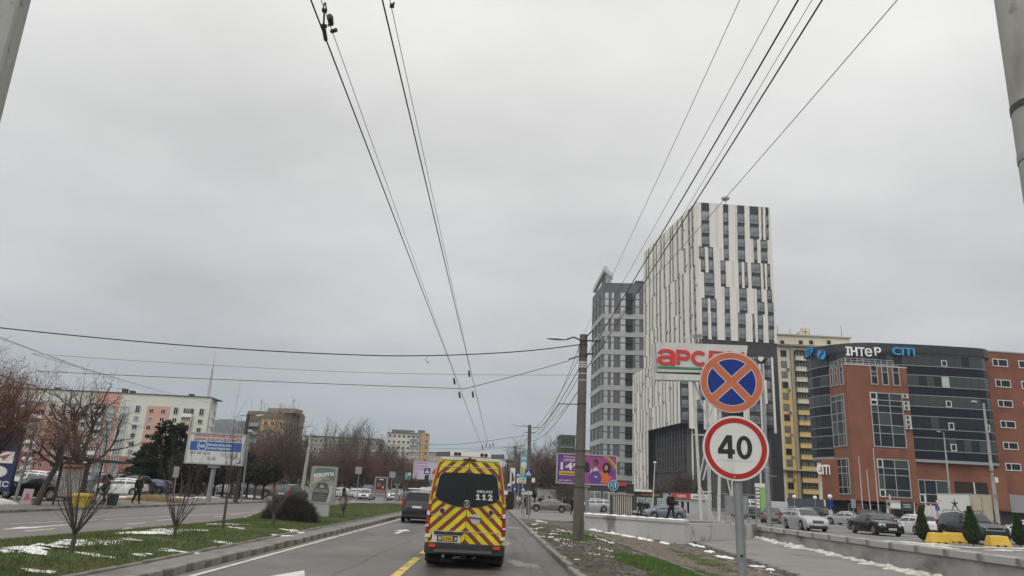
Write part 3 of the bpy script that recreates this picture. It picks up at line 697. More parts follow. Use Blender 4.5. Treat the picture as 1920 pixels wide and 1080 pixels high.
# ---------------- red brick office building with glazed curved body
def red_office():
 brick = mat('red_brick', (0.190, 0.074, 0.044), 0.9, (0.245, 0.098, 0.058), 0.22, 0.5, bump=0.15, bscale=8)
 cam_mix(brick, (0.145, 0.055, 0.042), 0.25, 0.5, 0.75, 7)
 root = thing('brick_office_building', 'red brick office building with dark curved glass front and rooftop letters', 'building', (55, 115, 0))
 rl = root.location
 Pc = yp(1585, 683, 115); zt = Pc.z
 fr = Face((Pc.x, Pc.y, 0), 4.0); W = fr.px(1699, 689)[0]
 lf0 = Face((Pc.x, Pc.y, 0), 94 - 180); ul = lf0.px(1556, 694)[0]; lf = Face(lf0.pt(ul, 0), 94 - 180); Ln = -ul
 zb = fr.px(1620, 939)[1]
 # glazed body plan: front line and rounded ends
 YF = Pc.y + 1.6; XR = yp(1834, 670, 121).x; XL = yp(1516, 760, 126).x
 plan = []
 for k in range(9):
  t = math.pi / 2 * k / 8; R1, R2 = 8.0, 9.0; plan.append(Vector((XL + R1 - R1 * math.cos(t), YF + R2 - R2 * math.sin(t), 0)))
 x = plan[-1].x; nf = 13; xe = XR - 3.4
 for k in range(1, nf + 1): plan.append(Vector((x + (xe - x) * k / nf, YF - 0.25 * math.sin(math.pi * k / nf), 0)))
 for k in range(1, 6):
  t = math.pi / 2 * k / 5; plan.append(Vector((xe + 3.4 * math.sin(t), YF + 4.2 - 4.2 * math.cos(t), 0)))
 fy = Face((0, YF, 0), 0)
 levs = [fy.px(1759, y)[1] for y in (651.4, 666.7, 688.3, 705.6, 726.4, 743, 763.9, 782, 806, 822, 846, 862.5)]
 ctr = Vector(((XL + XR) / 2, YF + 10, 0))
 core = [p + (ctr - p).normalized() * .35 for p in plan] + [Vector((XR - .4, YF + 22, 0)), Vector((yp(1528, 800, YF + 22).x, YF + 22, 0))]
 wallbox(root, core, levs[-1], levs[0] - .1, mat('glass_core', (0.02, 0.02, 0.025), .6), 'core')
 pal = [glass_dark, glass_teal, glass_dark, glass_teal]
 rr = random.Random(5); mulm = mat('mullion', (0.30, 0.31, 0.32), 0.5, metal=0.3)
 for i in range(len(levs) - 1):
  z1, z0 = levs[i], levs[i + 1]; spandrel = (i % 2 == 0)
  for k in range(len(plan) - 1):
   a, d = plan[k], plan[k + 1]; ln = (d - a).length; ang = math.atan2(d.y - a.y, d.x - a.x)
   if 8 <= k <= 14 and i > 2: # behind the brick wing
    if fy.px(1585, 700)[0] + 1 < a.x and d.x < fy.px(1694, 700)[0] - 1.0: continue
   f = Face((a.x, a.y, 0), math.degrees(ang))
   if spandrel: gm = glass_navy
   else:
    v = rr.random(); gm = glass_dark if i > 5 and v < .6 else (glass_teal if v < .85 else glass_dark)
    if i == 3 and k in (16, 24): gm = glass_light
   key = (round(ln, 2), round(z1 - z0, 2), gm.name)
   if key not in PC:
    b = MB(); b.box(.012, -.03, .0, key[0] - .012, .02, key[1] - .02); PC[key] = b.mesh('pane', gm)
   f.put(PC[key], 'spandrel_pane' if spandrel else 'pane', root, 0, z0, .02)
   # opening light with a white frame
   if not spandrel and ((k == 16 and i in (1, 5, 7, 9)) or (k == 21 and i == 7)):
    window(f, root, .25, min(ln - .1, 1.5), z0 + .1, z0 + 1.15, 'plain', white_frame, glass_dark, .12, .1, .03, name='opening_light')
  # metal bar along the level
  b = MB()
  for k in range(len(plan) - 1):
   a, d = plan[k] - rl, plan[k + 1] - rl; nrm = Vector((d.y - a.y, -(d.x - a.x), 0)).normalized() * .10
   b.loft([[a + nrm + Vector((0, 0, z1 - .06)), a + nrm + Vector((0, 0, z1 + .04)), a - nrm + Vector((0, 0, z1 + .04)), a - nrm + Vector((0, 0, z1 - .06))], [d + nrm + Vector((0, 0, z1 - .06)), d + nrm + Vector((0, 0, z1 + .04)), d - nrm + Vector((0, 0, z1 + .04)), d - nrm + Vector((0, 0, z1 - .06))]])
  b.build('glazing_bar', mulm if i else dark_frame, root)
 # crown band stands proud over the corner
 b = MB(); zA, zB = levs[1] + .08, levs[0] + .15; rings = []
 for p in plan:
  o = (p - ctr).normalized() * .5; q = p - rl
  rings.append([q + o + Vector((0, 0, zA)), q + o + Vector((0, 0, zB)), q - o * .8 + Vector((0, 0, zB)), q - o * .8 + Vector((0, 0, zA))])
 b.loft(rings); b.build('crown_band', mat('crown_panel', (0.026, 0.027, 0.036), 0.35), root)
 # soffit under the glazing
 wallbox(root, [p + (p - ctr).normalized() * .1 for p in plan] + [Vector((XR, YF + 15, 0)), Vector((yp(1528, 850, YF + 15).x, YF + 15, 0))], levs[-1] - .45, levs[-1] - .02, mulm, 'soffit')
 # brick wing
 wing = [fr.pt(0, 0), fr.pt(W, 0), fr.pt(W, 0, -9), lf.pt(0, 0, -.0) + Vector((0, 4.5, 0)), lf.pt(0, 0)]
 wallbox(root, wing, zb, zt, brick, 'brick_wing')
 # lower brick body (right of the wing and under the glass), right hand brick wall
 xl2 = yp(1541, 900, 121.5).x
 wallbox(root, [Vector((xl2, 121.5, 0)), Vector((Pc.x - .2, 119.3, 0)), Vector((Pc.x, 125, 0)), Vector((yp(1552, 900, 138).x, 138, 0))], zb, levs[-1] - .46, brick, 'brick_wall')
 fl_ = Face((fr.pt(W, 0).x, Pc.y + 1.9, 0), 3.0); WL = 40
 rw0 = yp(1833, 660, 120.2); rw = Face((rw0.x, rw0.y, 0), 5.0); ztr = rw.px(1860, 660)[1]
 wallbox(root, [fl_.pt(-1, 0), Vector((rw0.x + .3, fl_.pt(rw0.x - fl_.O.x, 0).y, 0)), Vector((rw0.x + .3, 135, 0)), fl_.pt(-1, 0, -16)], zb - .25, levs[-1] - .46, brick, 'brick_wall')
 wallbox(root, [rw.pt(0, 0), rw.pt(34, 0), rw.pt(34, 0, -18), rw.pt(0, 0, -18)], zb - .5, ztr, brick, 'brick_wall')
 b = MB(); b.box(-.15, -.12, ztr, 34, .5, ztr + .22); o = b.build('coping', mulm, root, rw.pt(0, 0) - rl, rw.a)
 # ground floor, set back behind pillars
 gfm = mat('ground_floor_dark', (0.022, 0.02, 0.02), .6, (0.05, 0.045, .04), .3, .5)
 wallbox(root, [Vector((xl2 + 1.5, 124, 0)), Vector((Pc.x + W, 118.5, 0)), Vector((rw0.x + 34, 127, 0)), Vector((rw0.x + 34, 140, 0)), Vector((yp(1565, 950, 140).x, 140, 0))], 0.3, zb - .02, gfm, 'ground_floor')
 for u in (0.6, 5.5, 10):
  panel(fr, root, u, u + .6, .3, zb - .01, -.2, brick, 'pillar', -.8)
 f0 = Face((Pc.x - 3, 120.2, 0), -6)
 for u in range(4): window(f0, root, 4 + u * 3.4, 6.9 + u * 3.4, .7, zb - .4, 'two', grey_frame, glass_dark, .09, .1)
 # windows: frame object with separate panes
 def bigwin(face, x0, y0, x1, y1, us, vs, fm=grey_frame, opens=()):
  u0, u1, z0, z1 = face.rect(x0, y0, x1, y1); w_, h_ = u1 - u0, z1 - z0; b = MB(); fr_ = .14
  b.box(0, -.14, 0, fr_, .04, h_); b.box(w_ - fr_, -.14, 0, w_, .04, h_); b.box(fr_, -.14, 0, w_ - fr_, .04, fr_); b.box(fr_, -.14, h_ - fr_, w_ - fr_, .04, h_)
  for q in us: b.box(w_ * q - .05, -.11, fr_, w_ * q + .05, .04, h_ - fr_)
  for q in vs: b.box(fr_, -.10, h_ * (1 - q) - .05, w_ - fr_, .035, h_ * (1 - q) + .05)
  fo = face.put(b.mesh('window', fm), 'window', root, u0, z0)
  uu = [0] + list(us) + [1]; vv = [0] + list(vs) + [1]
  for i in range(len(uu) - 1):
   for j in range(len(vv) - 1):
    gm = glass_dark if (i * 3 + j * 5 + int(x0)) % 4 else glass_teal
    b = MB(); b.box(w_ * uu[i] + .03, -.05, h_ * (1 - vv[j + 1]) + .03, w_ * uu[i + 1] - .03, .03, h_ * (1 - vv[j]) - .03); b.build('pane', gm, fo)
    if (i, j) in opens:
     b = MB(); a, d, c, e = w_ * uu[i], w_ * uu[i + 1], h_ * (1 - vv[j + 1]), h_ * (1 - vv[j])
     for bx in ((a, c, a + .16, e), (d - .16, c, d, e), (a, c, d, c + .16), (a, e - .16, d, e)): b.box(bx[0], -.17, bx[1], bx[2], -.06, bx[3])
     b.build('opening_light', white_frame, fo)
 bigwin(fr, 1634, 737, 1695, 839, (.22, .6), (.14, .24, .37, .60, .75), opens=((0, 0), (0, 1)))
 bigwin(fr, 1646, 861.5, 1706, 933, (.19, .55), (.24, .42, .80), opens=((0, 0), (0, 3)))
 for x0, x1, y0, y1 in ((1631.7, 1645, 684.5, 721), (1652.5, 1665, 685.5, 722.5), (1673, 1686, 686.5, 723.5)): bigwin(fr, x0, y0, x1, y1, (), (.32, .56) if x0 < 1640 else (.34,))
 bigwin(lf, 1561, 740, 1586, 838, (.42, .82), (.12, .36, .52, .76))
 bigwin(lf, 1571, 859, 1594, 927, (.4, .8), (.24, .42, .80))
 for x0, x1 in ((1557.5, 1562.5), (1566, 1571), (1575, 1582)): bigwin(lf, x0, 689 - (x0 - 1557) * .15, x1, 725 - (x0 - 1557) * .15, (), (.35,))
 bigwin(fl_, 1722, 900, 1779, 944, (.22, .60), (.62,), opens=((0, 1),))
 # dark opening with a lintel, roller door
 u0, u1, z0, z1 = fl_.rect(1790, 904, 1852, 926)
 panel(fl_, root, u0, u1, z0, z1, .04, mat('dark_opening', (0.03, 0.018, 0.015), .9), 'opening'); panel(fl_, root, u0 + 3.1, u0 + 3.3, z0, z1, .09, white_frame, 'mullion')
 u0, u1, z0, z1 = rw.rect(1894, 928, 1921, 961); b = MB()
 for q in range(9): b.box(0, -.05 - .02 * (q % 2), (z1 - z0) * q / 9, u1 - u0, .02, (z1 - z0) * (q + 1) / 9 - .02)
 rw.put(b.mesh('roller_door', mat('roller_metal', (0.30, 0.30, 0.31), .5)), 'roller_door', root, u0, z0)
 for i, (x, y) in enumerate(((1563, 290), (1583, 430), (1600, 565), (1617, 705), (1635, 850), (1652, 993))):
  a = rw.rect(1440 + (x - 51) / 3.6, 600 + (y - 25) / 3.6, 1440 + (x + 51) / 3.6, 600 + (y + 25) / 3.6)
  window(rw, root, a[0], a[1], a[2], a[3], 'off', white_frame, glass_dark, .13, .13); dz = 4.7
  window(rw, root, a[1] + 2.0, a[1] + 3.6, a[2], a[3], 'plain', white_frame, glass_dark, .13, .13)
  window(rw, root, a[1] + 6, a[1] + 8.8, a[2], a[3], 'off', white_frame, glass_dark, .13, .13)
 # terrace railing of the wing
 b = MB()
 def railrun(face, L_):
  for z in (.35, .75, 1.1):
   p, q = face.pt(.05, zt + z, -.1) - rl, face.pt(L_ - .05, zt + z, -.1) - rl; b.bar(p, q, .04)
  n = max(2, int(L_ / 1.0))
  for i in range(n + 1): p = face.pt(.05 + (L_ - .1) * i / n, zt, -.1) - rl; b.bar(p, p + Vector((0, 0, 1.1)), .04)
 railrun(fr, W * .8); railrun(lf, Ln); b.build('terrace_railing', white_frame, root)
 b = MB(); b.box(-.08, -.1, zt - .02, W + .05, .4, zt + .12); b.build('coping', white_frame, root, fr.pt(0, 0) - rl, fr.a)
 for x, y in ((1695, 743), (1697, 757), (1698, 765.5), (1700, 783.5), (1701, 792), (1702, 801)):
  u, z = fr.px(x + 2, y + 4); fr.put(ACM, 'air_conditioner', root, u - .1, z, .0).scale = (1.1, 1, 1.1)
 for x, y in ((1707, 866), (1708, 878)):
  u, z = fl_.px(x + 2, y + 4); fl_.put(ACM, 'air_conditioner', root, u, z).scale = (1.25, 1, 1.25)
 # letters on the crown and on the side
 wl = mat('white_letters', (0.85, 0.85, 0.83), .5); bl = mat('blue_letters', (0.03, 0.30, 0.62), .5)
 fw = Face((0, YF - .62, 0), 0)
 def word(t, x0, x1, y0, y1, m, bo=.035, nm='roof_letters', face=fw):
  u0, u1, z0, z1 = face.rect(x0, y0, x1, y1); return text(t, (z1 - z0) / .728, m, root, face.pt(u0, z0, .1) - rl, face.a, .12, bo, 1, nm, fit=u1 - u0)
 word('ІНТ', 1585.5, 1620, 651.5, 667, wl); word('е', 1621, 1634, 648.5, 668, wl, .012); word('Р', 1639, 1651, 652, 666.5, wl)
 word('CITI', 1672, 1714, 651.5, 666, bl)
 # the sign turning round the left corner
 c1, c2 = plan[3], plan[6]
 f3 = Face(tuple(plan[1] + (plan[1] - ctr).normalized() * .75), math.degrees(math.atan2(plan[3].y - plan[1].y, plan[3].x - plan[1].x)))
 zl = levs[1] + .2
 word_h = levs[0] - levs[1]
 o = text('ІТР', word_h / .75, bl, root, f3.pt(f3.px(1511.5, 668)[0], zl, .05) - rl, f3.a, .1, .04, .8, 'roof_letters', fit=f3.px(1525, 668)[0] - f3.px(1511.5, 668)[0])
 f4 = Face(tuple(plan[3] + (plan[3] - ctr).normalized() * .65), math.degrees(math.atan2(plan[5].y - plan[3].y, plan[5].x - plan[3].x))); u4 = f4.px(1540.5, 665)[0] - 1.0; q4 = f4.px(1540.5, 665)[1] - .95
 b = MB(); b.lathe([(.8, -.15), (.8, .1)], 20, (1.0, 0, .95), 0, 'y', .9, 1.15); b.build('logo_disc', bl, root, f4.pt(u4, q4, 0) - rl, f4.a)
 b = MB(); q = []
 for k in range(13):
  t = k / 12; q.append((1.0 + .55 * math.sin(math.pi * 2 * (t - .5)) * .6, -.2, .05 + 1.8 * t))
 b.tube(q, .13, 6); b.build('logo_stroke', mat('logo_dark', (.02, .02, .03), .5), root, f4.pt(u4, q4, 0) - rl, f4.a)
 f5 = Face((xl2 - .1, 121.4, 0), -26); u, z = f5.px(1532, 887)
 o = text('CITI', 2.1, wl, root, yp(1531.5, 888.5, 121.0) - rl, math.radians(-20), .12, .05, .55, 'side_letters')
red_office()
# ---------------- long pale and coral apartment block, left
def flats():
 pale = mat('pale_green_render', (0.56, 0.57, 0.50), 0.9, (0.62, 0.63, 0.56), .1, .5); coral = mat('coral_render', (0.52, 0.29, 0.225), 0.9, (0.58, 0.34, 0.27), .1, .5)
 redb = mat('orange_brick', (0.33, 0.125, 0.09), 0.9, (0.40, 0.17, 0.12), .15, .5)
 P0 = yp(396, 746, 240)
 root = thing('apartment_block', 'long nine storey block in pale green and coral with red lower floors', 'building', (P0.x, P0.y, 0))
 W = 74.0; fr = Face((P0.x - W, P0.y, 0), 0.0); zt = P0.z; off = lambda d: W - d
 rows = [yp(300, y, 240).z for y in (771.5, 787, 803, 819, 835, 851, 867, 883, 899)]; fh = rows[0] - rows[1]
 wallbox(root, [fr.pt(0, 0), fr.pt(W, 0), fr.pt(W - 2.6, 0, -13), fr.pt(0, 0, -13)], 0, zt, pale)
 zr = rows[5] - fh * .5
 panel(fr, root, 0, W, 0, zr, .10, redb, 'red_base')
 b = MB(); b.box(-.2, -.35, zt, W - .1, 11, zt + .3); b.build('roof_edge', mat('roof_edge_dark', (.10, .09, .085), .8), root, fr.pt(0, 0) - root.location)
 # coral strips
 for a, c, top in ((29.0, 36.8, zt - 0.1), (12.6, 19.9, rows[0] + 1.6), (40.6, 46.0, rows[1] + 1.7), (47.5, 56.0, rows[1] + 1.4), (58, 66, rows[2] + 1)):
  panel(fr, root, off(c), off(a), zr + .01, top, .13, coral, 'coral_panel')
 cols = [(2.3, 'w'), (6.5, 'b'), (10.6, 'w'), (14.6, 'w'), (18.4, 'w'), (22.9, 'w'), (27.0, 'g'), (31.2, 'g'), (34.9, 'l'), (39.4, 'w'), (43.3, 'w'), (46.6, 'w'), (50.2, 'w'), (54.0, 'b'), (58.6, 'b'), (62.4, 'w'), (66.5, 'w'), (70.5, 'l')]
 rr = random.Random(21)
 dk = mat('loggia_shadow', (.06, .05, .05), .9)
 for d, t in cols:
  for i, z in enumerate(rows):
   u = off(d)
   if t == 'w':
    big = (i == 0 and d in (2.3, 10.6, 22.9))
    window(fr, root, u - .75, u + .75, z - .7, z + (1.6 if big else .8), 'two', white_frame, glass_dark if rr.random() < .7 else glass, .1, .12, .14)
    if rr.random() < .12: fr.put(ACM, 'air_conditioner', root, u + .3, z - 1.6, .14)
   elif t == 'g':
    window(fr, root, u - 1.3, u + 1.3, z - 1.2, z + 1.1, 'many', white_frame, glass_light if rr.random() < .4 else glass, .1, .5, .14)
   else:
    mm = [pale, coral, white_panel][rr.randrange(3)]
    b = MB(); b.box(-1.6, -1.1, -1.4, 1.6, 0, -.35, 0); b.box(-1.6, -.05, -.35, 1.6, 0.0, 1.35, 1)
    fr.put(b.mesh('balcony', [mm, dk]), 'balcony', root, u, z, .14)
    if rr.random() < .75: window(fr, root, u - 1.55, u + 1.55, z - .35, z + 1.25, 'many', white_frame, glass if rr.random() < .5 else glass_dark, .1, 1.05, .14)
    else: window(fr, root, u - .9, u + .5, z - .5, z + 1.1, 'two', white_frame, glass_dark, .1, .1, .2)
 # end face with corner balconies
 ef = Face((P0.x, P0.y, 0), 101.3)
 for i, z in enumerate(rows[:7]):
  b = MB(); b.box(1.5, -1.2, -1.3, 5.0, 0, -.4); ef.put(b.mesh('balcony', pale), 'balcony', root, 0, z)
  window(ef, root, 1.6, 4.9, z - .4, z + 1.2, 'many', white_frame, glass, .1, 1.1)
 b = MB()
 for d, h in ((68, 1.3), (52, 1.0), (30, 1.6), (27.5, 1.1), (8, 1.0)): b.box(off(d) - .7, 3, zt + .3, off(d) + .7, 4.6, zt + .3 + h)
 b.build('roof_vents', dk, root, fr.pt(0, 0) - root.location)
flats()
# ---------------- brown tower block
def brown_block():
 bm_ = mat('brown_brick', (0.30, 0.245, 0.165), .9, (0.35, 0.285, 0.195), .1, .5); orange = mat('ochre_insulation', (0.55, 0.38, 0.19), .9)
 ribm = mat('ribbed_attic', (0.20, 0.165, 0.125), .9, (0.25, 0.205, 0.16), .3, .5); grey = mat('balcony_grey', (0.30, 0.30, 0.29), .9)
 P0 = yp(522, 772, 270)
 root = thing('brown_apartment_block', 'brown brick tower block with one ochre insulated flat near the top', 'building', (P0.x, P0.y, 0))
 fr0 = Face((P0.x, P0.y, 0), -14); ul = fr0.px(466, 771)[0]; fr = Face(fr0.pt(ul, 0), -14); W = -ul
 sd = Face((P0.x, P0.y, 0), 62); S1 = sd.px(570, 790)[0]; zt = P0.z
 back = fr.n * -14
 wallbox(root, [fr.pt(0, 0), fr.pt(W, 0), sd.pt(S1, 0), sd.pt(S1, 0) + Vector((-12, 6, 0)), fr.pt(0, 0) + back], 0, zt - 2.6, bm_)
 wallbox(root, [fr.pt(-.2, 0, .2), fr.pt(W, 0, .3), sd.pt(S1 + .1, 0, .2), sd.pt(S1, 0) + Vector((-12, 6, 0)), fr.pt(0, 0) + back], zt - 2.6, zt, ribm, 'attic')
 for k in range(34): panel(fr, root, W * k / 34 + .05, W * k / 34 + .3, zt - 2.6, zt + .02, .15, ribm, 'rib', .25)
 panel(fr, root, W * .5, W, zt - 7.2, zt - 2.65, .12, orange, 'insulated_wall'); panel(sd, root, .0, S1 * .28, zt - 7.2, zt - 2.65, .12, orange, 'insulated_wall')
 zz = [zt - 4.2 - 2.9 * i for i in range(9)]; rr = random.Random(4)
 for i, z in enumerate(zz):
  for u in (.58, .80): window(fr, root, W * u, W * u + 1.5, z - .8, z + .7, 'two', white_frame, glass_dark, .1, .1, .13)
  b = MB(); b.box(0, -1.1, -1.35, W * .42, 0, -.3); b.box(0, -.02, -.3, W * .42, 0, 1.3, 1); fr.put(b.mesh('balcony', [grey, dark_frame]), 'balcony', root, .3, z)
  if i % 3 != 1: window(fr, root, .4, W * .42 + .2, z - .3, z + 1.1, 'many', white_frame if i in (1, 4, 5) else grey_frame, glass, .1, 1.0)
  for q in (.08, .18, .4, .5, .62, .84):
   window(sd, root, S1 * q, S1 * q + 1.6, z - .8, z + .7, 'two', white_frame, glass_dark if rr.random() < .6 else glass, .1, .1, .13 if q < .25 and i == 0 else 0)
 for q in (.30, .74): panel(sd, root, S1 * q, S1 * q + 2.2, 0, zt + .6, 1.0, ribm, 'stair_shaft')
 b = MB()
 for x, y, h in ((3, 4, 5), (10, 5, 4), (14, 8, 6.5)): b.tube([(x, y, zt), (x, y, zt + h)], .09, 5); b.box(x - .8, y - .03, zt + h * .8, x + .8, y + .03, zt + h * .8 + .06)
 b.build('roof_antennas', dark_frame, root, fr.pt(0, 0) - root.location)
 b = MB(); b.box(6, 3, zt, 17, 9, zt + 1.6); b.build('roof_house', ribm, root, fr.pt(0, 0) - root.location, fr.a)
brown_block()
# ---------------- low block far behind bare trees
def simple_block(name, label, pl, pr, ytop, Y, m, nf, ncol, ang=0, depth=12, fmat=None, roofm=None, gm=None):
 P0 = yp(pl, ytop, Y); root = thing(name, label, 'building', (P0.x, P0.y, 0)); fr = Face((P0.x, P0.y, 0), ang); W = fr.px(pr, ytop + 2)[0]; zt = P0.z
 wallbox(root, [fr.pt(0, 0), fr.pt(W, 0), fr.pt(W, 0, -depth), fr.pt(0, 0, -depth)], -1, zt, m)
 fh = zt / nf
 for i in range(nf):
  for c in range(ncol):
   u = W * (c + .5) / ncol; ww = min(.8, W / ncol * .3); window(fr, root, u - ww, u + ww, i * fh + fh * .32, i * fh + fh * .80, 'two', fmat or white_frame, gm or glass_dark, .12, .1)
 b = MB(); b.box(-.3, -.3, zt, W + .3, depth, zt + .5); b.build('roof', roofm or mat('flat_roof', (.14, .13, .12), .9), root, None, fr.a)
 return root, fr, W, zt
simple_block('grey_block', 'long low grey panel block half hidden by bare trees', 572, 712, 818, 330, mat('grey_panel_wall', (.27, .255, .225), .9, (.33, .31, .28), .1, .5), 6, 16)
wm = mat('far_white_render', (.52, .50, .45), .9, (.58, .56, .51), .05, .5)
root, fr, W, zt = simple_block('white_apartment_block', 'distant white block with an ochre end wall', 727, 789, 812, 400, wm, 10, 7, 4)
om = mat('ochre_wall', (.46, .29, .14), .9)
b = MB(); b.box(W + .31, -1.0, 0, W + 4.6, 11, zt + 1.0); b.build('ochre_wing', om, root, None, fr.a)
for i in range(9): window(fr, root, W + 2.6, W + 4.0, 3 + i * 3.3, 4.8 + i * 3.3, 'two', white_frame, glass_dark, .12, .1, 1.0); window(fr, root, W - 5.5, W - .6, 3 + i * 3.3, 4.8 + i * 3.3, 'many', white_frame, glass, .12, .7)
b = MB(); b.box(2, 1, zt + .5, 14, 9, zt + 2.2); b.box(16, 2, zt + .5, W + 2, 9, zt + 2.6); b.build('roof_house', mat('far_roof', (.16, .14, .13), .9), root, None, fr.a)
simple_block('pink_block', 'distant low pinkish block behind the ambulance roof', 800, 850, 849, 480, mat('far_pink', (.40, .29, .25), .9, (.45, .36, .31), .1, .5), 7, 10)
# green-netted building under construction and low block left of the grey tower
root, fr, W, zt = simple_block('netted_building', 'building wrapped in green construction netting behind trees', 1052, 1079, 818, 210, mat('green_net', (.055, .12, .085), .9, (.10, .16, .12), .3, .5), 6, 4, fmat=dark_frame)
for i in range(5): panel(fr, root, -.3, W + .3, 3 * i + 3, 3 * i + 3.35, .4, mat('scaffold', (.25, .25, .24), .7), 'floor_slab')
simple_block('cream_block', 'cream block between the concrete pole and the grey tower', 1098, 1122, 846, 300, mat('far_cream', (.36, .36, .34), .9, (.44, .44, .42), .2, .5), 8, 6)
simple_block('distant_block', 'distant slim block above the trees beside the lamp posts', 951, 964, 866, 330, mat('far_grey', (.30, .28, .26), .9), 7, 3)
simple_block('long_far_block', 'pale far block at the end of the avenue behind the ambulance', 838, 950, 872, 520, mat('far_beige', (.36, .33, .29), .9, (.42, .39, .35), .1, .5), 6, 20)
# TV mast on the hill
def mast():
 t = thing('television_mast', 'slender lattice television mast on the hill behind the pale block', 'mast', (yp(391, 742, 1300).x, 1300, 0))
 ztop = yp(400, 660, 1300).z; zb = 30; b = MB(); n = 16
 for i in range(n):
  za, zc = zb + (ztop * .86 - zb) * i / n, zb + (ztop * .86 - zb) * (i + 1) / n
  ra, rc = 5.5 * (1 - i / n) ** 1.2 + .7, 5.5 * (1 - (i + 1) / n) ** 1.2 + .7
  for sx, sy in ((-1, -1), (1, -1), (1, 1), (-1, 1)):
   b.bar((sx * ra, sy * ra, za), (sx * rc, sy * rc, zc), .45)
  b.bar((-ra, -ra, za), (rc, -rc, zc), .2); b.bar((ra, -ra, za), (-rc, -rc, zc), .2); b.bar((-rc, -rc, zc), (rc, -rc, zc), .2)
 b.build('lattice', mat('mast_steel', (.20, .15, .14), .7), t)
 b = MB(); b.tube([(0, 0, ztop * .86), (0, 0, ztop)], [.6, .25], 6); b.build('antenna', mat('mast_red', (.25, .12, .11), .7), t)
mast()
# ------------------------------------------------------------------ trees and plants
bark = mat('bark', (0.055, 0.045, 0.038), 1.0, (0.10, 0.085, 0.072), 3, .5, bump=.5, bscale=14, stretch=(1, 1, .3))
twig_d = mat('dark_twigs', (0.050, 0.036, 0.032), 1.0, (0.085, 0.06, 0.052), .6, .5)
twig_r = mat('russet_twigs', (0.105, 0.055, 0.042), 1.0, (0.17, 0.095, 0.072), .5, .5)
twig_b = mat('brown_twigs', (0.095, 0.068, 0.054), 1.0, (0.15, 0.11, 0.09), .5, .5)
twig_g = mat('grey_twigs', (0.115, 0.10, 0.085), 1.0, (0.17, 0.15, 0.13), .5, .5)
leaf_r = mat('russet_leaves', (0.17, 0.075, 0.045), .9, (0.27, 0.13, 0.075), .9, .5)
leaf_y = mat('ochre_leaves', (0.30, 0.16, 0.03), .9, (0.38, 0.24, 0.06), .9, .5)
needle = mat('conifer_needles', (0.016, 0.024, 0.014), 1.0, (0.034, 0.045, 0.026), 1.2, .5)
thuja_m = mat('thuja_green', (0.022, 0.040, 0.014), 1.0, (0.05, 0.075, 0.028), 2.5, .5)
def rv(r, a=1.0): return Vector((r.uniform(-a, a), r.uniform(-a, a), r.uniform(-a, a)))
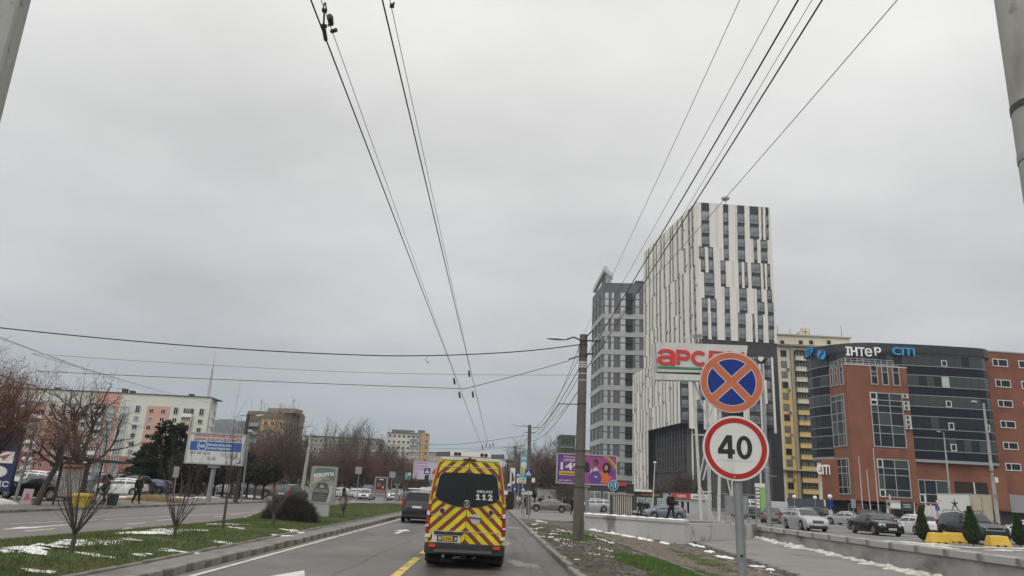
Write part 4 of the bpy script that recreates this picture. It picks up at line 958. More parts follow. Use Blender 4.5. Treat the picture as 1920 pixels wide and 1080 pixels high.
def grow_tree(seed, H, r0, trunk_h=0.28, limbs=5, sub=5, twigs=6, spread=0.75, droop=0.0, curve=0.25, tw=0.012, leaf=0, leaf_sz=0.09, lean=(0, 0), tl=0.16, upright=0.55):
 """returns trunk builder, crown builder (branches slot 0, twigs slot 1), leaf builder"""
 r = random.Random(seed); T = MB(); K = MB(); LV = MB()
 top = Vector((lean[0], lean[1], H * trunk_h)); pts = [Vector((0, 0, -.15))]
 for i in range(1, 5):
  t = i / 4; pts.append(Vector((lean[0] * t, lean[1] * t, H * trunk_h * t)) + rv(r, .03 * H * .2))
 T.tube(pts, [r0 * 1.35, r0 * 1.05, r0 * .95, r0 * .88, r0 * .8], 8)
 def branch(p, d, ln, rad, lev):
  n = 4 if lev < 2 else 3; ps = [p]; q = p.copy(); dd = d.copy()
  for i in range(n):
   dd = (dd + rv(r, curve) + Vector((0, 0, (upright if lev < 3 else upright * .4) * .22 - droop * .15 * lev))).normalized(); q = q + dd * (ln / n); ps.append(q.copy())
  K.tube(ps, [rad * (1 - .78 * i / n) for i in range(n + 1)], 5 if lev < 2 else 3, 0, cap=False)
  if lev == 3:
   return
  cnt = (sub if lev == 1 else twigs)
  for i in range(cnt):
   t = .25 + .75 * (i + r.random()) / cnt; k = min(n - 1, int(t * n)); b = ps[k] + (ps[k + 1] - ps[k]) * (t * n - k if t < 1 else 1)
   dirn = (ps[k + 1] - ps[k]).normalized(); side = dirn.cross(rv(r)).normalized()
   nd = (dirn * (.7) + side * spread + Vector((0, 0, .12 * upright))).normalized()
   if lev < 2: branch(b, nd, ln * r.uniform(.42, .68), rad * .45, lev + 1)
   else:
    spray(b, nd, ln * r.uniform(.4, .75) + H * .02)
 def spray(b, d, ln):
  # a twig with side shoots, each a thin tapering sliver
  e = b + d * ln + Vector((0, 0, -droop * ln * .3)); sl(b, e, tw)
  m = int(r.uniform(3, 6))
  for i in range(m):
   t = .25 + .7 * i / m; p = b + (e - b) * t; sd = (d * .8 + d.cross(rv(r)).normalized() * .75).normalized(); q = p + sd * ln * r.uniform(.3, .6); sl(p, q, tw * .75)
   for _ in range(leaf if r.random() < .8 else 0):
    c = p + (q - p) * r.uniform(.3, 1.1) + rv(r, .05); a = rv(r).normalized(); s_ = leaf_sz * r.uniform(.6, 1.3); bb = a.cross(rv(r)).normalized()
    LV.add([c, c + a * s_ + bb * s_ * .45, c + a * s_ * 1.7, c + a * s_ - bb * s_ * .45], [(0, 1, 2, 3)])
 def sl(p, q, w_):
  d = (q - p); s_ = d.cross(Vector((.3, .5, .8)));
  if s_.length < 1e-4: return
  s_ = s_.normalized() * w_; u_ = d.cross(s_).normalized() * w_
  K.add([p + s_, p - s_ * .5 + u_, p - s_ * .5 - u_, q], [(0, 1, 3), (1, 2, 3), (2, 0, 3)], 1)
 for i in range(limbs):
  az = 2 * math.pi * (i + r.uniform(-.25, .25)) / limbs; el = r.uniform(.45, 1.15) if i else 1.4
  d = Vector((math.cos(az) * math.cos(el), math.sin(az) * math.cos(el), math.sin(el)))
  st = pts[4] if i % 2 == 0 else pts[3] + (pts[4] - pts[3]) * r.uniform(.3, 1)
  branch(st, d, H * (1 - trunk_h) * r.uniform(.55, .85), r0 * .62, 1)
 return T, K, LV
def tree_from(name, label, loc, parts, group=None, rotz=0, scale=1.0, twm=None, lfm=None, cat='tree'):
 T, K, LV = parts
 root = thing(name, label, cat, loc, rotz, group); root.scale = (scale,) * 3 if not isinstance(scale, tuple) else scale
 T.build('trunk', bark, root, smooth=True, fix=False)
 c = K.build('crown', [bark, twm or twig_d], root, fix=False)
 if LV.f: LV.build('foliage', lfm or leaf_r, root, fix=False)
 if isinstance(scale, tuple): root.scale = scale
 return root
gz = 0.12
# three large street trees on the left pavement
p = gp(-40, 955, gz); tree_from('street_tree', 'big russet tree at the left edge with its crown against the sky', (p.x - .5, p.y, gz), grow_tree(5, 9.6, .26, .24, 12, 10, 11, .55, tw=.015, leaf=4, leaf_sz=.065, upright=.8, curve=.2), 'street trees', scale=(.46, .46, .62), twm=twig_r, lfm=leaf_r)
p = gp(66, 947, gz); tree_from('street_tree', 'leaning dark street tree with brown leaves beside the blue pylon sign', (p.x, p.y, gz), grow_tree(12, 5.6, .18, .46, 8, 6, 8, .9, tw=.013, leaf=1, leaf_sz=.055, lean=(.75, .2), upright=.2, droop=.25), 'street trees', scale=.84, twm=twig_r, lfm=leaf_r)
p = gp(139, 939, gz); tree_from('street_tree', 'bare forked street tree beside the bus shelter', (p.x, p.y, gz), grow_tree(28, 8.2, .25, .27, 7, 7, 7, .85, tw=.012, leaf=0, lean=(-.1, 0), upright=.5), 'street trees', twm=twig_d)
# bare saplings on the median: several whips from a short stem
def sapling(seed, H, n, stem_h, r0, fan, stub=False):
 r = random.Random(seed); T = MB(); K = MB()
 T.tube([(0, 0, -.1), (.01, 0, stem_h * .5), (0, .01, stem_h)], [r0 * 1.3, r0, r0 * 1.1], 8)
 for i in range(n):
  az = 2 * math.pi * i / n + r.uniform(-.3, .3); f_ = fan * r.uniform(.35, 1.0); h = H * r.uniform(.6, 1.0) * (1.0 if f_ < fan * .7 else .8); q = Vector((0, 0, stem_h * r.uniform(.75, .98))); ps = [q]; d = Vector((math.cos(az) * f_, math.sin(az) * f_, 1)).normalized()
  for k in range(6):
   d = (d + rv(r, .07) + Vector((0, 0, .045))).normalized(); ps.append(ps[-1] + d * (h - stem_h) / 6)
  rr_ = r0 * (.5 if stub else .36); K.tube(ps, [rr_ * (1 - .85 * k / 6) for k in range(7)], 5, 0, cap=False)
  for k in range(1, 6):
   for _ in range(2):
    b = ps[k] + (ps[k + 1] - ps[k]) * r.random(); e = b + (d + rv(r, .7)).normalized() * H * r.uniform(.08, .2)
    K.tube([b, (b + e) / 2 + rv(r, .02), e], [rr_ * .28, rr_ * .2, .002], 3, 0, cap=False)
 return T, K, MB()
lz = 0.27
for (px, py, H, n, sh, r0, fan, lab, sd) in ((133, 1036, 2.35, 20, .42, .042, .85, 'nearest bare sapling with fanned whips on the median', 1), (326, 1009, 2.7, 16, .34, .038, .75, 'second bare sapling with upright whips on the median', 2), (511, 986, 1.6, 14, .5, .06, .95, 'stubby pollarded sapling in front of the round bush', 3), (643, 967, 1.8, 12, .25, .045, .6, 'small vase shaped sapling beside the lit poster stand', 4)):
 q = gp(px, py, lz); tree_from('bare_sapling', lab, (q.x, q.y, lz - .03), sapling(sd, H, n, sh, r0, fan, sd == 3), 'saplings on the median', twm=twig_d)
q = gp(345, 1004, lz); tree_from('thin_sapling', 'tall thin twiggy sapling in front of the white and blue billboard', (q.x - .1, q.y + 3.2, lz), sapling(9, 4.6, 7, .9, .04, .16), None, twm=twig_d)
for px, py, sd, lab in ((756, 946, 6, 'small round topped tree on the far median, left of its twin'), (765, 946, 7, 'small round topped tree on the far median behind the dark car')):
 q = gp(px, py, .2); tree_from('small_tree', lab, (q.x, q.y, .15), grow_tree(sd, 3.6, .06, .4, 5, 4, 4, .7, tw=.012), 'small median trees', twm=twig_d)
# round bush
def dome(seed, R, Hh, n, tw=.008):
 r = random.Random(seed); K = MB()
 for i in range(n):
  az = r.uniform(0, 2 * math.pi); el = math.asin(r.random()); f_ = r.uniform(.55, 1.0); q = Vector((math.cos(az) * math.cos(el) * R * f_, math.sin(az) * math.cos(el) * R * f_, math.sin(el) * Hh * f_ + .05))
  for _ in range(2):
   e = q + (q.normalized() * .6 + rv(r, .8)).normalized() * .3; s_ = (e - q).cross(rv(r)).normalized() * tw; K.add([q + s_, q - s_, e], [(0, 1, 2)])
  if i % 14 == 0: K.tube([(0, 0, 0), q * .5 + Vector((0, 0, .1)), q], [.02, .014, .006], 3, cap=False)
 return K
q = gp(536, 977, lz); root = thing('round_bush', 'dense dark leafless dome shaped bush on the median', 'bush', (q.x, q.y + .6, lz - .1)); dome(3, 1.12, .98, 7000).build('branches', mat('bush_twigs', (.030, .024, .020), 1, (.05, .042, .034), 1.5, .5), root, fix=False)
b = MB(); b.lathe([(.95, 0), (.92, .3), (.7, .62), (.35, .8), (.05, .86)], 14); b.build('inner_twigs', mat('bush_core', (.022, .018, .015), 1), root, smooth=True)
# conifers on the left
def conifer(seed, H, R, n=2600, sz=.22, base=.05, pw=.9):
 r = random.Random(seed); T = MB(); K = MB(); T.tube([(0, 0, -.1), (0, 0, H * .96)], [.16, .02], 6)
 for i in range(n):
  t = base + (1 - base) * (1 - (1 - r.random()) ** .62); rad = R * (1 - t) ** pw * (.75 + .25 * math.sin(t * 40 + 2)) + .08; az = r.uniform(0, 2 * math.pi); f_ = math.sqrt(r.random())
  rad *= .8 + .25 * math.sin(az * 3 + t * 9 + seed)
  c = Vector((math.cos(az) * rad * f_, math.sin(az) * rad * f_, H * t - .12 * rad * f_)); d = Vector((math.cos(az), math.sin(az), r.uniform(-.2, .7))).normalized(); s_ = sz * r.uniform(.6, 1.4); u_ = d.cross(rv(r)).normalized()
  K.add([c - d * s_ * .3, c + d * s_ * .4 + u_ * s_ * .3, c + d * s_, c + d * s_ * .4 - u_ * s_ * .3], [(0, 1, 2, 3)])
 return T, K
for px, py, Y, H, R, sd, lab in ((290, 930, 84, 7.9, 4.5, 1, 'dark conifer behind the bus shelter, left of the pair'), (318, 930, 88, 8.0, 4.4, 2, 'dark conifer behind the bus shelter, right of the pair'), (262, 930, 90, 5.6, 3.6, 3, 'lower dark conifer at the left of the clump'), (341, 930, 86, 6.0, 3.8, 4, 'lower dark conifer beside the billboard')):
 root = thing('conifer', lab, 'tree', (yp(px, py, Y).x, Y, .1), 0, 'dark conifers'); T, K = conifer(sd, H, R, 5600, .32, .03, .62); T.build('trunk', bark, root); K.build('crown', needle, root, fix=False)
# rows of bare trees: a few shapes, copied
def protos(seeds, **kw): return [grow_tree(s_, **kw) for s_ in seeds]
def meshes(parts, tm): T, K, LV = parts; return (T.mesh('trunk', bark, True, False), K.mesh('crown', [bark, tm], False, False))
darkset = [meshes(q, twig_d) for q in protos((31, 32, 33), H=5.2, r0=.12, trunk_h=.30, limbs=8, sub=6, twigs=6, spread=.95, tw=.02, upright=.3)]
redset = [meshes(q, twig_r) for q in protos((41, 42, 43, 44), H=7.0, r0=.14, trunk_h=.16, limbs=10, sub=8, twigs=7, spread=.75, tw=.028, upright=.7)]
brownset = [meshes(q, twig_b) for q in protos((51, 52, 53), H=8.5, r0=.16, trunk_h=.22, limbs=9, sub=7, twigs=7, spread=.75, tw=.028, upright=.6)]
popset = [meshes(q, twig_g) for q in protos((61, 62), H=16, r0=.22, trunk_h=.12, limbs=9, sub=6, twigs=6, spread=.28, tw=.06, upright=1.3, curve=.1)]
darkcrown = mat('dense_dark_twigs', (0.024, 0.022, 0.018), 1.0, (0.045, 0.04, 0.034), .8, .5)
def put_tree(ms, name, label, x, y, z, s_, rz, group):
 root = thing(name, label, 'tree', (x, y, z), rz, group); root.scale = (s_, s_, s_)
 link('trunk', ms[0], root); link('crown', ms[1], root); return root
r = random.Random(17)
ORD = 'first second third fourth fifth sixth seventh eighth ninth tenth eleventh twelfth thirteenth fourteenth fifteenth sixteenth'.split(); CNT = {}
def nth(s_):
 CNT[s_] = CNT.get(s_, -1) + 1; return s_ + ', %s from the left' % ORD[CNT[s_]]
# dense dark trimmed row under the white and blue billboard
for i in range(11):
 Y = 74 + (i % 3) * 3.0; px = 338 + i * 15.5
 q = yp(px, 930, Y); root = thing('trimmed_tree', nth('dark trimmed tree in the row under the white billboard'), 'tree', (q.x, Y, .1), i, 'trimmed row under the billboard')
 if i < 3:
  rr = random.Random(70 + i); T = MB(); K = MB(); T.tube([(0, 0, -.1), (.05, .02, 1.0), (-.06, .05, 2.0)], [.13, .1, .09], 6)
  for k in range(5): T.tube([(0, 0, 1.2), Vector((rr.uniform(-.9, .9), rr.uniform(-.9, .9), 2.2))], [.07, .03], 4)
  for k in range(2600):
   a = rr.uniform(0, 6.28); rad = 1.5 * math.sqrt(rr.random()); zz = 2.6 + 1.25 * rr.uniform(-1, 1) * math.sqrt(max(0, 1 - (rad / 1.6) ** 2)); c = Vector((rad * math.cos(a), rad * math.sin(a), zz)); d = rv(rr).normalized(); u_ = d.cross(rv(rr)).normalized() * .05
   K.add([c - u_, c + u_, c + d * .34], [(0, 1, 2)])
  if i == 0: trims = []
  trims.append((T.mesh('trunk', bark, True, False), K.mesh('crown', darkcrown, False, False)))
 link('trunk', trims[i % 3][0], root); link('crown', trims[i % 3][1], root); s_ = r.uniform(.9, 1.15); root.scale = (s_, s_, s_ * r.uniform(.9, 1.1))
# russet and brown bare trees along the far side up to the ambulance
xs = [(470, 100, 'r', .95), (492, 104, 'r', 1.1), (512, 98, 'b', 1.15), (530, 112, 'r', 1.1), (548, 104, 'b', .9), (563, 120, 'r', 1.0), (583, 125, 'r', .95), (600, 118, 'b', .8), (618, 130, 'r', 1.05), (633, 122, 'd', 1.3), (650, 132, 'r', 1.0), (664, 126, 'r', .95), (680, 140, 'b', .95), (693, 132, 'r', 1.0), (706, 150, 'r', 1.1), (722, 145, 'b', 1.1), (738, 155, 'r', 1.05), (752, 150, 'r', .95), (767, 165, 'b', 1.0), (782, 160, 'r', 1.0), (800, 190, 'r', .9)]
for i, (px, Y, t, s_) in enumerate(xs):
 ms = r.choice({'r': redset, 'b': brownset, 'd': darkset}[t]); nm, lb = {'r': ('russet_tree', 'russet bare tree beyond the far carriageway'), 'b': ('brown_tree', 'brown bare tree beyond the far carriageway'), 'd': ('dark_tree', 'dark bare tree in the belt behind the lit poster')}[t]
 put_tree(ms, nm, nth(lb), yp(px, 925, Y).x, Y, .05, s_, r.uniform(0, 6), {'r': 'russet trees', 'b': 'brown trees', 'd': 'dark trees'}[t])
for px, Y, s_, lb in ((632, 215, .98, 'tall pale poplar with upright twigs, left of its pair'), (655, 220, 1.0, 'tall pale poplar with upright twigs, right of its pair')): put_tree(popset[px % 2], 'poplar', lb, yp(px, 920, Y).x, Y, 0, s_, px, 'poplars')
for px, Y, s_, lb in ((716, 190, 1.5, 'large pale bare tree in front of the distant white block'), (740, 205, 1.2, 'smaller pale bare tree in front of the distant white block')): put_tree(brownset[px % 3], 'pale_tree', lb, yp(px, 920, Y).x, Y, 0, s_, px, 'pale trees before the white block')
# far wood line closing the avenue
for i in range(16):
 px = 596 + i * 14; Y = 250 + (i * 37) % 60; put_tree(redset[i % 4], 'far_tree', nth('bare tree in the far line before the distant blocks'), yp(px, 918, Y).x, Y, 0, r.uniform(1.0, 1.5), i, 'far line of bare trees')
# right side of the avenue: bare crowns behind the kiosks
for px, Y, s_, t in ((960, 230, 1.3, 'b'), (975, 190, 1.2, 'r'), (985, 150, 1.25, 'b'), (1003, 140, 1.2, 'r'), (1018, 135, 1.3, 'r'), (1032, 128, 1.25, 'b'), (1046, 132, 1.1, 'r')):
 ms = r.choice({'r': redset, 'b': brownset}[t]); put_tree(ms, 'roadside_tree', nth('bare brown tree behind the kiosks right of the lamps'), yp(px, 930, Y).x, Y, .05, s_, px, 'bare trees behind the kiosks')
for px, Y, s_ in ((1062, 105, .8), (1090, 108, .7)): put_tree(darkset[px % 3], 'kiosk_tree', 'dark tree under the purple billboard' + (' left of the concrete pole' if px < 1080 else ' right of the concrete pole'), yp(px, 935, Y).x, Y, .05, s_, px, None)
for i, (px, Y, s_) in enumerate(((1258, 128, 1.3), (1276, 124, 1.2), (1292, 130, 1.3), (1308, 126, 1.15))):
 put_tree(darkset[i % 3], 'dark_roadside_tree', nth('dark bare tree in front of the black tower base'), yp(px, 935, Y).x, Y, .3, s_, i, 'dark trees before the tower base')
# little cone thujas on the plaza edge
def thuja(seed, H, R, n=2200):
 r = random.Random(seed); T = MB(); K = MB(); T.tube([(0, 0, -.05), (0, 0, .3)], .035, 6)
 prof = lambda t: R * (min(1, t * 5) ** .5) * (1 - t) ** .72 * 1.12
 K.lathe([(prof(t) * .78 + .005, .12 + t * (H - .2)) for t in (0.02, .1, .25, .4, .55, .7, .85, .97)], 10)
 for i in range(n):
  t = r.random() ** 1.25; az = r.uniform(0, 6.28); rad = prof(t) * (.8 + .28 * r.random() + .08 * math.sin(3 * az + t * 12 + seed)); c = Vector((rad * math.cos(az), rad * math.sin(az), .1 + t * (H - .12))); d = Vector((math.cos(az) * .5, math.sin(az) * .5, 1)).normalized() + rv(r, .3); s_ = r.uniform(.05, .11); u_ = d.cross(rv(r)).normalized() * s_ * .35
  K.add([c - u_, c + u_, c + d * s_ * 1.5], [(0, 1, 2)])
 return T, K
for px, py, Y, H, R, sd, lab in ((1732, 1017, 43.5, 1.85, .36, 1, 'slim cone shaped evergreen left of the black off-roader'), (1826, 1027, 40.5, 2.0, .42, 2, 'cone shaped evergreen before the front of the black off-roader'), (1913, 1022, 42.5, 1.75, .36, 3, 'cone shaped evergreen at the right edge of the photo')):
 q = yp(px, py, Y); root = thing('cone_evergreen', lab, 'shrub', (q.x, Y, .3), 0, 'cone evergreens along the wall'); T, K = thuja(sd, H, R); T.build('trunk', bark, root); K.build('foliage', thuja_m, root, fix=False)
# dry ornamental grass clump beyond the far carriageway
q = gp(288, 940, .12); rr = random.Random(4); b = MB()
for i in range(1500):
 x, y = rr.uniform(-2.3, 2.3), rr.uniform(-.6, .6); h = rr.uniform(.3, .6) * (1 - (x / 2.6) ** 2); b.add([(x - .015, y, 0), (x + .015, y, 0), (x + rr.uniform(-.2, .2), y + rr.uniform(-.2, .2), h)], [(0, 1, 2)])
tag(b.build('dry_grass_clump', mat('dry_grass', (.30, .20, .09), 1, (.40, .29, .15), 2, .5), None, (q.x, q.y, .1), fix=False), 'straw coloured clump of dry grass beyond the far carriageway', 'plant')
# ---- grass blades
def blades(name, n, place, m, hmin, hmax, wd, seed):
 rr = np.random.RandomState(seed); P = place(rr, n); n = len(P); h = rr.uniform(hmin, hmax, n); a = rr.uniform(0, 2 * np.pi, n); lean = rr.uniform(0, .8, n) * h; a2 = rr.uniform(0, 2 * np.pi, n)
 v = np.empty((n, 3, 3)); dx_, dy_ = np.cos(a) * wd, np.sin(a) * wd
 v[:, 0] = P + np.stack([dx_, dy_, 0 * h], 1); v[:, 1] = P - np.stack([dx_, dy_, 0 * h], 1); v[:, 2] = P + np.stack([np.cos(a2) * lean, np.sin(a2) * lean, h], 1)
 me = bpy.data.meshes.new(name); me.vertices.add(n * 3); me.vertices.foreach_set('co', v.reshape(-1)); me.loops.add(n * 3); me.loops.foreach_set('vertex_index', np.arange(n * 3)); me.polygons.add(n); me.polygons.foreach_set('loop_start', np.arange(0, n * 3, 3)); me.materials.append(m); me.update(); me.validate()
 return stuff(link(name, me))
grass_m = mat('grass_blades', (0.055, 0.085, 0.022), .9, (0.125, 0.16, 0.048), 1.3, .5)
cam_mix(grass_m, (0.16, 0.135, 0.065), .6, .5, .68, 9)
def pm(rr, n):
 Y = 12 + 66 * rr.random_sample(n) ** 1.6; xa = np.interp(Y, [15, 20, 30, 36, 46, 60, 100], [-12.1, -11.85, -11.3, -11.6, -13.7, -14.2, -14.4]); xb = -6.97 + 0 * Y; t = rr.random_sample(n); X = xa + (xb - xa) * t
 return np.stack([X, Y, .12 + .16 * np.sin(np.pi * t)], 1)
blades('grass', 120000, pm, grass_m, .03, .10, .012, 1)
def pv(rr, n):
 Y = 15 + 32 * rr.random_sample(n) ** 1.2; X = 1.5 + 9.3 * rr.random_sample(n)
 f_ = np.sin(X * 1.1 + 1.2) * np.sin(Y * .33 + .8) + .5 * np.sin(X * 2.7 + Y * 1.9) + .35 * np.sin(X * 5.1 - Y * 4.3)
 near = np.exp(-(((X - 5.2) / 1.5) ** 2 + ((Y - 22.0) / 3.6) ** 2)) * 4.0 + np.exp(-(((X - 8.4) / .8) ** 2 + ((Y - 32) / 14) ** 2)) * 1.0 + np.exp(-(((X - 3.8) / 1.3) ** 2 + ((Y - 36) / 3) ** 2)) * 1.3
 k = (f_ + near * 1.7 > 1.35 + .5 * rr.random_sample(n)) & (X > 2.3)
 X, Y = X[k], Y[k]; Z = np.array([VZ(a, c) for a, c in zip(X, Y)])
 return np.stack([X, Y, Z], 1)
lush = mat('lush_grass', (0.05, 0.10, 0.02), .9, (0.11, 0.18, 0.04), 1.3, .5)
blades('verge_grass', 150000, pv, lush, .05, .15, .011, 2)
# ------------------------------------------------------------------ cars
tyre_m = mat('tyre', (0.016, 0.016, 0.016), .9, (0.03, 0.028, 0.026), 8, .5)
rim_m = mat('alloy', (0.42, 0.42, 0.43), .35, metal=.7)
black_pl = mat('black_plastic', (0.018, 0.018, 0.019), .6)
chrome = mat('chrome', (0.65, 0.65, 0.66), .15, metal=1.0)
lamp_w = mat('lamp_lens', (0.62, 0.64, 0.66), .08, spec=.9)
lamp_r = mat('red_lens', (0.28, 0.012, 0.012), .15, spec=.8)
plate_m = mat('number_plate', (0.62, 0.62, 0.60), .5)
car_glass = mat('car_glass', (0.022, 0.027, 0.030), .05, (0.05, 0.058, 0.06), 1.2, .55, spec=.75)
under_m = mat('underbody', (0.010, 0.010, 0.010), .95)
ink = mat('black_ink', (0.012, 0.012, 0.013), .6)
lit_lamp = mat('lit_headlamp', (0.8, 0.8, 0.8), .1, emit=(1, .96, .88, 2.2))
def paintm(name, c, metal=.35, rough=.28):
 m = mat(name, c, rough, tuple(x * .88 for x in c), 1.3, .5, metal=metal)
 m.node_tree.nodes['Principled BSDF'].inputs['Coat Weight'].default_value = .6; m.node_tree.nodes['Principled BSDF'].inputs['Specular IOR Level'].default_value = .5 if max(c) > .1 else .3; m.node_tree.nodes['Principled BSDF'].inputs['Coat Roughness'].default_value = .06
 return m
SILVER = paintm('silver_paint', (.42, .43, .43)); BLACK = paintm('black_paint', (.008, .008, .009), .1, .22); WHITE = paintm('white_paint_car', (.66, .66, .65), 0); GREY = paintm('grey_paint', (.13, .125, .12)); BROWN = paintm('taupe_paint', (.17, .145, .13)); BLUEG = paintm('steel_blue_paint', (.17, .20, .23)); DKGREEN = paintm('dark_green_paint', (.03, .05, .045), .2); RED = paintm('dark_red_paint', (.16, .025, .02), .1); DGREY = paintm('charcoal_paint', (.045, .047, .05), .2); BEIGE = paintm('pale_silver_paint', (.50, .49, .46)); BLUE = paintm('blue_paint', (.035, .07, .16), .1)
KIND = {
 'sedan': dict(L=4.75, W=1.80, H=1.45, R=.325, fo=.86, wb=2.80, belt=(.625, .655), top=[(-.5, .42), (-.492, .60), (-.47, .655), (-.36, .69), (-.315, .70), (-.165, .955), (-.05, 1.0), (.06, .985), (.115, .95), (.25, .70), (.33, .665), (.43, .60), (.485, .52), (.5, .40)], side=[(-.275, -.055), (-.03, .20)], wind=(.105, .245), rear=(-.31, -.165)),
 'wagon': dict(L=4.78, W=1.82, H=1.52, R=.325, fo=.92, wb=2.71, belt=(.61, .64), top=[(-.5, .42), (-.492, .62), (-.46, .72), (-.40, .945), (-.2, .995), (-.02, 1.0), (.065, .975), (.11, .935), (.24, .69), (.33, .65), (.43, .58), (.485, .50), (.5, .38)], side=[(-.42, -.285), (-.265, -.055), (-.03, .19)], wind=(.10, .235), rear=(-.47, -.405)),
 'hatch': dict(L=4.03, W=1.72, H=1.48, R=.31, fo=.78, wb=2.54, belt=(.60, .66), top=[(-.5, .40), (-.492, .60), (-.465, .70), (-.385, .93), (-.2, .99), (-.03, 1.0), (.07, .975), (.12, .93), (.28, .69), (.36, .645), (.44, .57), (.487, .48), (.5, .38)], side=[(-.34, -.15), (-.125, .20)], wind=(.115, .275), rear=(-.465, -.39)),
 'suv': dict(L=4.57, W=1.86, H=1.75, R=.37, fo=.86, wb=2.71, belt=(.62, .645), top=[(-.5, .40), (-.492, .60), (-.475, .70), (-.43, .94), (-.2, .99), (-.03, 1.0), (.055, .98), (.10, .94), (.205, .70), (.30, .675), (.42, .63), (.485, .55), (.5, .42)], side=[(-.43, -.29), (-.265, -.06), (-.035, .165)], wind=(.095, .20), rear=(-.478, -.432)),
}
KM = {}
def car_meshes(kind):
 if kind in KM: return KM[kind]
 d = KIND[kind]; L_, W_, H_ = d['L'], d['W'], d['H']; R = d['R']; Ra = R + .065
 tx = [a * L_ for a, _ in d['top']]; tz = [b * H_ for _, b in d['top']]
 xf = L_ / 2 - d['fo']; xr = xf - d['wb']
 Tf = lambda x: float(np.interp(x, tx, tz)); clear = .19 if kind != 'suv' else .24
 belt = lambda x: float(np.interp(x, [-L_ / 2, L_ / 2], [d['belt'][1] * H_, d['belt'][0] * H_ * .97]))
 def wx(x): u = abs(2 * x / L_); return W_ / 2 * (1 - .13 * u ** 7 - .02 * u ** 2)
 def bot(x):
  z = clear + (.06 if abs(x) > L_ * .46 else 0)
  for xw in (xf, xr):
   if abs(x - xw) < Ra: z = max(z, R + math.sqrt(Ra * Ra - (x - xw) ** 2))
  return z
 xs = sorted(set([round(v, 4) for v in list(np.linspace(-L_ / 2, L_ / 2, 45)) + tx + [xf - Ra, xf + Ra, xr - Ra, xr + Ra] + [xf + Ra * math.cos(a) for a in np.linspace(0, math.pi, 11)] + [xr + Ra * math.cos(a) for a in np.linspace(0, math.pi, 11)]]))
 def sec(x):
  w_, T, zb = wx(x), Tf(x), bot(x); s = min(belt(x), T - .035); s = max(s, zb + .05); g = smooth01((T - s - .05) / .28); a = W_ / 2 * .70
  lr = lambda p, q: p + (q - p) * g
  return [(w_ * .955, zb), (w_ * 1.0, zb + (s - zb) * .45), (w_ * .99, zb + (s - zb) * .8), (w_ * .945, s), (lr(w_ * .89, (w_ * .945 + a) / 2 + .025), s + (T - s) * lr(.6, .52)), (lr(w_ * .78, a), T - lr(.012, .055)), (lr(w_ * .5, a * .80), T - lr(.004, .012)), (0, T)]
 def zat(x, y):
  p = sec(x)[::-1]; return float(np.interp(abs(y), [q[0] for q in p[:6]], [q[1] for q in p[:6]]))
 def yat(x, z):
  p = sec(x); return float(np.interp(z, [q[1] for q in p[3:7]], [q[0] for q in p[3:7]]))
 b = MB(); rings = []
 for x in xs:
  h = sec(x); rings.append([(x, y, z) for y, z in h] + [(x, -y, z) for y, z in h[-2::-1]])
 b.loft(rings, close=False); n = len(rings[0])
 b.f.append(tuple(range(n))); b.m.append(0); b.f.append(tuple(range(len(b.v) - n, len(b.v)))); b.m.append(0)
 out = [('body', b.mesh('body', SILVER, True), 'paint')]
 b = MB(); b.box(-L_ * .47, -W_ * .36, clear - .02, L_ * .47, W_ * .36, belt(0) * .75); b.box(-L_ * .485, -W_ * .43, clear + .04, xr - Ra, W_ * .43, .5); b.box(xf + Ra, -W_ * .43, clear + .04, L_ * .485, W_ * .43, .5)
 out.append(('underbody', b.mesh('underbody', under_m), None))
 # glazing
 for x0, x1 in d['side']:
  for sgn in (1, -1):
   b = MB(); xx = np.linspace(x0 * L_, x1 * L_, 9); rg = []
   for x in xx:
    zl = belt(x) + .03; zh = max(zl + .012, Tf(x) - .095); zs = [zl, (zl + zh) / 2, zh]; rg.append([(x, sgn * (yat(x, z) + .006), z) for z in zs])
   b.loft(rg, close=False); out.append(('side_window', b.mesh('side_window', car_glass, True), None))
 for nm, (x0, x1) in (('windscreen', d['wind']), ('rear_window', d['rear'])):
  b = MB(); rg = []
  for k, x in enumerate(np.linspace(x0 * L_, x1 * L_, 6)):
   T = Tf(x); yl = yat(x, T - .06) if T - .06 > sec(x)[3][1] else sec(x)[5][0]; yl = max(yl, W_ * .33) * .93
   if T - sec(x)[3][1] < .15: yl = min(W_ * .40, wx(x) * .84)
   off = .012; rg.append([(x + (off if nm == 'windscreen' else -off) * .7, yl * q, zat(x, yl * q) + off) for q in np.linspace(-1, 1, 9)])
  b.loft(rg, close=False); out.append((nm, b.mesh(nm, car_glass, True), None))
 # wheels
 b = MB(); wt = .2; b.lathe([(R * .62, -wt / 2), (R * .9, -wt / 2), (R, -wt / 2 + .03), (R, wt / 2 - .03), (R * .9, wt / 2), (R * .62, wt / 2)], 22, axis='y')
 ty = b.mesh('tyre', tyre_m, True)
 b = MB(); b.lathe([(R * .63, -wt / 2 + .06), (R * .63, wt / 2 - .015), (R * .58, wt / 2 - .01), (R * .56, wt / 2 - .05), (.04, wt / 2 - .06)], 18, axis='y')
 for k in range(5):
  t = 2 * math.pi * k / 5 + .3; c, s = math.cos(t), math.sin(t); b.bar((.03 * c, wt / 2 - .03, .03 * s), (R * .58 * c, wt / 2 - .025, R * .58 * s), .06, .03, 0, (0, 1, 0))
 ri = b.mesh('rim', rim_m)
 wheels = [(x, sg * (W_ / 2 - .12), sg) for x in (xf, xr) for sg in (1, -1)]
 # lamps
 hz_, hy = .50 * H_, .345 * W_
